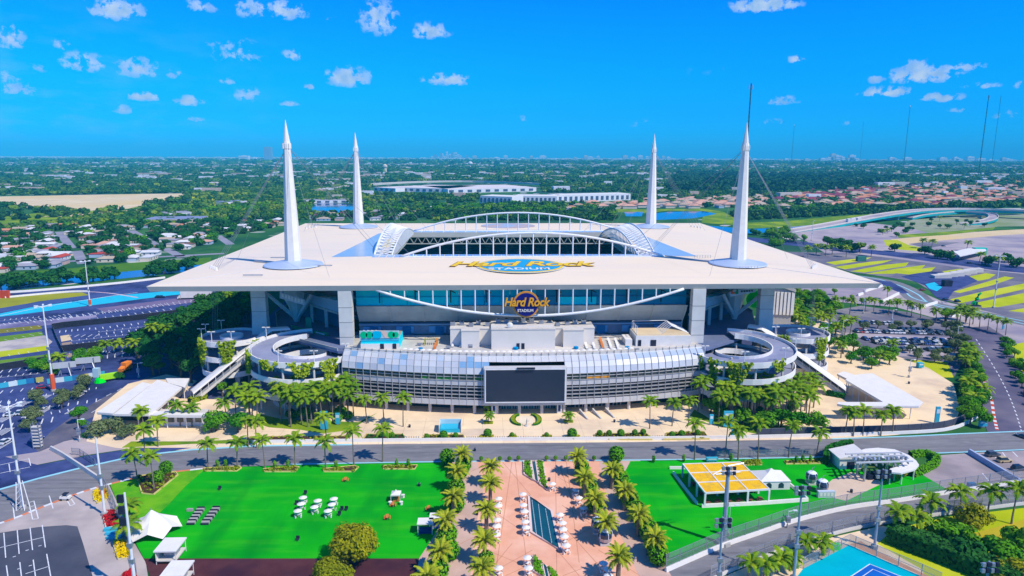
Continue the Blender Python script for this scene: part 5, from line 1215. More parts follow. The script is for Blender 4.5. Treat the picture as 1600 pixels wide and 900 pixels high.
ball(*at(246,745,1.8),2.0,'front ball shrub of the corner island'); ball(*at(259,730,2.0),2.1,'rear ball shrub of the corner island')
island([(1225,722),(1228,726),(1285,725),(1290,719)],'planter of small cypresses right of the white tent'); island([(1160,722),(1163,728),(1190,727),(1188,720)],'low brown planter behind the white tent')
for i,(px,py) in enumerate([(1021,723),(1068,722),(1142,720),(1244,724),(1254,723),(1266,723),(340,730),(353,730),(430,732),(450,731),(525,732),(620,729),(638,729)]):
    x,y=at(px,py); m=MB(); leafball(m,(0,0,1.2),(.55,.55,1.3),160,.18,random.Random(i)); o=thing('small_cypress',f"small dark conical shrub in the planters by the track, {ordn(i)} in the set",'shrub',(x,y,.2),'small conical shrubs'); inst('foliage',m.mesh('foliage',leafT),o); MB().tube([(0,0,0),(0,0,.6)],.08,5).mesh; inst('stem',trunkm(1,.07,.05),o)
# pots along the plaza edge
pot=thing('potted_shrub','x','potted plant',(0,0,0)); MB().lathe(0,0,[(.35,0),(.5,.7)],8).build('pot',conc,pot); inst('leaves',BALL,pot,(0,0,1.2),sc_=.72); inst('inner_growth',BALLC,pot,(0,0,1.2),sc_=.72)
for i,(px,py) in enumerate([(736,723),(752,722),(781,722),(796,722),(810,721),(854,721),(868,721),(884,721),(928,721)]):
    x,y=at(px,py); q=pot if i==0 else dup(pot,(x,y,.1)); q.location=(x,y,.1); q['label']=f"round shrub in a grey pot at the plaza edge, {ordn(i)} from left"; q['group']='potted shrubs along the plaza edge'
# promenade beds by the wall
for i,(pp,lab) in enumerate([([(566,689),(572,680),(630,680),(634,689)],'yellow-edged bed with low dark shrubs left of the plaza axis'),([(657,689),(664,681),(724,681),(727,689)],'yellow-edged bed with a big green ball before the turquoise pool'),([(749,689),(750,682),(770,682),(770,689)],'small square yellow bed left of the oval beds'),([(795,688),(796,682),(806,682),(807,688)],'tiny yellow bed with ball shrub left of centre'),([(848,688),(849,682),(861,682),(862,688)],'tiny yellow bed with ball shrub right of centre'),([(884,688),(886,682),(905,682),(907,688)],'small square yellow bed right of the oval beds'),
    ([(926,688),(932,679),(1010,679),(1019,688)],'long bed with yellow blocks and three ball shrubs, right promenade'),([(1036,688),(1042,678),(1100,676),(1108,687)],'long bed with yellow blocks before the right palm grove'),([(385,690),(390,684),(545,683),(548,690)],'long yellow-green bed beside the left track wall')]): island(pp,lab,.5,7,mat('yellow_flowers',(.45,.38,.012),(.22,.28,.01),1.4,.9) if i not in (0,) else hedgeM)
for i,(px,py,r,l) in enumerate([(597,680,1.0,'bed left'),(612,681,1.1,'bed left'),(693,682,1.5,'pool bed'),(667,683,1.0,'pool bed'),(712,681,1.0,'pool bed'),(800,680,.9,'centre'),(854,680,.9,'centre'),(937,678,1.1,'right'),(952,678,1.1,'right'),(970,679,1.4,'right'),(992,677,1.1,'right'),(1005,676,1.1,'right'),(1050,680,1.1,'far right'),(1065,679,1.2,'far right'),(1090,677,1.1,'far right')]):
    ball(*at(px,py,1),r,f"small clipped ball in the promenade beds, {ordn(i)} from the left",'small clipped balls in the promenade beds',.4)
# oval beds: two crescents
for s,l in ((-1,'left'),(1,'right')):
    cx,cy=at(822,657); P=[(cx+s*(2.2+3.4*math.sin(t)*1.0)-s*0+ (0),cy+5.2*math.cos(t)) for t in [PI*k/12 for k in range(13)]]+[(cx+s*(2.4+1.6*math.sin(t)),cy+4.2*math.cos(t)) for t in [PI-PI*k/12 for k in range(13)]]
    r=thing('crescent_bed',f"{l} crescent-shaped clipped bed on the promenade",'flower bed',(cx+s*4,cy,.1),'crescent beds'); MB().prism(P,.1,.7).build('bed',vineY,r); MB().wall(P,.2,.1,.8,True).build('kerb',hedgeM,r)
# small topiary palms beside the main doors
for i,(px,py,h) in enumerate([(763,644,3),(763,662,3),(878,643,3),(888,660,3)]):
    x,y=at(px,py); palm(x,y,h,f"dwarf palm by the main doors, {['left pair, rear','left pair, front','right pair, rear','right pair, front'][i]}",'coconut',False,'dwarf palms by the doors',.75)
    MB().obox(x,y,.1,.8,3.4,1.2).build('planter_box',vineY,None,f"low hedge box under the dwarf palm, {['left rear','left front','right rear','right front'][i]} of the main doors",'planter','hedge boxes by the doors')
# promenade palms (tall, slim)
for i,(px,py,h) in enumerate([(388,700,9),(401,702,9),(573,664,9),(600,664,10),(630,669,11),(1015,672,10),(1050,668,9),(1076,664,9),(1320,683,9),(1333,684,9),(1348,683,9),(1376,683,8),(1394,681,9),(282,668,8),(300,669,7),(225,674,7),(247,700,9),(510,688,8),(355,664,8)]):
    x,y=at(px,py-2); palm(x,y,h,f"slim coconut palm standing alone on the cream promenade, {ordn(i)} in the scatter",'coconut',i<8,'slim palms on the promenade')
# palm groves either side of the doors
def grove(poly,n,h0,h1,lab,seed,key='coconut',near=None):
    g=random.Random(seed); P=[at(*p) for p in poly]; xs_=[p[0] for p in P]; ys_=[p[1] for p in P]; pts=[]; t=0
    while len(pts)<n and t<6000:
        t+=1; x,y=g.uniform(min(xs_),max(xs_)),g.uniform(min(ys_),max(ys_))
        if inpoly(x,y,P) and all((x-a)**2+(y-b)**2>9 for a,b in pts): pts.append((x,y))
    pts.sort(key=lambda p:(topx(p[0],p[1],0)[0]))
    for i,(x,y) in enumerate(pts): palm(x,y,g.uniform(h0,h1),f"tall palm in {lab}, {ordn(i)} from the left",key,False,'palms in '+lab,1.15,g=g)
def wood_low(poly,n,lab,seed):
    g=random.Random(seed); P=[at(*p) for p in poly]; xs_=[p[0] for p in P]; ys_=[p[1] for p in P]; k=0
    while k<n:
        x,y=g.uniform(min(xs_),max(xs_)),g.uniform(min(ys_),max(ys_))
        if inpoly(x,y,P): ball(x,y,g.uniform(1.0,1.7),f"low green understorey shrub in {lab}, {ordn(k)} planted",'understorey shrubs in the groves',.05,'understorey_shrub'); k+=1
grove([(432,650),(470,642),(545,640),(556,648),(545,660),(500,668),(440,668)],26,8.5,13,'the grove left of the doors',1)
wood_low([(432,646),(545,642),(552,660),(500,664),(440,662)],12,'the left palm grove',51); wood_low([(1085,642),(1250,640),(1268,660),(1110,660)],16,'the right palm grove',52)
grove([(366,660),(375,648),(402,652),(404,668),(380,672)],6,9,12,'the clump below the left spiral',2)
grove([(1082,640),(1110,632),(1250,638),(1270,660),(1200,668),(1110,660)],34,8.5,13,'the grove right of the doors',3)
grove([(1240,620),(1275,618),(1275,645),(1245,645)],5,8,10,'the clump beside the right tube',4)
for i,(px,py,h,r,k) in enumerate([(338,674,7,4.2,'tree'),(372,676,7.5,4.6,'tree'),(330,676,5,3,'tree'),(176,676,6,4.5,'silver'),(155,682,5.5,4,'silver'),(196,684,5,3.5,'silver'),(125,662,6.5,3.0,'tree'),(128,672,4,2.0,'tree'),(1195,672,7,4.5,'tree'),(1245,676,8,4.8,'tree'),(1275,678,8,4.6,'tree'),(1220,668,7,4,'tree'),(1160,662,6,4,'tree'),(1110,648,7,4,'tree'),(348,620,6,2.6,'tree'),(250,585,6,3,'dark'),(478,656,5,3,'tree'),(530,652,4,3,'tree'),(1128,655,5,3,'tree')]):
    x,y=at(px,py); tree(x,y,h,r,f"{'silvery' if k=='silver' else 'leafy green'} tree in front of the stadium, {ordn(i)} of the planted ones",k,'planted trees before the stadium')
# two big round olive-green trees on the lawn
CR['dome']=[MB().add(DOME).mesh('crown',leafO)]
tree(*at(552,843,6.0),9.6,6.1,'huge round olive-green tree at the bottom edge of the great lawn','dome',None); tree(*at(519,894,5.0),8,5.1,'second olive-green tree, cut by the bottom edge of the picture','dome',None)
# lower right: palms, dark hedge, trees
for i,(px,py,h,l) in enumerate([(1500,806,7,'first of three behind the hedge'),(1542,808,8,'second of three behind the hedge'),(1580,819,10,'rightmost, on the mustard grass'),(1452,835,9,'tall one above the dark hedge'),(1395,838,7,'left of the tall pole'),(1432,842,6,'bright, right of the tall pole'),(1215,895,4,'small, left of the court'),(1240,892,3,'small, at the court corner'),(1262,870,4,'yellow-green, at the court fence'),(1284,868,4,'beside the green bin'),(1170,905,4,'small, at the bottom beside the track'),(1193,903,4,'small, second beside the track')]):
    x,y=at(px,py); palm(x,y,h,f"coconut palm {l}",'coconut',True,'palms around the court',1.15 if i<6 else .95)
hedge([at(*p) for p in [(1390,842),(1430,858),(1480,876),(1540,900),(1600,925)]],.1,4.2,5.5,leafK,'tall dark hedge running along the dirt path beside the court','hedge',dens=11,ls=.42)
for i,(px,py,h,r,k) in enumerate([(1520,828,6.5,5.0,'olive'),(1470,845,5,4.5,'tree'),(1500,858,6,5,'tree'),(1540,872,6,5,'tree'),(1570,885,6,4.5,'tree'),(1510,880,6,4.5,'dark'),(1592,862,6.5,5.2,'tree'),(1578,912,5.5,4.6,'olive'),(1460,866,5,4,'dark'),(1545,905,5,4,'dark')]):
    x,y=at(px,py); tree(x,y,h,r,f"broad {'olive' if k=='olive' else 'dark' if k=='dark' else 'green'} tree in the thicket by the dirt path, {ordn(i)} listed",k,'thicket trees by the court')
# dense wood left of the stadium
def wood_(poly,n,h0,h1,lab,seed,key,r0=3.2,r1=5.2,dmin=4.2,palms=0):
    g=random.Random(seed); P=[at(*p) for p in poly]; xs_=[p[0] for p in P]; ys_=[p[1] for p in P]; pts=[]; t=0
    while len(pts)<n and t<9000:
        t+=1; x,y=g.uniform(min(xs_),max(xs_)),g.uniform(min(ys_),max(ys_))
        if inpoly(x,y,P) and all((x-a)**2+(y-b)**2>dmin*dmin for a,b in pts): pts.append((x,y))
    pts.sort(key=lambda p:p[0])
    for i,(x,y) in enumerate(pts):
        if g.random()<palms: palm(x,y,g.uniform(h0,h1),f"palm standing in {lab}, {ordn(i)} plant from the left",'coconut',False,'palms in '+lab,1.15,g=g)
        else: tree(x,y,g.uniform(h0,h1),g.uniform(r0,r1),f"{'dark' if key=='dark' else 'silvery' if key=='silver' else 'green'} tree in {lab}, {ordn(i)} plant from the left",key,'trees in '+lab,g=g)
wood_([(218,588),(212,560),(232,535),(270,515),(330,480),(345,470),(400,470),(400,500),(345,540),(320,580),(300,600),(262,590)],105,9,13,'the dark wood left of the stadium',21,'dark',3.8,5.6,4.3,.12)
wood_([(1225,505),(1240,492),(1280,495),(1330,520),(1335,570),(1312,572),(1290,550),(1265,530),(1236,520)],34,6,10,'the green belt by the car park',22,'tree',3,4.4,4.5,.35)
wood_([(1200,470),(1245,462),(1300,478),(1345,488),(1340,500),(1250,490),(1205,488)],26,6,9,'the belt behind the fin building',23,'tree',3,4.4,5,.2)
wood_([(1345,560),(1395,552),(1400,570),(1360,580)],8,5,7,'the corner by the side lawn',24,'tree',3,4.2,4,.2)
wood_([(1395,548),(1500,560),(1500,572),(1400,562)],10,4,5,'the bed in front of the parked cars',25,'silver',2.4,3.2,4)
wood_([(1320,512),(1480,514),(1484,519),(1320,518)],9,4,5.5,'the median of the car park',26,'silver',2.4,3.2,6)
wood_([(1503,560),(1518,548),(1532,600),(1544,650),(1542,668),(1500,668),(1502,640),(1505,600)],38,4,7.5,'the belt beside the service road',27,'tree',2.4,3.6,3.2,.3)
wood_([(1480,520),(1500,520),(1512,548),(1492,556)],8,5,8,'the corner by the parked cars',28,'silver',3,4,3.6)
wood_([(1555,525),(1568,525),(1590,560),(1640,620),(1660,660),(1625,660),(1590,600)],30,3,4.5,'the roadside hedge trees',29,'tree',2,2.8,2.4)
wood_([(1460,498),(1520,500),(1524,508),(1465,508)],10,6,9,'the clump beyond the parked cars',30,'tree',3,4.2,4,.5)
for i,(px,py) in enumerate([(1386,468),(1401,491),(1417,491),(1424,494),(1388,492),(1438,497),(1514,512),(1530,513),(1543,516),(1557,520),(1571,524),(1351,487),(1365,487),(1399,488)]):
    x,y=at(px,py); palm(x,y,7.5,f"small palm along the paddock edge, {ordn(i)} noted from the roof corner",'coconut',False,'small palms along the paddock')
for i,(px,py) in enumerate([(1303,461),(1317,473),(1331,471),(1346,476),(1358,474),(1375,479)]): tree(*at(px,py),4.5,2.2,f"small round tree in the strip above the car park, {ordn(i)} from the left",'tree','small round trees above the car park')
wood_([(40,578),(100,565),(190,548),(215,552),(120,578),(60,592)],16,4,6,'the screen hedge by the billboards',31,'tree',2.6,3.6,4,.2)
wood_([(45,640),(60,625),(70,640),(58,665),(42,680)],7,4,6,'the verge of the accessible lot',32,'silver',2.4,3.2,3)
wood_([(78,640),(95,628),(112,618),(128,600),(140,602),(105,645)],8,4,5.5,'the drive verge',33,'silver',2.2,3,3)
wood_([(0,446),(40,440),(85,432),(115,440),(80,448),(0,456)],14,7,10,'the canal side, far left',34,'dark',4.5,7,7)
wood_([(120,440),(175,428),(180,436),(130,445)],9,7,10,'the canal side by the lamp post',35,'dark',4.5,7,6)
wood_([(232,424),(300,412),(320,418),(240,436)],10,7,10,'the canal side near the roof corner',36,'dark',4.5,7,7)
wood_([(1400,352),(1440,342),(1500,346),(1560,348),(1520,360),(1420,364)],16,5,8,'the gravel ground inside the loop ramp',38,'dark',3,4.5,7,.3)
wood_([(1330,352),(1420,357),(1440,363),(1400,371),(1350,362)],14,4,7,'the interchange islands',39,'dark',3,4.5,8,.4)
wood_([(1188,362),(1240,365),(1272,384),(1205,389)],24,7,11,'the clump beyond the right roof edge',40,'tree',4,6,7)
wood_([(1270,380),(1330,386),(1350,396),(1290,392)],8,9,12,'the street trees by the interchange',37,'dark',5,7,6)
for i,(px,py,k) in enumerate([(1330,394,'t'),(1315,392,'t'),(1290,400,'p'),(1262,402,'p'),(1275,398,'p'),(1300,398,'p'),(1322,402,'p'),(1344,396,'p'),(1361,401,'p'),(1445,397,'t'),(1465,404,'t'),(1480,406,'t'),(1398,393,'t'),(1545,415,'t'),(1575,410,'t'),(1588,418,'t'),(1530,412,'p'),(1560,418,'p'),(1510,392,'p'),(1440,388,'p'),(1455,390,'p')]):
    x,y=at(px,py); (palm(x,y,9,f"street palm near the striped lot, {ordn(i)} on the list",'coconut',False,'street palms near the striped lot',1.5) if k=='p' else tree(x,y,9,6.5,f"spreading dark tree near the striped lot, {ordn(i)} on the list",'dark','spreading trees near the striped lot'))
# --- far trees: unlinked crown variants, scattered where the photo shows canopy
def farvar(nm,mt,seed,n,ls):
    m=MB(); g=random.Random(seed)
    for k in range(4): 
        a=g.uniform(0,6.28); leafball(m,(.45*math.cos(a),.45*math.sin(a),.55+g.uniform(-.1,.25)),(.55,.55,.45),n//4,ls,g,.5)
    m.blob((0,0,.45),(.75,.75,.42),seed,7,4,.2)
    return m.mesh(nm,mt)
def instmat(nm,c,c2):
    m=mat(nm,c,c2,.05,.9,orand=.7); return m
VAR=[farvar('far_crown',instmat('far_leaf_a',(.022,.095,.018),(.05,.15,.02)),1,70,.26),farvar('far_crown',instmat('far_leaf_b',(.012,.06,.022),(.025,.09,.02)),2,70,.26),farvar('far_crown',instmat('far_leaf_c',(.09,.19,.012),(.13,.22,.02)),3,70,.26)]
vcol=bpy.data.collections.new('crown_variants')
for i,v in enumerate(VAR): o=bpy.data.objects.new('crown_variant_%d'%i,v); vcol.objects.link(o)
def scatter(name,pts):
    """pts: x,y,z,scale,variant -> one object instancing crowns on its vertices"""
    me=bpy.data.meshes.new(name); me.from_pydata([(p[0],p[1],p[2]) for p in pts],[],[])
    a=me.attributes.new('sz','FLOAT','POINT'); a.data.foreach_set('value',[p[3] for p in pts])
    a=me.attributes.new('pick','INT','POINT'); a.data.foreach_set('value',[p[4] for p in pts])
    a=me.attributes.new('spin','FLOAT','POINT'); a.data.foreach_set('value',[rnd.uniform(0,6.28) for p in pts])
    o=bpy.data.objects.new(name,me); COL.objects.link(o); reg(o,None); o['kind']='stuff'
    ng=bpy.data.node_groups.new(name,'GeometryNodeTree'); ng.interface.new_socket('Geometry',in_out='INPUT',socket_type='NodeSocketGeometry'); ng.interface.new_socket('Geometry',in_out='OUTPUT',socket_type='NodeSocketGeometry')
    n=ng.nodes; gi=n.new('NodeGroupInput'); go=n.new('NodeGroupOutput'); ip=n.new('GeometryNodeInstanceOnPoints'); ci=n.new('GeometryNodeCollectionInfo'); ci.inputs[0].default_value=vcol; ci.inputs[1].default_value=True; ci.inputs[2].default_value=True
    ip.inputs['Pick Instance'].default_value=True
    def att(nm,t):
        q=n.new('GeometryNodeInputNamedAttribute'); q.data_type=t; q.inputs[0].default_value=nm; return q.outputs[0]
    cx=n.new('ShaderNodeCombineXYZ'); ng.links.new(att('spin','FLOAT'),cx.inputs[2])
    cs=n.new('ShaderNodeCombineXYZ'); sz=att('sz','FLOAT'); [ng.links.new(sz,cs.inputs[i]) for i in range(3)]
    ng.links.new(gi.outputs[0],ip.inputs['Points']); ng.links.new(ci.outputs[0],ip.inputs['Instance']); ng.links.new(att('pick','INT'),ip.inputs['Instance Index'])
    ng.links.new(cx.outputs[0],ip.inputs['Rotation']); ng.links.new(cs.outputs[0],ip.inputs['Scale']); ng.links.new(ip.outputs[0],go.inputs[0])
    md=o.modifiers.new('scatter','NODES'); md.node_group=ng; return o
# ================================================================ TRACKSIDE: walls, fences, banners
meshm=bpy.data.materials.new('wire_mesh'); meshm.use_nodes=True
_n=meshm.node_tree; _t=_n.nodes.new('ShaderNodeBsdfTransparent'); _x=_n.nodes.new('ShaderNodeMixShader'); _x.inputs[0].default_value=.22; _n.nodes['Principled BSDF'].inputs['Base Color'].default_value=(.25,.27,.30,1)
_n.links.new(_t.outputs[0],_x.inputs[1]); _n.links.new(_n.nodes['Principled BSDF'].outputs[0],_x.inputs[2]); _n.links.new(_x.outputs[0],_n.nodes['Material Output'].inputs[0])
screen=mat('black_screen',(.02,.022,.035),(.03,.03,.05),.4,.8)
def resample(P,st):
    out=[P[0]]; acc=0
    for a,b in zip(P,P[1:]):
        L_=math.hypot(b[0]-a[0],b[1]-a[1]); t=st-acc
        while t<=L_: out.append((a[0]+(b[0]-a[0])*t/L_,a[1]+(b[1]-a[1])*t/L_)); t+=st
        acc=(acc+L_)%st
    return out
def fence(pxl,h,lab,z0=.1,step=4.0,solid=None,group=None,curved=True,px=True,nm='fence',rails=2,pr=.07):
    P=[at(*p) for p in pxl] if px else pxl
    if curved: P=smooth(P,4)
    Q=resample(P,step)[:290]; r=thing(nm,lab,'fence',(*Q[0],z0),group)
    for x,y in Q: MB().box(x-pr,x+pr,y-pr,y+pr,z0,z0+h).build('post',steel if solid is None else dark,r)
    for k in range(rails): z=z0+h*(k+1)/rails; MB().wall(P,.07,z-.1,z-.02).build('rail',steel,r)
    MB().wall(P,.03 if solid is None else .1,z0,z0+h-.12).build('mesh_panel' if solid is None else 'screen_cloth',meshm if solid is None else solid,r); return r
def lowwall(pxl,h,lab,t=.5,z0=.1,mt=None,curved=True,cat='wall',nm='barrier_wall',seg=4.0):
    P=[at(*p) for p in pxl]
    if curved: P=smooth(P,4)
    Q=resample(P,seg)+[P[-1]]; Q=Q[:290]; r=thing(nm,lab,cat,(*P[0],z0)); mt=mt or white; ms={}
    for a,b in zip(Q,Q[1:]):
        dx,dy=b[0]-a[0],b[1]-a[1]; L_=math.hypot(dx,dy)
        if L_<.3: continue
        k=round(L_-.04,1)
        if k not in ms:
            ms[k]=MB().prism([(0,-t/2),(k,-t/2),(k,t/2),(0,t/2)],0,h,top=[(0,-t*.32),(k,-t*.32),(k,t*.32),(0,t*.32)]).mesh('barrier_block',mt)
        inst('barrier_block',ms[k],r,(a[0]-r.location.x,a[1]-r.location.y,0),rz=math.atan2(dy,dx))
    return r
lowwall([(395,693),(500,691.5),(700,689.5),(850,688.5),(1000,687.5),(1150,685.5),(1300,682),(1420,678),(1480,673),(1512,662),(1530,650)],1.1,'long white concrete barrier between the promenade and the track',.6)
fence([(1182,681),(1300,678),(1420,674),(1478,668),(1508,657)],2.6,'dark screened fence behind the white barrier, right of the doors',step=5,solid=mat('fence_cloth',(.08,.09,.12),(.06,.065,.09),.3,.8))
lowwall(c_hi[1:],1.1,'white concrete barrier along the inside of the curved track',.7)
fence(c_hi[1:],3.4,'tall catch fence above the inside barrier of the curved track',z0=1.2,step=4.5)
lowwall([(x,y+1) for x,y in c_lo[1:]],.9,'grey concrete barrier along the outside of the curved track',.5,mt=concL)
fence([(x,y+1) for x,y in c_lo[1:]],3.0,'catch fence on the outside of the curved track by the court',z0=1.0,step=4.5)
fence([(1255,889),(1327,852),(1432,897),(1470,914)],3.0,'green mesh fence round the teal court',step=5,curved=False)
fence([(1120,716),(1240,713),(1342,711)],2.4,'light fence between the right lawn and the track',step=4)
lowwall([(0,459),(60,455),(140,448),(200,442),(258,435)],1.4,'long white barrier beside the canal on the left',1.2)
lowwall([(8,466),(60,461),(110,457),(140,456.5)],1.2,'white barrier round the olive infield on the left',.9)
MB().box(at(4,466)[0]-4,at(4,466)[0]+4,at(4,466)[1],at(4,466)[1]+2,.05,5).build('red_marshal_box',mat('red_paint'),None,'red box at the end of the white infield barrier','box')
for q,l,h in [([(82,515),(100,512),(200,502),(305,489)],'black screened fence across the left lot, farthest',3.4),([(96,550),(150,544),(245,530)],'black screened fence across the left lot, middle',3.4),([(0,579),(50,571),(102,561)],'black screened fence below the grass stalls',3.2),([(82,514),(88,530),(97,549),(102,560)],'short black fence linking the two rows of stalls',2.4)]:
    fence(q,h,l,.05,6,solid=screen,curved=False,rails=1)
def banner(pxl,h,lab,cols,step=3.0):
    P=[at(*p) for p in pxl]; Q=resample(P,step); r=thing('banner_fence',lab,'fence',(*Q[0],.05))
    for i,(a,b) in enumerate(zip(Q,Q[1:])): MB().wall([a,b],.12,.05,h).build('banner_panel',cols[i%len(cols)],r)
    return r
bc=[mat('banner_cyan',(.05,.42,.55)),mat('banner_white',(.62,.72,.72)),mat('banner_cyan'),mat('banner_blue',(.03,.20,.42)),mat('banner_yellow',(.55,.48,.12)),mat('banner_white')]
banner([(0,607),(40,600),(70,596)],2.2,'cyan and white banner fence across the left lot, left of the gap',bc); banner([(74,600),(120,594),(170,586)],2.2,'cyan and white banner fence across the left lot, right of the gap',bc)
fence([(0,612),(60,601),(75,604),(160,592)],2.0,'black screen behind the banner fence',.05,6,solid=screen,curved=False,rails=1) if False else None
lowwall([(80,703),(100,714),(130,734),(158,753)],1.3,'pale diagonal barrier crossing the track at the lower left',.8,mt=concL,curved=False)
fence([(158,753),(175,785),(185,812),(200,850),(215,905)],3.2,'tall catch fence along the left edge of the great lawn',step=3.5)
fence([(113,711),(125,712),(150,729)],2.4,'short blue-grey frame fence beside the diagonal barrier',step=3,curved=False)
lowwall([(1514,709),(1550,731),(1592,756)],1.6,'pale diagonal barrier beside the parked sport utility cars',1.0,mt=mat('blue_grey_wall',(.42,.48,.62)),curved=False)
lowwall([(1052,741),(1070,765),(1089,789)],.9,'white diagonal low wall left of the yellow pergola',.6,curved=False); lowwall([(1096,793),(1180,789),(1262,783)],.9,'white low wall in front of the yellow pergola',.8,curved=False); lowwall([(1223,750),(1243,767),(1262,783)],.9,'white low wall running back from the pergola corner',.6,curved=False); lowwall([(1046,733),(1072,733)],.8,'short white low wall behind the yellow pergola',.6,curved=False)
# bollards along the promenade edge
bo=MB().lathe(0,0,[(.16,0),(.16,.9),(.05,1.0)],6).mesh('bollard',conc); i=0
for a,b,n in [((630,686),(656,686),7),((728,686),(748,686),6),((772,686),(794,686),6),((808,686),(847,686),10),((864,686),(883,686),6),((908,686),(925,686),5),((1018,685),(1036,684),5)]:
    A,B=at(*a),at(*b)
    for k in range(n):
        t=(k+.5)/n; inst('bollard',bo,None,(A[0]+(B[0]-A[0])*t,A[1]+(B[1]-A[1])*t,.1),label=f"short grey bollard at the promenade edge, {ordn(i)} from the left",cat='bollard',group='bollards at the promenade edge'); i+=1
# ---------------------------------------------------------------- lamp and floodlight poles
lampw=mat('lamp_white',(.78,.80,.80)); poleM=mat('pole_bluegrey',(.36,.44,.52),(.30,.38,.46),.5,.5,.3)
def pole(base,top,lab,kind='flood',r0=.38,band_=None,nm='floodlight_pole',cat='light pole',grp='floodlight poles'):
    x,y=at(*base); xt,h=atY(top[0],top[1],y); h=max(h,4); r=thing(nm,lab,cat,(x,y,.1),grp)
    MB().tube([(x,y,.1),(x,y,h)],[r0,r0*.55],8).build('pole',poleM if kind=='flood' else steelW,r); MB().lathe(x,y,[(r0*2.6,.1),(r0*2.4,.9),(r0*1.4,1.1)],8).build('footing',conc,r)
    if kind=='flood':
        for j,zz_ in enumerate((h-.4,h-1.7)):
            MB().box(x-1.7,x+1.7,y-.1,y+.1,zz_-.1,zz_+.1).build('crossarm',steel,r)
            for k in range(4): f=MB().obox(x-1.4+k*.93,y-.45,zz_-.45,zz_+.35,.62,.5,.0).build('floodlight',dark if k%2 else steel,r)
    elif kind=='star':
        for k in range(6): a=k*PI/3; MB().tube([(x,y,h-.3),(x+2.4*math.cos(a),y+2.4*math.sin(a),h)],.1,4).build('arm',steelW,r); MB().obox(x+2.7*math.cos(a),y+2.7*math.sin(a),h-.15,h+.2,1.3,.6,a).build('lamp_head',lampw,r)
    elif kind=='lamp':
        MB().tube([(x,y,h-.2),(x+1.4,y,h)],.08,4).build('arm',steelW,r); MB().obox(x+1.7,y,h-.1,h+.15,1.1,.45).build('lamp_head',lampw,r)
    elif kind=='bare':
        for k in range(3): MB().box(x-1.6,x-.4,y-.3,y+.3,h-2.2-k*2.6,h-.5-k*2.6).build('floodlight',dark,r)
    if band_: MB().lathe(x,y,[(r0*2.2,1),(r0*2.2,band_*.8)],8).build('wrap_banner',mat('orange_wrap',(.75,.12,.04)),r)
    for z in (h*.35,h*.5): MB().box(x-.55,x+.55,y-.5,y+.2,z,z+.9).build('junction_box',steel,r)
    return r
o=pole((1130,850),(1133,728),'thick mast pole on the right lawn with wide cross-arms on top','flood',.75)
x,y=at(1130,850); h=atY(1133,728,y)[1]
for s in (-1,1): MB().tube([(x,y,h),(x+s*4.2,y+s*1.2,h-.8+s*.9)],.16,4).build('crossarm',steel,o)
MB().tube([(x-3.5,y-1.2,h-1.6),(x+3.5,y+1.2,h-2.2)],.14,4).build('crossarm',steel,o)
pole((1120,945),(1128,808),'floodlight pole cut by the bottom edge, in front of the mast pole','flood',.36); pole((1240,906),(1248,758),'floodlight pole left of the court, between track and yellow palms','flood',.36); pole((1366,857),(1376,733),'slim floodlight pole at the corner of the court','flood',.34)
pole((1529,990),(1543,877),'floodlight head rising from below the bottom right corner','flood',.34); pole((213,935),(197,770),'floodlight pole beside the white star tent, heads facing left','bare',.42); pole((164,805),(151,684),'bare grey pole by the red flower bed','none',.36)
o=pole((36,795),(18,634),'tall pole with a star of lamps on a lattice base, lower left','star',.36); x,y=at(36,795)
for s in (-1,1):
    for t in (-1,1): MB().tube([(x+s*1.1,y+t*1.1,.1),(x+s*.5,y+t*.5,8)],.14,4).build('lattice_leg',steelW,o)
for k in range(5): MB().tube([(x-1+k*.12,y-1+k*.12,k*1.6),(x+1-k*.12,y-1+k*.12,k*1.6+1.6)],.1,4).build('lattice_brace',steelW,o)
pole((141,478),(133,408),'lamp pole with a star of lamps by the cyan runoff','star',.4,5); pole((84,611),(72,478),'lamp pole wrapped in an orange banner in the left lot','star',.4,9); pole((1552,481),(1561,400),'lamp pole among the striped grass on the right','star',.35)
pole((1349,490),(1350,450),'lamp pole at the car park edge','lamp',.22); pole((1392,516),(1393,484),'lamp pole over the parked cars','lamp',.22); pole((1494,540),(1495,510),'lamp pole at the end of the car rows','lamp',.22); pole((217,590),(218,567),'lamp pole by the drive under the dark wood','lamp',.2); pole((125,690),(121,655),'lamp post beside the drive, lower left','lamp',.16)
pole((1315,535),(1317,500),'lamp pole by the green belt','lamp',.22); pole((1420,590),(1419,562),'lamp pole at the cream forecourt','lamp',.2); pole((1230,825),(1225,798),'short lamp in the right lawn','lamp',.1); pole((1138,838),(1140,790),'thin white lamp beside the mast pole','lamp',.1)
pole((1268,376),(1268,345),'thin lamp beside the flyover approach','lamp',.4)
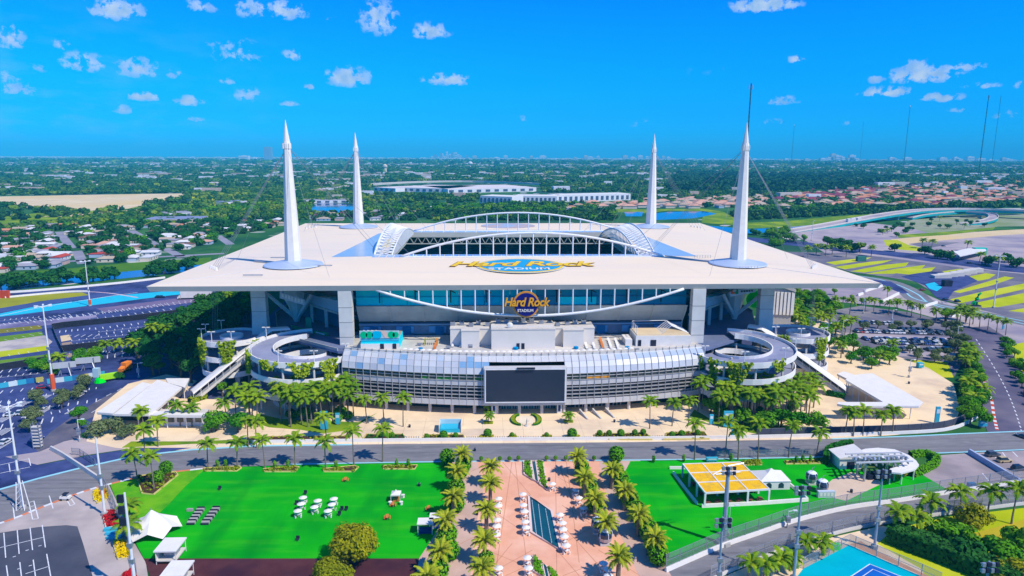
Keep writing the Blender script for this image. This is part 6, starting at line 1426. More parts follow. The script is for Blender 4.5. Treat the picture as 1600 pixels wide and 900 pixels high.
# ---------------------------------------------------------------- vehicles
carp={'white':mat('car_white',(.72,.72,.72),None,.1,.3,spec=.6),'silver':mat('car_silver',(.42,.44,.47),None,.1,.3,.4),'black':mat('car_black',(.012,.012,.018),None,.1,.25,spec=.6),'blue':mat('car_blue',(.02,.05,.22),None,.1,.3,spec=.6),'red':mat('car_red',(.42,.02,.03),None,.1,.3,spec=.6),'grey':mat('car_grey',(.12,.13,.15),None,.1,.3,.3),'tan':mat('car_tan',(.62,.48,.26),None,.1,.35),'green':mat('car_green',(.05,.30,.20),None,.1,.35)}
tyre=mat('tyre',(.015,.015,.018)); CM={}
def car(x,y,rz,col,label,group=None,suv=False,z=.08,s=1.0):
    k=(col,suv)
    if k not in CM:
        h1,h2=(.95,1.75) if suv else (.82,1.42); L_=2.35; b=MB(); b.prism([(-L_,-.85),(-L_+.15,-.92),(L_-.3,-.92),(L_,-.7),(L_,.7),(L_-.3,.92),(-L_+.15,.92),(-L_,.85)],.32,[h1,h1,h1-.1,h1-.22,h1-.22,h1-.1,h1,h1],top=None)
        c=MB(); x0,x1=(-2.2,1.0) if suv else (-1.75,.95); c.prism([(x0,-.84),(x1,-.84),(x1,.84),(x0,.84)],h1-.02,h2,top=[(x0+.35,-.68),(x1-.75,-.68),(x1-.75,.68),(x0+.35,.68)])
        r_=MB().prism([(x0+.37,-.67),(x1-.77,-.67),(x1-.77,.67),(x0+.37,.67)],h2+.003,h2+.05)
        w_=MB(); w_.tube([(0,-.11,0),(0,.11,0)],.33,10); l=MB().box(2.2,2.36,-.75,-.4,.58,.7)
        CM[k]=(b.mesh('body',carp[col]),c.mesh('window_band',glassD),r_.mesh('car_roof',carp[col]),w_.mesh('wheel',tyre),l.mesh('headlight',lampw))
    b,c,rf,w_,l=CM[k]; r=thing('parked_car',label,'car',(x,y,z),group,rz); r.scale=(s,s,s); inst('body',b,r); inst('window_band',c,r); inst('car_roof',rf,r)
    for sx in (-1.45,1.45):
        for sy in (-.84,.84): inst('wheel',w_,r,(sx,sy,.33))
    inst('headlight',l,r); inst('headlight',l,r,(0,1.15,0)); return r
gc=random.Random(41)
for nm,a,b,n,cl_ in [('the long third row at right',(1338,519),(1467,522),21,['white','black','white','grey','red','silver','black','blue']),('the far middle row at right',(1352,531),(1482,534),22,['black','blue','black','white','grey','blue','silver']),('the near middle row at right',(1368,536.5),(1478,538.5),18,['black','white','blue','white','grey']),('the nearest row at right',(1385,546),(1482,548),13,['white','black','grey','silver']),('the back row at right',(1336,505),(1390,507),7,['white','grey','red','blue','black']),('the back corner at right',(1408,515),(1452,518),6,['blue','black','grey'])]:
    A,B=at(*a),at(*b); ks={}
    for k in range(n):
        if gc.random()<.1: continue
        t=k/(n-1); col=gc.choice(cl_); ks[col]=ks.get(col,-1)+1
        car(A[0]+(B[0]-A[0])*t,A[1]+(B[1]-A[1])*t,gc.choice((PI/2,-PI/2))+.02,col,f"{col} car, {ordn(ks[col])} {col} one from left in {nm}",'cars in the right car park',gc.random()<.35,z=.09,s=1.12)
for px,py,rz,col,suv,l in [(1569,722,.1,'tan',True,'tan off-road car beside the diagonal barrier, lower right'),(1551,713,.1,'grey',True,'dark grey car beyond the tan one'),(1592,735,.1,'black',True,'black car cut by the right edge'),(1597,684,2,'grey',False,'dark car at the service road mouth'),(17,650,.4,'white',False,'white car at the left in the accessible bays'),(36,648,.3,'white',True,'white car in the accessible bays beside the left one'),(60,640,.3,'white',False,'white car nearest the drive in the accessible bays'),(67,607,.2,'red',False,'red car below the gap in the banner fence'),(126,616,1.2,'white',False,'white car by the drive verge'),(9,692,1.5,'white',False,'white car low at the left edge'),(57,689,1.2,'blue',False,'blue car by the billboard foot'),(204,571,.7,'blue',False,'blue car beneath the dark wood'),(248,465,.15,'black',False,'dark car on the grey strip near the cyan runoff'),(253,465,.1,'black',False,'second dark car near the cyan runoff'),(287,483,.1,'black',True,'dark car near the white tents on the left'),(1441,454,.2,'red',False,'red car on the right race track'),(1477,469,.3,'black',False,'dark car at the edge of the striped grass'),(1496,472,.3,'black',True,'black van at the edge of the striped grass'),(1372,363,1,'green',False,'green van on the interchange'),(1480,398,.2,'black',False,'car on the far dusty lot'),(1474,385,.1,'black',False,'dark car on the far dusty lot'),(1515,412,.1,'black',True,'first dark car at the lot entrance'),(1537,415,.1,'black',True,'second dark car at the lot entrance'),(1545,416,.1,'black',True,'third dark car at the lot entrance')]:
    car(*at(px,py),rz,col,l,'single cars around the stadium',suv,.12)
def truck(px,py,rz,lab,col=white,cabc=None,L_=10,h=3.6,z=.12,nm='truck',cat='truck'):
    x,y=at(px,py); r=thing(nm,lab,cat,(x,y,z),None,rz); r.rotation_euler=(0,0,rz)
    def put(mb,n,mt): inst(n,mb.mesh(n,mt),r)
    put(MB().box(-L_/2,L_/2-2.2,-1.2,1.2,.9,h),'cargo_box',col); put(MB().prism([(L_/2-2.0,-1.1),(L_/2,-1.1),(L_/2,1.1),(L_/2-2.0,1.1)],.5,[2.9,2.0,2.0,2.9]),'cab',cabc or col); put(MB().box(L_/2-.9,L_/2-.1,-1.13,1.13,1.7,2.1),'windscreen',glassD); put(MB().box(-L_/2,L_/2-.4,-.9,.9,.45,.88),'chassis',dark)
    w_=MB().tube([(0,-.15,0),(0,.15,0)],.48,10).mesh('wheel',tyre)
    for sx in (-L_/2+1.2,-L_/2+2.4,L_/2-1.2):
        for sy in (-1.1,1.1): inst('wheel',w_,r,(sx,sy,.48))
    return r
truck(305,467,.1+PI,'white articulated lorry near the cyan runoff',L_=22,h=5.5)
truck(176,594,.6,'lime-green vintage truck display beside the drive',mat('lime',(.35,.72,.02)),L_=9,h=3); truck(196,581,-1.8,'orange food truck beside the drive',mat('orange_truck',(.85,.24,.03)),L_=6,h=4.2)
# stage trucks lower left: two white-roofed mobile stages
for i,(px,py,l) in enumerate([(266,851,'upper white-roofed stage trailer at the lawn corner'),(277,888,'lower white-roofed stage trailer on the dark red paving')]):
    x,y=at(px,py,3.6); r=thing('stage_trailer',l,'trailer',(x,y,.12),'stage trailers'); 
    MB().box(x-2.6,x+2.6,y-3.0,y+3.0,3.4,3.7).build('roof',white,r); MB().box(x-2.3,x+2.3,y-2.8,y+2.8,.9,1.15).build('floor',concL,r)
    for a in (-2.3,2.2):
        for b in (-2.8,2.7): MB().box(x+a,x+a+.12,y+b,y+b+.12,.12,3.4).build('corner_post',steelW,r)
    MB().box(x-2.3,x-2.15,y-2.6,y+2.6,1.15,3.3).build('side_wall',white,r); MB().box(x-1.2,x+1.5,y-1,y+1.5,1.15,2.3).build('equipment_case',steel,r)
    for b in (-1.5,1.5): MB().tube([(x-2.45,y+b,.5),(x-2.2,y+b,.5)],.42,10).build('wheel',tyre,r)
    MB().tube([(x-2.4,y+1,.7),(x-5,y+1.6,.7)],.12,4).build('drawbar',steel,r)
# ---------------------------------------------------------------- lawn things
def tent(px,py,w_,h,lab,pk=1.6,z=.12,rz=0.0,n=4,eave=2.4,mt=white,walls=False,grp=None):
    x,y=at(px,py); r=thing('tent',lab,'tent',(x,y,z),grp,rz); c=[(w_/2*math.sqrt(2)*math.cos(PI/4+2*PI*k/n),w_/2*math.sqrt(2)*math.sin(PI/4+2*PI*k/n)) for k in range(n)]
    m=MB(); 
    for k in range(n): a,b=c[k],c[(k+1)%n]; m.q((*a,eave),(*b,eave),(b[0]*.25,b[1]*.25,eave+pk*.45),(a[0]*.25,a[1]*.25,eave+pk*.45)).q((a[0]*.25,a[1]*.25,eave+pk*.45),(b[0]*.25,b[1]*.25,eave+pk*.45),(0,0,eave+pk)); m.q((*a,eave-.35),(*b,eave-.35),(*b,eave),(*a,eave))
    inst('canopy',m.mesh('canopy',mt),r)
    pm=MB().tube([(0,0,0),(0,0,eave)],.07,5).mesh('pole',steelW)
    for a in c: inst('pole',pm,r,(a[0]*.97,a[1]*.97,0))
    if walls: inst('side_wall',MB().box(-w_/2+.1,w_/2-.1,-w_/2+.1,w_/2-.1,0,eave-.05).mesh('side_wall',mt),r)
    return r
# star-shaped white tent
x,y=at(240,832); r=thing('star_tent','large white star-shaped tent with drooping points on the left of the great lawn','tent',(x,y,.12)); m=MB(); n=12
pts=[(x+(6.6 if k%2==0 else 5.7)*math.cos(2*PI*k/n+.2)*1.05,y+(6.6 if k%2==0 else 5.7)*math.sin(2*PI*k/n+.2)*.95,.9 if k%2==0 else 2.5) for k in range(n)]; mid=[(x+2.2*math.cos(2*PI*k/n+.2),y+2.2*math.sin(2*PI*k/n+.2),4.2) for k in range(n)]
for k in range(n): j=(k+1)%n; m.q(pts[k],pts[j],mid[j],mid[k]); m.q(mid[k],mid[j],(x,y,6.4))
m.build('canopy',white,r); MB().tube([(x,y,.1),(x,y,6.8)],.12,6).build('pole',steel,r)
tent(619,783,2.6,3,'small white peaked stall with orange goods on the lawn',1.1); MB().box(*(lambda p:(p[0]-.8,p[0]+.8,p[1]-.5,p[1]+.5))(at(619,783)),.12,1.2).build('stall_counter',mat('orange_cushion'),None,'orange counter beneath the small peaked stall','counter')
for i,(px,py) in enumerate([(610,789),(627,789),(630,778)]): X,Y=at(px,py); m=MB(); m.lathe(X,Y,[(.4,.12),(.4,.95),(.55,1.0)],8); m.build('stool_table',white,None,f"small round white table beside the peaked stall, {['left','right front','right rear'][i]}",'table','round tables by the peaked stall')
for i,(px,py) in enumerate([(540,752),(614,791),(605,811),(670,797)]):
    X,Y=at(px,py); r=thing('picnic_table',f"orange picnic table on the great lawn, {['alone near the track','in front of the peaked stall','nearest the big olive tree','by the date palms'][i]}",'table',(X,Y,.12),'orange tables on the lawn'); MB().obox(X,Y,.85,.95,.8,1.9,.1).build('table_top',orangeM,r); MB().obox(X,Y,.12,.85,.2,1.5,.1).build('trestle',wood,r)
    for s in (-.75,.75): MB().obox(X+s,Y,.5,.57,.28,1.8,.1).build('bench',orangeM,r)
ut=mk_umb('white_table',1.15,2.1); ut.location=(*at(474,787),.12); ut['label']='white parasol table on the great lawn, top left of the nine'; ut['group']='white parasol tables on the great lawn'; ut['category']='table'
for px,py,l in [(471,797,'middle of the left column'),(466,808,'bottom of the left column'),(497,792,'top of the middle pair'),(492,802,'bottom of the middle pair'),(522,789,'top of the right column'),(519,798,'middle of the right column'),(513,808,'bottom of the right column')]:
    dup(ut,(*at(px,py),.12),rnd.uniform(0,1),f"white parasol table on the great lawn, {l}")
for i,(px,py) in enumerate([(477,773),(463,789),(343,766),(530,806),(534,798),(541,798),(465,845)]):
    X,Y=at(px,py); r=thing('folding_chair',f"dark folding chair on the great lawn, {ordn(i)} of the loose ones",'chair',(X,Y,.12),'loose dark chairs on the lawn'); MB().obox(X,Y,.5,.58,.9,.9).build('seat',dark,r); MB().obox(X,Y+.42,.58,1.2,.9,.08).build('backrest',dark,r)
    for a in (-.38,.38):
        for b in (-.38,.38): MB().box(X+a-.03,X+a+.03,Y+b-.03,Y+b+.03,.12,.5).build('leg',steel,r)
# two files of grey lounge seats
for c,(x0,y0,x1,y1) in enumerate([(313,799,299,819),(337,798,321,819)]):
    for k in range(5):
        t=k/4; X,Y=at(x0+(x1-x0)*t,y0+(y1-y0)*t); r=thing('lawn_sofa',f"grey and black lounge seat, {ordn(k)} from the back in the {'left' if c==0 else 'right'} file on the lawn",'seat',(X,Y,.12),'two files of lounge seats'); r['category']='sofa'; MB().box(X-1.0,X+1.0,Y-.25,Y+.5,.12,.75).build('cushion',mat('seat_grey',(.40,.38,.36)),r); MB().box(X-1.0,X+1.0,Y-.65,Y-.28,.12,.5).build('footrest',dark,r); MB().box(X-1.0,X+1.0,Y+.52,Y+.7,.12,1.1).build('backrest',dark,r)
X,Y=at(297,799); MB().box(X-.8,X+.8,Y-.3,Y+.3,.12,.8).build('lounge_box',mat('seat_grey'),None,'single grey box seat left of the two files','seat')
# white canopied stalls between palms and lawn
for px,py,w_,l in [(665,832,4.0,'lower white pavilion roof beside the date palms'),(684,824,4.2,'upper white pavilion roof half under the date palms')]:
    x,y=at(px,py); r=thing('flat_pavilion',l,'pavilion',(x,y,.12)); MB().box(x-w_/2,x+w_/2,y-w_/2+.4,y+w_/2-.4,3,3.25).build('roof',white,r)
    for a in (-w_/2+.1,w_/2-.3):
        for b in (-w_/2+.6,w_/2-.8): MB().box(x+a,x+a+.2,y+b,y+b+.2,.12,3).build('post',steelW,r)
    MB().box(x-w_/2+.5,x+w_/2-.5,y-.8,y+.6,.12,1.2).build('bar_counter',mat('navy_counter',(.02,.05,.25)),r)
# umbrellas tables on the plaza
ut2=mk_umb('white_umbrella',1.12,2.4); UP=[('beside the inner left palms',[(779,777),(779,788),(777,810),(776,820),(776,833),(779,885)]),('left of the dark pool',[(817,770),(818,787),(820,797),(821,813),(822,822),(824,869),(826,885)]),('beside the inner right palms',[(863,754),(900,764),(905,776),(912,792)]),('right of the dark pool',[(875,802),(879,815),(880,825),(882,836),(885,850)]),('at the bottom right of the plaza',[(943,878),(949,887),(951,897)])]
fst=True
for d,pp in UP:
    for i,(px,py) in enumerate(pp):
        p=at(px,py,2.5); q=ut2 if fst else dup(ut2,(*p,.11)); q.location=(*p,.11); fst=False; q['label']=f"white parasol over a table {d}, {ordn(i)} from the road"; q['group']='white parasols on the plaza'
# pool with jets
PL=[at(*p) for p in [(826,776),(862,800),(876,862),(830,833)]]; cx=sum(p[0] for p in PL)/4; cy=sum(p[1] for p in PL)/4
r=thing('fountain_pool','dark kite-shaped fountain pool with rows of jets in the pink plaza','fountain',(cx,cy,.1)); MB().wall(PL,.7,.1,.5,True).build('coping',mat('pink_coping',(.78,.58,.50)),r); area('pool_water',PL,mat('pool_water',(.01,.085,.10),(.008,.065,.085),.3,.08,spec=.6),.30,px=False,kind=None,parent=r)
for a,b,n in [((831,784),(838,838),15),((841,790),(848,846),15),((852,797),(862,852),14)]:
    for k in range(n):
        t=(k+.6)/n; X,Y=at(a[0]+(b[0]-a[0])*t,a[1]+(b[1]-a[1])*t); MB().lathe(X,Y,[(.07,.3),(.10,.6),(.03,1.0)],5).build('water_jet',mat('water_foam',(.72,.80,.82)),r)
def bed(pxp,lab,mt,h=.5):
    P=[at(*p) for p in pxp]; cx=sum(p[0] for p in P)/len(P); cy=sum(p[1] for p in P)/len(P); r=thing('planter_strip',lab,'planter',(cx,cy,.1)); MB().wall(P,.4,.1,.1+h,True).build('coping',mat('pink_coping'),r)
    Q=[(cx+(x-cx)*.86,cy+(y-cy)*.92) for x,y in P]; MB().prism(Q,.1,.1+h*.8).build('bed',mt,r)
    if mt is not waterm and mt.name!='pool_water':
        g=random.Random(int(cx*9)); m=MB(); xs_=[p[0] for p in Q]; ys_=[p[1] for p in Q]
        for _ in range(90):
            x,y=g.uniform(min(xs_),max(xs_)),g.uniform(min(ys_),max(ys_))
            if inpoly(x,y,Q): leafball(m,(x,y,.7),(.45,.45,.4),12,.2,g)
        if m.v: m.build('low_planting',leafB,r)['kind']='stuff'
    return r
bed([(818,722),(828,722),(833,752),(819,743)],'left planted strip at the road end of the plaza',soil); bed([(830,722),(837,722),(842,757),(835,752)],'dark water channel between the two planted strips',mat('pool_water')); bed([(839,721.5),(848,722),(856,768),(844,759)],'right planted strip at the road end of the plaza',soil)
bed([(833,870),(845,880),(850,905),(834,895)],'left planted strip at the bottom of the plaza',soil); bed([(847,882),(855,888),(860,912),(852,906)],'dark water channel at the bottom of the plaza',mat('pool_water')); bed([(857,889),(868,896),(874,920),(862,912)],'right planted strip at the bottom of the plaza',soil)
# turquoise pool on promenade
x,y=at(704,672); r=thing('plunge_pool','small turquoise glass-walled pool on the promenade','pool',(x,y,.1)); MB().box(x-3.5,x+3.5,y-2.5,y+2.5,.1,1.4).build('pool_tank',mat('pool_turq',(.02,.46,.60),(.02,.40,.54),.3,.15),r); MB().box(x-3.9,x+3.9,y+2.6,y+3.0,.1,3).build('rear_panel',mat('pale_screen',(.45,.66,.70)),r)
for a in (-3.9,3.7): MB().box(x+a,x+a+.2,y-2.7,y+2.9,.1,3.0).build('side_frame',steelW,r)
# standing figure sculpture
x,y=at(823,666); r=thing('sculpture','small grey statue standing between the crescent beds','sculpture',(x,y,.1)); MB().lathe(x,y,[(.8,.1),(.7,.5)],8).build('plinth',concL,r); MB().tube([(x-.15,y,.5),(x-.1,y,1.3),(x,y,2.1),(x+.05,y,2.6)],[.14,.2,.26,.1],7).build('body',conc,r); MB().blob((x+.05,y,2.75),(.17,.17,.2),1).build('head',conc,r); MB().tube([(x,y,2.3),(x+.6,y,1.8),(x+.9,y,2.4)],[.1,.08,.06],5).build('arm',conc,r); area('centre_paving',[(812,650),(832,650),(833,662),(811,662)],mat('pale_cream',(.80,.68,.50)),.101)
# ---------------------------------------------------------------- yellow pergola and white tent
yel=mat('yellow_canvas',(.85,.50,.02),(.78,.42,.015),.4,.8,c3=(.62,.36,.05),s3=.5)
PZ=4.4; c4=[at(1067,725,PZ),at(1157,722,PZ),at(1202,764,PZ),at(1102,770,PZ)]
pr_=thing('yellow_pergola','white-framed pergola roofed with nine yellow canvas panels on the right lawn','pergola',(*c4[0],.1))
def bil(u,v): a,b,c,d=c4; return (a[0]*(1-u)*(1-v)+b[0]*u*(1-v)+c[0]*u*v+d[0]*(1-u)*v, a[1]*(1-u)*(1-v)+b[1]*u*(1-v)+c[1]*u*v+d[1]*(1-u)*v)
for i in range(3):
    for j in range(3):
        e=.02; P=[bil((i+e*2)/3,(j+e*2)/3),bil((i+1-e*2)/3,(j+e*2)/3),bil((i+1-e*2)/3,(j+1-e*2)/3),bil((i+e*2)/3,(j+1-e*2)/3)]; MB().prism(P,PZ-.08,PZ).build('canvas_panel',yel,pr_)
for i in range(4):
    MB().wall([bil(i/3,0),bil(i/3,1)],.32,PZ-.35,PZ+.12).build('beam',steelW,pr_); MB().wall([bil(0,i/3),bil(1,i/3)],.32,PZ-.345,PZ+.125).build('beam',steelW,pr_)
    for j in range(4): x,y=bil(i/3,j/3); MB().box(x-.25,x+.25,y-.25,y+.25,.1,PZ-.35).build('post',steelW,pr_)
k=0
for i in range(6):
    for j in (.3,.62,.9):
        x,y=bil((i+.5)/6,j); r=thing('dining_table',f"brown dining table under the yellow pergola, {ordn(k)} counted from the left",'table',(x,y,.1),'tables under the yellow pergola'); MB().box(x-.6,x+.6,y-.9,y+.9,.8,.88).build('table_top',mat('brown_table',(.22,.08,.06)),r); MB().box(x-.1,x+.1,y-.6,y+.6,.1,.8).build('trestle',wood,r)
        for s in (-.95,.8): MB().box(x+s,x+s+.2,y-.9,y+.9,.5,.56).build('bench',mat('brown_table'),r)
        k+=1
tz=[at(1180,741,3.4),at(1199,729,3.4),at(1224,749,3.4),at(1198,757,3.4)]; 
x,y=at(1203,757); r=thing('white_marquee','white marquee with arched windows right of the yellow pergola','tent',(x,y,.1)); w_=4.4
MB().box(x-w_,x+w_,y-3.4,y+3.4,.1,2.7).build('side_wall',white,r)
m=MB(); c=[(x-w_-.2,y-3.6),(x+w_+.2,y-3.6),(x+w_+.2,y+3.6),(x-w_-.2,y+3.6)]
for k in range(4): a,b=c[k],c[(k+1)%4]; m.q((*a,2.72),(*b,2.72),(x+(b[0]-x)*.3,y+(b[1]-y)*.3,4.1),(x+(a[0]-x)*.3,y+(a[1]-y)*.3,4.1)); m.q((x+(a[0]-x)*.3,y+(a[1]-y)*.3,4.1),(x+(b[0]-x)*.3,y+(b[1]-y)*.3,4.1),(x,y,5.2))
m.build('canopy',white,r)
for a in (-2.6,1.0): m=MB(); q=[(x+a,.6),(x+a+1.6,.6),(x+a+1.6,1.7),(x+a+1.3,2.1),(x+a+.8,2.3),(x+a+.3,2.1),(x+a,1.7)]; m.v=[(u,y-3.43,v) for u,v in q]+[(u,y-3.40,v) for u,v in q]; m.f=[tuple(range(7))]+[(k,(k+1)%7,(k+1)%7+7,k+7) for k in range(7)]; m.m=[0]*8; m.build('arched_window',glassD,r)
# ---------------------------------------------------------------- gondola cabins and station
def gondola(px,py,lab,z=.12,zz_=0,s=1.0):
    x,y=at(px,py); r=thing('gondola_cabin',lab,'gondola',(x,y,z),'display gondola cabins'); r.scale=(s,s,s)
    def put(mb,n,mt): inst(n,mb.mesh(n,mt),r,smooth) if False else inst(n,mb.mesh(n,mt),r)
    put(MB().lathe(0,0,[(.85,.5),(1.15,.8),(1.25,1.4)],10),'lower_shell',mat('cabin_silver',(.45,.46,.50),None,.3,.3,.5)); put(MB().lathe(0,0,[(1.22,1.42),(1.2,2.1),(.95,2.55)],10),'cabin_window',glassD); put(MB().lathe(0,0,[(1.0,2.56),(.8,2.75),(.2,2.85)],10),'cabin_roof',lampw)
    for k in range(5): a=k*2*PI/5; put(MB().tube([(1.24*math.cos(a),1.24*math.sin(a),1.4),(1.22*math.cos(a),1.22*math.sin(a),2.1),(.98*math.cos(a),.98*math.sin(a),2.55)],.07,4),'window_frame',lampw)
    put(MB().tube([(0,0,2.8),(0,0,3.6),(.5,0,3.9)],.09,5),'hanger_arm',steel); put(MB().box(-.9,.9,-.9,.9,0,.48),'stand',concL); return r
gondola(934,833,'upper gondola cabin standing on the pink plaza',s=1.45); gondola(945,850,'lower dark gondola cabin on the pink plaza beside its twin',s=1.45); gondola(1267,756,'left gondola cabin on a box on the right lawn',s=1.35); gondola(1284,769,'right gondola cabin on a box on the right lawn',s=1.35)
x,y=at(1290,777); r=thing('display_box','grey box with blocky white figures below the right gondola cabin','sign',(x,y,.1)); MB().box(x-2.4,x+2.4,y-.5,y+.5,.1,2.0).build('panel',mat('board_grey'),r)
for k in range(4): MB().box(x-2.0+k*1.05,x-1.3+k*1.05,y-.56,y-.51,.6,1.6).build('white_figure',white,r)
# station: C-shaped canopy, steel drive frame, small white hall
ZC=5.0; outer=[(1343,704),(1352,701),(1372,699.5),(1398,702),(1420,711),(1431,719),(1436,726),(1430,733),(1408,739),(1388,737)]; inner=[(1391,732),(1402,729),(1409,723),(1405,716),(1392,711),(1375,708),(1358,708),(1350,711)]
P=[at(*p,ZC) for p in outer+inner]; r=thing('station_canopy','white C-shaped canopy of the gondola station','canopy',(*at(1400,725),.1)); MB().prism(P,ZC-.5,ZC).build('roof_sheet',white,r)
for px,py in [(1429,728),(1410,735),(1392,735),(1420,716),(1398,708),(1372,704),(1352,707)]: X,Y=at(px,py,ZC-.5); MB().tube([(X,Y,.1),(X,Y,ZC-.5)],.2,6).build('post',steelW,r)
x,y=at(1369,748); r=thing('drive_frame','grey steel gondola drive frame with crossed girders inside the C-shaped canopy','machine',(x,y,.1)); g=random.Random(8)
for a in (-5,4):
    for b in (-2,2): MB().box(x+a,x+a+.5,y+b,y+b+.5,.1,5.6).build('leg',steel,r)
for k in range(9): MB().wall([(x-8+k*1.9,y-3.2),(x-6+k*1.9,y+4)],.35,5.6+(k%3)*.25,6.1+(k%3)*.25).build('girder',steel,r)
for k in range(4): MB().wall([(x-8.5,y-3+k*2),(x+9,y-2.4+k*2)],.4,6.5,6.9).build('girder',mat('girder_light',(.55,.56,.58)),r)
for k in range(12): a=x-8+k*1.4; MB().tube([(a,y-1.5+g.uniform(-.5,.5),6.9),(a,y-1.5,7.7)],.45,7).build('sheave_wheel',steel,r)
for k in range(3): MB().box(x-3+k*2,x-1.6+k*2,y-1,y+1.4,.1,1.6+k*.3).build('machine_cabinet',dark,r)
x,y=at(1322,728); r=thing('station_hall','small white hall with arched green hedge behind, left of the station','building',(x,y,.1)); MB().box(x-3.5,x+3.5,y-2.5,y+3.5,.1,3.6).build('wall',white,r); MB().prism([(x-4,y-3),(x+4,y-3),(x+4,y+4),(x-4,y+4)],3.6,[3.9,5.6,5.6,3.9]).build('roof',white,r); MB().box(x-1.2,x+1.2,y-2.56,y-2.51,.1,2.6).build('door',dark,r)
hedge(smooth([at(*p) for p in [(1290,727),(1293,714),(1312,706),(1330,703)]],4),.1,3.4,1.6,hedgeM,'dark curved hedge behind the small white hall'); hedge(smooth([at(*p) for p in [(1422,714),(1445,712),(1462,718),(1460,728),(1440,739),(1425,745)]],4),.1,1.8,2.0,leafB,'bright curved hedge round the right end of the station')
m=MB(); g=random.Random(2)
for k in range(26): X,Y=at(1385+k*1.7,752-k*.5+g.uniform(-1,1)); leafball(m,(X,Y,.5),(.5,.5,.45),14,.2,g)
m.build('yellow_flower_row',mat('yellow_flowers'),None,kind='stuff')
MB().box(*(lambda p:(p[0]-1,p[0]+1,p[1]-.6,p[1]+.6))(at(1517,762)),.12,1.6).build('blue_box',mat('blue_plastic'),None,'blue box by the outer fence of the asphalt yard','box')
# left: flower beds, cyan benches, small things
def flowers(pxp,mt,lab):
    P=[at(*p) for p in pxp]; cx=sum(p[0] for p in P)/len(P); cy=sum(p[1] for p in P)/len(P); r=thing('flower_bed',lab,'flower bed',(cx,cy,.1)); MB().wall(P,.3,.1,.5,True).build('kerb',mat('pale_kerb',(.66,.60,.45)),r); m=MB(); g=random.Random(int(cx*3)); xs_=[p[0] for p in P]; ys_=[p[1] for p in P]
    for _ in range(400):
        x,y=g.uniform(min(xs_),max(xs_)),g.uniform(min(ys_),max(ys_))
        if inpoly(x,y,P): leafball(m,(x,y,.6),(.4,.4,.35),9,.16,g)
    m.build('blooms',mt,r)['kind']='stuff'; return r
redf=mat('red_flowers',(.62,.01,.02),(.35,.01,.02),1.2,.8); yelf=mat('bright_yellow_flowers',(.85,.62,.0),(.70,.48,.0),1.2,.8)
flowers([(160,803),(178,799),(187,821),(166,827)],redf,'red flower bed at the foot of the bare pole'); flowers([(177,851),(183,846),(195,847),(203,868),(198,874),(185,875)],yelf,'yellow flower bed with pale kerb at the lower left'); flowers([(192,900),(205,893),(213,905),(200,915)],redf,'red flower bed cut by the bottom left edge')
x,y=at(161,776); flowers([(147+7,766),(161,764),(168,768),(169,778),(164,786),(153,787),(146,780),(147,770)],yelf,'round yellow flower bed near the diagonal barrier'); MB().lathe(x,y,[(.7,.1),(.6,2),(.1,3.0)],8).build('feature_cone',mat('orange_cushion'),None,'small pale cone standing in the round yellow bed','ornament')
for k in range(3): X,Y=at(174+k*2.5,829+k*6); MB().obox(X,Y,.1,.8,3.4,1.1,.1).build('cyan_bench',mat('banner_cyan'),None,f"cyan bench between the red and yellow beds, {ordn(k)} from the top",'bench','cyan benches between the flower beds')
palm(*at(203,846),5,'yellow-green palm hiding the left end of the star tent','coconut',True,None,1.1); palm(*at(205,818),5,'palm above the star tent by the catch fence','coconut',True,None,1.0)
x,y=at(103,781); r=thing('utility_cart','small white utility cart on the concrete apron','cart',(x,y,.12)); MB().box(x-1.3,x+1.3,y-.7,y+.7,.5,1.2).build('body',white,r); MB().box(x-.6,x+.8,y-.65,y+.65,1.9,2.0).build('roof',dark,r)
for a in (-.55,.7): MB().box(x+a,x+a+.08,y-.6,y+.6,1.2,1.9).build('roof_frame',steel,r)
for a in (-.9,.9):
    for b in (-.7,.7): MB().tube([(x+a,y+b-.1,.35),(x+a,y+b+.1,.35)],.33,8).build('wheel',tyre,r)
# billboards by the drive
for px,py,w_,l in [(101,580,8,'front white billboard seen from behind, left lot'),(138,572,9,'rear white billboard on a green frame, left lot')]:
    x,y=at(px,py+8); r=thing('billboard',l,'billboard',(x,y,.05),'billboards in the left lot'); MB().prism([(x-w_/2,y-1),(x+w_/2,y+2),(x+w_/2,y+2.4),(x-w_/2,y-.6)],3.6,6.2).build('panel',mat('board_pale',(.50,.52,.52)),r)
    for s in (-.35,.35): MB().tube([(x+w_*s,y,.05),(x+w_*s*.5,y+1,3.6)],.2,5).build('raking_post',steel,r)
    for s in (-.25,.25): MB().tube([(x+w_*s,y+1,.05),(x+w_*s,y+1,6)],.2,5).build('post',steel,r)
x,y=at(60,700); r=thing('ladder_tower','grey stepped scaffold tower beside the lower left road','tower',(x,y,.05))
for k in range(7): MB().box(x-1.2,x+1.2,y-.7,y+.7,1.1*k+.6,1.1*k+1.0).build('deck_step',concL,r)
for a in (-1.3,1.1):
    for b in (-.7,.6): MB().box(x+a,x+a+.2,y+b,y+b+.2,.05,8.6).build('upright',steel,r)
for i,(px,py,w_) in enumerate([(310,487,5),(320,485,5),(301,488,5)]): tent(px,py,w_,3,f"white peaked tent beyond the dark wood, {['middle','right','left'][i]} of three",1.6,.1,.2,grp='white tents beyond the dark wood')
for i,(px,py,c) in enumerate([(150,605,'bright_green'),(165,655,'banner_cyan')]): pass
x,y=at(157,597); MB().lathe(x,y,[(2.4,.05),(1.8,1.6),(.5,2.2)],10).build('green_mound',mat('bright_green'),None,'bright green domed planter by the drive','planter')
x,y=at(152,589); MB().box(x-1.2,x+1.2,y-1,y+1,.05,4).build('ticket_kiosk',mat('pale_screen'),None,'pale blue kiosk behind the green planter','kiosk')
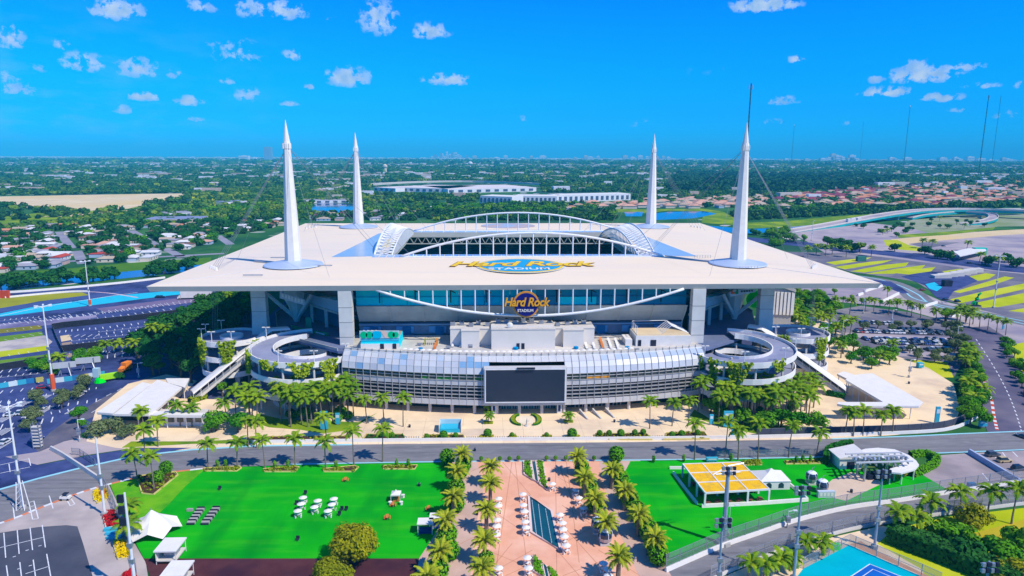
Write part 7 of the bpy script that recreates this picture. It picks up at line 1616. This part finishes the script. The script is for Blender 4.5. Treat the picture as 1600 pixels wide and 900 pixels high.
# teal figures / totems
def totem(px,py,w_,h,lab,mt=None,d=.5):
    x,y=at(px,py); r=thing('totem_sign',lab,'sign',(x,y,.1)); MB().box(x-w_/2,x+w_/2,y-d/2,y+d/2,.5,h).build('panel',mt or mat('banner_cyan'),r); MB().box(x-w_*.25,x+w_*.25,y-.2,y+.2,.1,.5).build('foot',steel,r); MB().box(x-w_*.36,x+w_*.36,y-d/2-.04,y-d/2-.003,h*.62,h*.86).build('pale_patch',mat('banner_white'),r); return r
totem(1463,662,1.6,6.5,'tall cyan totem at the right end of the cream forecourt'); totem(166,667,2.2,4.6,'cyan arched board under the left gate canopies'); totem(507,672,2.6,7,'pale turquoise sail sign in the left palm grove'); totem(528,664,1.6,4.5,'small teal board in the left palm grove'); totem(1137,668,3.4,6.2,'big rounded turquoise panel in the right palm grove'); totem(1111,664,1.4,4,'small turquoise board left of the rounded panel'); totem(1147,684,2,3,'low teal board by the right track wall'); totem(1437,575,2.4,2.6,'teal kiosk at the far edge of the cream forecourt',d=2); totem(1535,668,3,2.6,'cyan corner barrier at the service road mouth'); totem(1567,515,1.0,4,'blue totem by the roadside verge'); totem(1112,722,3.6,1.6,'low cyan block behind the yellow pergola',d=1)
x,y=at(1524,478); r=thing('green_figure','bright green dinosaur-like statue at the track edge','statue',(x,y,.1)); gm=mat('green_statue',(.0,.48,.10)); MB().tube([(x-3,y,1.2),(x-1,y,2.6),(x+.6,y,4.6),(x+1.2,y,7.5),(x+2.6,y,8.6)],[.3,1.0,1.4,.8,.6],8).build('body',gm,r)
for s in (-1,.9): MB().tube([(x+s,y,.1),(x+s*.8,y,2.6)],[.5,.7],6).build('leg',gm,r)
MB().box(x-3,x+3,y-1.5,y+1.5,.1,.6).build('plinth',dark,r)
for i,(a,b) in enumerate([((1350,457),(1378,448)),((1378,473),(1404,460)),((1420,482),(1431,484)),((1432,484),(1464,474)),((1486,496),(1511,487)),((1340,463),(1348,460))]):
    lowwall([a,b],1.6,f"white partition wall in the paddock below the track, {ordn(i)} from the left",1.2,curved=False)
x,y=at(1479,447); MB().box(x-3,x+3,y-2,y+2,.1,4.5).build('pit_cabin',dark,None,'dark cabin on the blue apron by the cyan patch','cabin')
for i,(px,py) in enumerate([(1470,434),(1480,432),(1490,431),(1500,429),(1510,427),(1520,425)]): X,Y=at(px,py); MB().prism([(X-7,Y-3),(X+7,Y-3),(X+7,Y+3),(X-7,Y+3)],.1,[2.2,3.4,3.4,2.2]).build('pale_shed',concL,None,f"pale low shed on the blue apron, {ordn(i)} from the left",'shed','pale sheds on the blue apron')
x,y=at(1530,398); flatroof([(1490,393),(1512,388),(1538,387),(1541,391),(1500,400)],6,'white canopy with a teal end beyond the street','x' and [(1500,396),(1530,391)]) ; MB().box(x-6,x+6,y-2,y+3,.1,7).build('teal_kiosk',mat('teal_kiosk',(.0,.48,.38)),None,'teal block at the end of the distant white canopy','kiosk')
x,y=at(1345,408); MB().box(x-4,x+4,y-2,y+2,.1,4.5).build('green_hut',mat('green_hut',(.05,.20,.16)),None,'dark green hut on the striped grass','hut')
x,y=at(606,386,I_Z); MB().prism([(x-3,y-1),(x+3,y-1),(x+3,y+1),(x-3,y+1)],I_Z,I_Z+4.5,top=[(x-1,y-.6),(x+2,y-.6),(x+2,y+.6),(x-1,y+.6)]).build('yellow_cover',mat('bright_yellow_flowers'),None,'yellow cover at the foot of the left lattice arch','cover')
for px,py,l in [(1305,859,'bright green bin at the court fence')]: x,y=at(px,py); m=MB(); m.box(x-.9,x+.9,y-.5,y+.5,.12,1.7); m.build('green_bin',mat('bright_green'),None,l,'bin')

# perforated curved wall below the left spiral, loose carts and plaza clutter
r=thing('perforated_wall','curved white perforated wall below the near left spiral walkway','wall',(*at(458,634),.1)); Pw=smooth([at(*p) for p in [(428,632),(440,638),(458,640),(476,637),(484,631)]],4)
MB().wall(Pw,.3,.1,3.4).build('wall',white,r)
Q=resample(Pw,1.1)
for i,(x,y) in enumerate(Q): MB().box(x-.25,x+.25,y-.26,y-.18,2.0,2.6).build('opening',dark,r)
gk=random.Random(44); k=0
for px,py,l in [(742,705,'left plaza entrance'),(700,868,'left walk'),(745,805,'inner left palms'),(858,752,'planted strips'),(915,800,'inner right palms'),(1012,868,'right walk'),(640,668,'turquoise pool'),(960,660,'steps right of the doors'),(560,670,'left grove'),(1160,760,'yellow pergola'),(655,760,'great lawn edge'),(1330,770,'gondola station'),(1420,600,'right forecourt'),(330,655,'left gate office'),(1400,650,'right gate office')]:
    x,y=at(px,py); r=thing('litter_bin',f"small dark round bin near the {l}",'bin',(x,y,.11),'dark round bins'); MB().lathe(x,y,[(.38,.11),(.42,1.0),(.3,1.12)],8).build('body',dark,r); MB().lathe(x,y,[(.44,1.0),(.44,1.06)],8).build('rim',steel,r)
for i,(px,py) in enumerate([(655,540),(700,545),(735,543),(940,547),(995,548),(770,541),(880,541)]):
    X,Y=at(px,py,TZ); o=thing('equipment_case',f"grey equipment case on the roof terrace, {ordn(i)} along the deck",'case',(X,Y,TZ),'equipment on the roof terrace'); MB().box(X-.9,X+.9,Y-.5,Y+.5,TZ,TZ+gk.uniform(.7,1.6)).build('case',steel,o); MB().box(X-.6,X+.6,Y-.53,Y-.505,TZ+.2,TZ+.5).build('vent',dark,o)
# ================================================================ SUBURBS AND FAR LANDSCAPE
wp=lambda pts:[at(*p) for p in pts]
CLEAR=[wp(q) for q in [[(-80,324),(0,319),(60,328),(130,331),(200,327),(262,313),(308,301),(160,303),(60,305),(-80,307)],[(-80,355),(60,342),(150,334),(270,318),(298,314),(300,318),(200,333),(60,350),(-80,362)],
 [(-80,450),(0,426),(100,418),(200,409),(330,400),(330,640),(-80,900)],[(484,334),(484,318),(560,317),(568,332)],[(960,345),(960,326),(1130,325),(1160,350)],[(1100,366),(1100,350),(1310,337),(1400,334),(1395,338),(1300,352),(1240,366)],
 [(1150,376),(1225,360),(1330,343),(1420,330),(1700,320),(1700,700),(1000,700),(1130,392)],[(575,306),(580,285),(845,285),(850,306)],[(745,322),(748,302),(990,300),(992,318)],[(238,402),(470,345),(1100,345),(1378,443),(1378,700),(200,700)],[(-80,480),(-80,460),(330,405),(500,350),(1110,350),(1400,430),(1400,900),(-80,900)]]]
ROADS=[wp(q) for q in [[(92,362),(112,388)],[(205,360),(248,385)],[(258,388),(285,402)],[(120,392),(130,412)],[(340,368),(360,382)],[(0,413),(200,404),(350,396)],[(0,360),(200,352),(330,345),(450,338)]]]
rm=MB()
for q in ROADS: band(rm,q,9,.03,px=False)
rm.build('suburb_streets',mat('street_asphalt',(.30,.29,.33),(.24,.23,.28),.05,.9),kind='structure',org=False)
def near_road(x,y,d=9):
    for (a,b) in [(r[i],r[i+1]) for r in ROADS for i in range(len(r)-1)]:
        dx,dy=b[0]-a[0],b[1]-a[1]; t=max(0,min(1,((x-a[0])*dx+(y-a[1])*dy)/(dx*dx+dy*dy)))
        if (x-a[0]-dx*t)**2+(y-a[1]-dy*t)**2<d*d: return True
    return False
def clear(x,y): return any(inpoly(x,y,q) for q in CLEAR)
# --- houses
hw=[mat('house_wall_cream',(.66,.58,.46)),mat('house_wall_white',(.76,.74,.70)),mat('house_wall_pink',(.62,.42,.36)),mat('house_wall_blue',(.40,.50,.60))]
hr={'white':mat('roof_white',(.66,.65,.64)),'grey':mat('roof_grey',(.32,.31,.34)),'tan':mat('roof_tan',(.46,.36,.26)),'red':mat('roof_red',(.48,.07,.05)),'terracotta':mat('roof_terracotta',(.56,.24,.13)),'brown':mat('roof_brown',(.22,.12,.09)),'salmon':mat('roof_salmon',(.62,.34,.24)),'maroon':mat('roof_maroon',(.24,.05,.08))}
HM={}
def house(x,y,w_,d,rz,rc,wi,label,group,h=3.2,kind=0):
    key=(round(w_),round(d),kind,rc,wi)
    if key not in HM:
        W_,D_=key[0],key[1]; a=MB().box(-W_/2,W_/2,-D_/2,D_/2,0,h).mesh('wall',hw[wi]); m=MB(); e=.6
        if kind==0: m.prism([(-W_/2-e,-D_/2-e),(W_/2+e,-D_/2-e),(W_/2+e,D_/2+e),(-W_/2-e,D_/2+e)],h,h+1.9,top=[(-W_/2+D_/2,-.1),(W_/2-D_/2,-.1),(W_/2-D_/2,.1),(-W_/2+D_/2,.1)])
        elif kind==1:
            m.q((-W_/2-e,-D_/2-e,h),(W_/2+e,-D_/2-e,h),(W_/2+e,0,h+1.7),(-W_/2-e,0,h+1.7)).q((W_/2+e,D_/2+e,h),(-W_/2-e,D_/2+e,h),(-W_/2-e,0,h+1.7),(W_/2+e,0,h+1.7)).q((-W_/2-e,D_/2+e,h),(-W_/2-e,-D_/2-e,h),(-W_/2-e,0,h+1.7)).q((W_/2+e,-D_/2-e,h),(W_/2+e,D_/2+e,h),(W_/2+e,0,h+1.7))
        else: m.box(-W_/2-.3,W_/2+.3,-D_/2-.3,D_/2+.3,h,h+.4)
        b=m.mesh('roof',hr[rc]); v=MB()
        for s in (-.32,.05,.32): v.box(W_*s-.6,W_*s+.6,-D_/2-.06,-D_/2+.02,1.0,2.3)
        HM[key]=(a,b,v.mesh('window',winD))
    a,b,v=HM[key]; r=thing('house',label,'house',(x,y,0),group,rz); inst('wall',a,r); inst('roof',b,r); inst('window',v,r); return r
g=random.Random(77); HP=[]
def houses(poly,n,cols,lab,group,size=(12,18),ang=.2,dmin=15,kinds=(0,1,2),tall=3.2,big=1.0):
    P=wp(poly); xs_=[p[0] for p in P]; ys_=[p[1] for p in P]; pts=[]; t=0
    while len(pts)<n and t<14000:
        t+=1; x,y=g.uniform(min(xs_),max(xs_)),g.uniform(min(ys_),max(ys_))
        if inpoly(x,y,P) and not clear(x,y) and not near_road(x,y,13) and all((x-a)**2+(y-b)**2>dmin*dmin for a,b in HP[-400:]): pts.append((x,y)); HP.append((x,y))
    pts.sort(key=lambda p:topx(p[0],p[1],0)[0]); cnt={}
    for x,y in pts:
        rc=g.choice(cols); cnt[rc]=cnt.get(rc,-1)+1
        house(x,y,g.choice((size[0],(size[0]+size[1])//2,size[1]))*big,g.choice((9,11))*big,ang+g.choice((0,PI/2))+g.uniform(-.08,.08),rc,g.randrange(4),f"{rc}-roofed house in {lab}, {ordn(cnt[rc])} {rc} one from the left",group,tall,g.choice(kinds))
houses([(-30,415),(0,398),(60,392),(140,395),(240,398),(330,388),(330,400),(200,408),(100,416),(0,426)],34,['white','white','grey','tan','red','white'],'the canal-side rows','houses beside the canal',(12,18),.15,13)
houses([(-30,400),(0,372),(100,366),(200,372),(330,368),(400,368),(380,385),(300,392),(200,398),(60,392)],66,['tan','white','brown','salmon','grey','white','grey'],'the middle of the left suburb','houses in the left suburb',(12,18),.15,14)
houses([(-30,378),(0,352),(120,352),(200,356),(330,350),(450,345),(440,362),(330,368),(100,366)],50,['grey','tan','white','brown','terracotta','white'],'the upper left suburb','houses in the upper left suburb',(12,20),.15,17)
houses([(470,346),(500,330),(640,332),(700,340),(640,347)],26,['white','grey','tan','maroon'],'the streets behind the stadium','houses behind the stadium',(14,20),.1,18)
houses([(1200,312),(1240,292),(1330,287),(1400,292),(1400,312),(1330,318),(1250,318)],26,['maroon','maroon','brown','terracotta'],'the shaded estate on the right','houses of the shaded estate',(20,28),.1,23,(0,),5.5,1.3)  # shade over this estate is put into its darker roof colours
houses([(1215,325),(1240,306),(1380,300),(1480,288),(1640,282),(1640,312),(1480,322),(1300,322)],66,['terracotta','salmon','terracotta','tan'],'the orange-roofed estate','houses of the orange-roofed estate',(20,28),.1,23,(0,),5.5,1.3)
houses([(880,330),(900,320),(1000,316),(1120,316),(1190,310),(1200,326),(1100,325),(960,324)],24,['tan','salmon','tan','terracotta'],'the estate beyond the lake','houses beyond the lake',(18,26),.1,22,(0,),5,1.1)
# --- the rest of the tiled estates: too many and too small to pick apart
m=MB(); gq=random.Random(19)
for q,n_,c_ in [(wp([(1215,327),(1240,304),(1380,298),(1480,286),(1640,280),(1640,314),(1480,324),(1300,324)]),360,(0,0,1,2,3,3)),(wp([(1200,312),(1240,292),(1400,288),(1400,310),(1250,318)]),110,(2,2,0)),(wp([(880,330),(900,318),(1190,308),(1200,326),(960,326)]),60,(1,3))]:  # second group: estate shade again put into maroon roof colours
    xs_=[p[0] for p in q]; ys_=[p[1] for p in q]; k=0; t=0
    while k<n_ and t<9000:
        t+=1; x,y=gq.uniform(min(xs_),max(xs_)),gq.uniform(min(ys_),max(ys_))
        if not inpoly(x,y,q) or clear(x,y) or any((x-a)**2+(y-b)**2<20**2 for a,b in HP[-700:]): continue
        HP.append((x,y)); k+=1; W_,D_=gq.choice(((13,8),(9,12),(11,10))); m.mi=4; m.box(x-W_,x+W_,y-D_,y+D_,0,5); m.mi=gq.choice(c_); m.prism([(x-W_-1,y-D_-1),(x+W_+1,y-D_-1),(x+W_+1,y+D_+1),(x-W_-1,y+D_+1)],5.01,8.6,top=[(x-W_*.35,y-D_*.2),(x+W_*.35,y-D_*.2),(x+W_*.35,y+D_*.2),(x-W_*.35,y+D_*.2)])
m.build('estate_houses',[hr['terracotta'],hr['salmon'],hr['maroon'],hr['tan'],hw[0]],None,kind='stuff',org=False)
# --- big sheds and schools
whs=mat('warehouse_roof',(.70,.62,.57),(.62,.55,.52),.01,.8); whw=mat('warehouse_wall',(.72,.72,.72),(.66,.67,.69),.05,.7)
def shed(pxa,pxb,depth,h,lab,bays,rm_=whs,wm=whw,cat='warehouse',win=mat('warehouse_window',(.08,.12,.20))):
    a,b=at(*pxa),at(*pxb); L_=math.hypot(b[0]-a[0],b[1]-a[1]); ux,uy=(b[0]-a[0])/L_,(b[1]-a[1])/L_; P=[a,b,(b[0]-uy*depth,b[1]+ux*depth),(a[0]-uy*depth,a[1]+ux*depth)]
    r=thing('warehouse' if cat=='warehouse' else cat.replace(' ','_'),lab,cat,(*a,0)); MB().prism(P,0,h).build('wall',wm,r); MB().prism(P,h+.01,h+.6).build('roof',rm_,r)
    for k in range(bays):
        t0,t1=(k+.12)/bays,(k+.62)/bays; q=[(a[0]+(b[0]-a[0])*t+uy*.5,a[1]+(b[1]-a[1])*t-ux*.5) for t in (t0,t1)]
        MB().prism([q[0],q[1],(q[1][0]-uy*.3,q[1][1]+ux*.3),(q[0][0]-uy*.3,q[0][1]+ux*.3)],h*.2,h*.8).build('window_band',win,r)
    return r
shed((585,298),(618,300),160,9,'long pale warehouse, left end of the row beyond the trees',4)
shed((620,299),(700,301),190,10,'widest pale warehouse in the row behind the far spires',8); shed((700,302),(838,299),200,10,'pale warehouse at the right end of the row behind the far spires',10)
shed((750,318),(800,320),50,15,'white office block left of centre beyond the canopy',8,white); shed((803,317),(870,318),55,14,'white office block in the middle beyond the canopy',10,white); shed((872,316),(985,313),50,14,'white office block right of centre beyond the canopy',14,white)
shed((468,318),(545,317),40,6,'long low grey building beyond the left spire',6,mat('roof_grey'),whw,'school'); shed((225,350),(312,349),45,6,'long blue-grey school roof in the left suburb',9,mat('roof_bluegrey',(.25,.28,.42)),hw[0],'school')
shed((258,340),(300,338),35,6,'grey low building behind the school',5,mat('roof_grey'),whw,'school'); shed((352,322),(390,320),40,7,'blue-roofed hall among trees left of the spire',5,mat('roof_bluegrey'),whw,'school')
for i,(a,b,d) in enumerate([((285,289),(338,289),60),((0,297),(12,297),50),((370,288),(400,288),60),((135,293),(162,292),60),((440,286),(482,285),60),((490,290),(560,288),70),((1290,276),(1320,277),60),((1222,267),(1242,268),60),((900,289),(955,289),60),((60,262),(180,262),200),((190,261),(270,262),200),((330,290),(350,289),60)]): shed(a,b,d,8,f"pale flat-roofed commercial building in the distance, {ordn(i)} of the dozen",3,mat('roof_tan') if i%3==0 else whs)
# water tower
wt=thing('water_tower','cream water tower beyond the warehouses','water tower',(*at(602,272),0)); X,Y=at(602,272); MB().lathe(X,Y,[(9,0),(8,30),(12,36),(12,44),(4,50)],12).build('tank',hw[0],wt)
wt=thing('water_tower','small white mushroom water tower right of the warehouses','water tower',(*at(735,266),0)); X,Y=at(735,266); MB().lathe(X,Y,[(3,0),(3,34),(14,42),(14,50),(3,56)],12).build('tank',white,wt)
# --- flyovers
def flyover(pts,w_,lab,cat='bridge',piers=True,mtu=mat('bridge_green',(.02,.38,.38),(.02,.30,.32),.05,.7)):
    """pts: (px,py,z)"""
    P=smooth([(*at(x,y,z),z) for x,y,z in pts],5); r=thing('flyover',lab,cat,(P[0][0],P[0][1],0),'raised roads'); 
    d=MB(); u=MB(); L_=[(x,y) for x,y,z in P]
    for i in range(len(P)-1):
        a,b=P[i],P[i+1]; dx,dy=b[0]-a[0],b[1]-a[1]; l_=math.hypot(dx,dy); nx,ny=-dy/l_*w_/2,dx/l_*w_/2
        q=[(a[0]-nx,a[1]-ny),(b[0]-nx,b[1]-ny),(b[0]+nx,b[1]+ny),(a[0]+nx,a[1]+ny)]; zz_=[a[2],b[2],b[2],a[2]]
        d.prism(q,[v-.5 for v in zz_],zz_); u.prism([(p[0],p[1]) for p in q],[v-3.4 for v in zz_],[v-.51 for v in zz_])
        if piers and i%6==3 and a[2]>3.5: MB().obox(a[0],a[1],0,a[2]-2.6,3.5,w_*.5,math.atan2(dy,dx)).build('pier',concL,r)
    d.build('road_deck',dusty,r); u.build('girder',mtu,r)
    for s in (-1,1):
        LL=[]
        for i,(x,y,z) in enumerate(P):
            a=P[max(i-1,0)];b=P[min(i+1,len(P)-1)];dx,dy=b[0]-a[0],b[1]-a[1];l_=math.hypot(dx,dy); LL.append((x-s*dy/l_*w_/2,y+s*dx/l_*w_/2))
        MB().wall(LL,.5,[p[2]+.01 for p in P],[p[2]+1.5 for p in P]).build('parapet',concL,r)
flyover([(1225,363,.6),(1280,354,2),(1340,343,6),(1400,333,10),(1450,328,12),(1520,327,12),(1600,330,12),(1720,336,12)],20,'long pale flyover curving from the stadium road to the right edge')
flyover([(1600,327,9),(1520,329,9),(1450,334,7),(1420,340,3)],12,'second carriageway beneath the long flyover'); flyover([(1510,331,9),(1545,334,8),(1552,340,6),(1535,346,4),(1505,350,1.2)],12,'loop ramp curling down at the right under the flyover')
flyover([(500,296,7),(560,289,8),(650,284,9),(740,283,9),(840,287,8),(900,291,6)],18,'far motorway curving behind the pale warehouses','motorway',False,concL)
for i,(px,py,l) in enumerate([(1326,352,'x'),(1332,351,'x'),(1341,350,'x')]):
    X,Y=at(px,py); MB().box(X-3,X+3,Y-3,Y+3,0,9).build('toll_gatehouse',white,None,f"small white gatehouse by the interchange, {ordn(i)} from the left",'gatehouse','gatehouses by the interchange')
# --- far towers and skyline
twm=[mat('tower_pale',(.70,.70,.72)),mat('tower_tan',(.60,.52,.45)),mat('tower_blue',(.25,.36,.50))]
def tower(px,w_,h,Y,lab,mi=0):
    x,_=atY(px,243,Y); r=thing('tower_block',lab,'tower',(x,Y,0),'distant tower blocks'); d=w_*.7
    MB().box(x-w_/2,x+w_/2,Y,Y+d,0,h).build('wall',twm[mi],r); MB().box(x-w_*.2,x+w_*.2,Y+d*.3,Y+d*.6,h+.1,h+6).build('plant_room',twm[mi],r)
    for k in range(3): MB().box(x-w_*.45,x+w_*.45,Y-.6,Y-.1,h*(.2+.25*k),h*(.2+.25*k)+h*.1).build('window_band',twm[2],r)
g=random.Random(9); k=0
tower(418,95,190,9000,'dark blue-green tower standing alone on the left horizon',2); tower(380,120,80,9000,'pale block left of the lone blue tower',0); tower(396,60,60,9000,'low pale block beside the lone blue tower',0)
for i in range(20):
    px=673+i*3.1+g.uniform(-1,1); hh=g.uniform(60,240)*(1.15-abs(i-10)/14); tower(px,g.uniform(30,52),hh*.62+25,13500,f"slim tower of the downtown cluster above the canopy, {ordn(i)} from the left",g.choice((0,0,2)))
for i in range(26):
    px=745+i*12+g.uniform(-5,5); tower(px,g.uniform(40,110),g.uniform(45,105),11500+g.uniform(-800,800),f"pale block on the central horizon, {ordn(i)} from the left",g.choice((0,0,1)))
for i,(px,h_) in enumerate([(1288,70),(1298,90),(1303,150),(1310,120),(1317,100),(1330,80),(1333,130),(1338,70),(1395,90),(1399,70),(1413,40),(1475,90),(1495,100),(1500,70),(1518,110),(1535,80),(1550,60),(1570,90),(1578,70),(1230,60),(1245,50),(1262,60),(1180,60),(1160,50),(1420,90)]): tower(px,g.uniform(60,110),h_*.8+15,9800,f"pale tower on the right horizon, {ordn(i)} listed",g.choice((0,0,1)))
# far low buildings: thousands of specks nobody could count
m=MB(); g=random.Random(12)
for _ in range(7500):
    Y=1500+12500*g.random()**.8; x,_z=atY(g.uniform(-80,1700),243,Y)
    if (Y<2600 and clear(x,Y)) or (Y<3200 and g.random()<.55): continue
    s=g.uniform(8,26)*(1+Y/8000); m.mi=g.choice((0,0,1,2)); m.obox(x,Y,0,g.uniform(5,8)*(1+Y/2400),s*g.uniform(.8,2.0),s*.7,g.choice((0,.12,-.1)))
m.build('far_buildings',[twm[0],twm[1],mat('far_tan',(.52,.40,.32))],None,kind='stuff',org=False)
# --- antenna masts
mastd=mat('mast_dark',(.05,.055,.07))
def antenna(px,pyt,pyb,lab,top='rack',lat=1.0,Yb=None):
    x,y=at(px,pyb); r=thing('radio_mast',lab,'radio mast',(x,y,0),'radio masts on the horizon'); px2=px+(1.6 if px>1500 else .6)
    h=atY(px,pyt,y)[1]; m=MB(); n=int(h/14); w_=2.0*lat
    leg=[(w_*math.cos(a),w_*math.sin(a)) for a in (PI/2,PI/2+2.09,PI/2+4.19)]
    for lx_,ly_ in leg: MB().tube([(x+lx_,y+ly_,0),(x+lx_*.6,y+ly_*.6,h)],.75*lat,4).build('mast_leg',mastd,r)
    for k in range(n):
        z=h*k/n; f_=1-.4*k/n; f2=1-.4*(k+1)/n
        for a in range(3): b=(a+1)%3; m.tube([(x+leg[a][0]*f_,y+leg[a][1]*f_,z),(x+leg[b][0]*f2,y+leg[b][1]*f2,h*(k+1)/n)],.45*lat,3,False)
    m.build('lattice',mastd,r)['kind']='stuff'
    if top=='rack':
        for s in (-1,1):
            MB().box(x+s*5*lat-1,x+s*5*lat+1,y-1,y+1,h-16*lat,h-4*lat).build('antenna_panel',steel,r); MB().tube([(x,y,h-18*lat),(x+s*5*lat,y,h-10*lat)],.4*lat,4).build('outrigger',steel,r)
    elif top=='ring': MB().lathe(x,y,[(4*lat,h-8),(4.6*lat,h-3),(3*lat,h)],8).build('antenna_ring',white,r)
antenna(1163,130,290,'tall radio mast rising behind the near right spire','rack',1.15); antenna(1528,148,278,'radio mast with side racks near the right edge','rack',1.0); antenna(1549,149,262,'slim radio mast at the right edge, farther than its neighbour','none',1.2)
antenna(1411,165,266,'radio mast with a white ring head right of the spires','ring',1.0); antenna(1236,195,258,'short distant radio mast just right of the right spire','ring',1.1); antenna(1343,190,256,'thin distant radio mast between the short one and the ring-headed one','none',1.1)
# --- canopy of far trees
g=random.Random(31); NEAR=[]; FAR=[]
BAND_D=wp([(1040,300),(1060,272),(1200,275),(1330,274),(1420,282),(1330,300),(1200,302)]); BAND_Y=wp([(-80,375),(0,350),(120,335),(300,330),(300,300),(470,295),(600,305),(590,330),(470,340),(330,348)])
def pick(x,y):
    if inpoly(x,y,BAND_D): return 1
    if inpoly(x,y,SHADE_L): return 1 if g.random()<.88 else 0  # cloud shadow put in as dark crown colours
    u=g.random()
    if inpoly(x,y,BAND_Y): return 2 if u<.5 else 0
    if y<1150: return 1 if u<.72 else 0 if u<.93 else 2
    return 0 if u<.62 else 1 if u<.82 else 2
def dens_ok(x,y):
    return math.sin(x*.011+1.3*math.sin(y*.007))+math.sin(y*.013+x*.004)>-.95
grid={}
for (a,b) in HP: grid.setdefault((int(a//20),int(b//20)),[]).append((a,b))
def hit_house(x,y,d):
    i,j=int(x//20),int(y//20)
    for u in (-1,0,1):
        for v in (-1,0,1):
            for (a,b) in grid.get((i+u,j+v),()):
                if (x-a)**2+(y-b)**2<d*d: return True
    return False
EST=[wp([(1200,318),(1240,292),(1400,288),(1480,286),(1640,280),(1640,314),(1480,324),(1215,327)]),wp([(880,330),(900,318),(1190,308),(1200,326),(960,326)])]
SHADE_L=wp([(-80,425),(-80,365),(460,345),(460,380),(330,402),(200,412)])  # left suburb whose cloud shade is carried by darker tree crowns
def rect(Y0,Y1,step,s0,s1,keep=1.0):
    Y=Y0
    while Y<Y1:
        w_=Y*.80+60; x=-w_+CX
        while x<w_:
            xx,yy=x+g.uniform(-.5,.5)*step,Y+g.uniform(-.5,.5)*step; x+=step
            if g.random()>keep or clear(xx,yy) or near_road(xx,yy,8) or hit_house(xx,yy,7) or not (dens_ok(xx,yy) or g.random()<.35): continue
            if any(inpoly(xx,yy,q) for q in EST) and (g.random()<.5 or hit_house(xx,yy,15)): continue
            if yy<1150 and xx<-80 and g.random()<.24: continue
            s=g.uniform(s0,s1); FAR.append((xx,yy,0,s,pick(xx,yy)))
        Y+=step
rect(515,1150,9.5,3.8,7.2,.8); rect(1150,2000,14,5,9,.75); rect(2000,3400,22,8,13,.74); rect(3400,6000,40,13,22,.74); rect(6000,11000,90,22,38,.72)
FAR.sort(key=lambda p:(p[1]*p[1]+p[0]*p[0])/p[3]**2)
view=[p for p in FAR if -20<topx(p[0],p[1],4)[0]<1620]
big=set(); names={0:'lite',1:'dark',2:'lite'}
for i,p in enumerate(view[:290]):
    px=topx(p[0],p[1],0)[0]; big.add(id(p)); s=p[3]
    tree(p[0],p[1],s*1.25,s*.95,f"suburban tree {'left of' if px<450 else 'behind' if px<1150 else 'right of'} the stadium, {ordn(i)} nearest of the outer ones",'dark' if p[4]==1 else 'lite','suburban trees beyond the stadium',0)
scatter('far_tree_canopy',[p for p in FAR if id(p) not in big])
# pine-like dark forest belt
P=BAND_D; xs_=[p[0] for p in P]; ys_=[p[1] for p in P]; pts=[]
for _ in range(9000):
    x,y=g.uniform(min(xs_),max(xs_)),g.uniform(min(ys_),max(ys_))
    if inpoly(x,y,P): pts.append((x,y,4,g.uniform(10,15),1))
scatter('dark_forest',pts[:2600])
print('FAR',len(FAR),len(pts))
# ---------------------------------------------------------------- haze
hm=bpy.data.materials.new('haze'); hm.use_nodes=True; nt=hm.node_tree; nt.nodes.clear()
pv=nd(nt,'ShaderNodeVolumePrincipled'); pv.inputs['Color'].default_value=(.06,.74,1,1); pv.inputs['Density'].default_value=HAZE if 'HAZE' in globals() else 8.5e-5; pv.inputs['Anisotropy'].default_value=-.15
ou=nd(nt,'ShaderNodeOutputMaterial'); nt.links.new(pv.outputs[0],ou.inputs['Volume'])
m=MB(); m.box(-60000,60000,-350,100000,-1.2,430); m.build('haze',hm,None,kind='stuff',org=False)
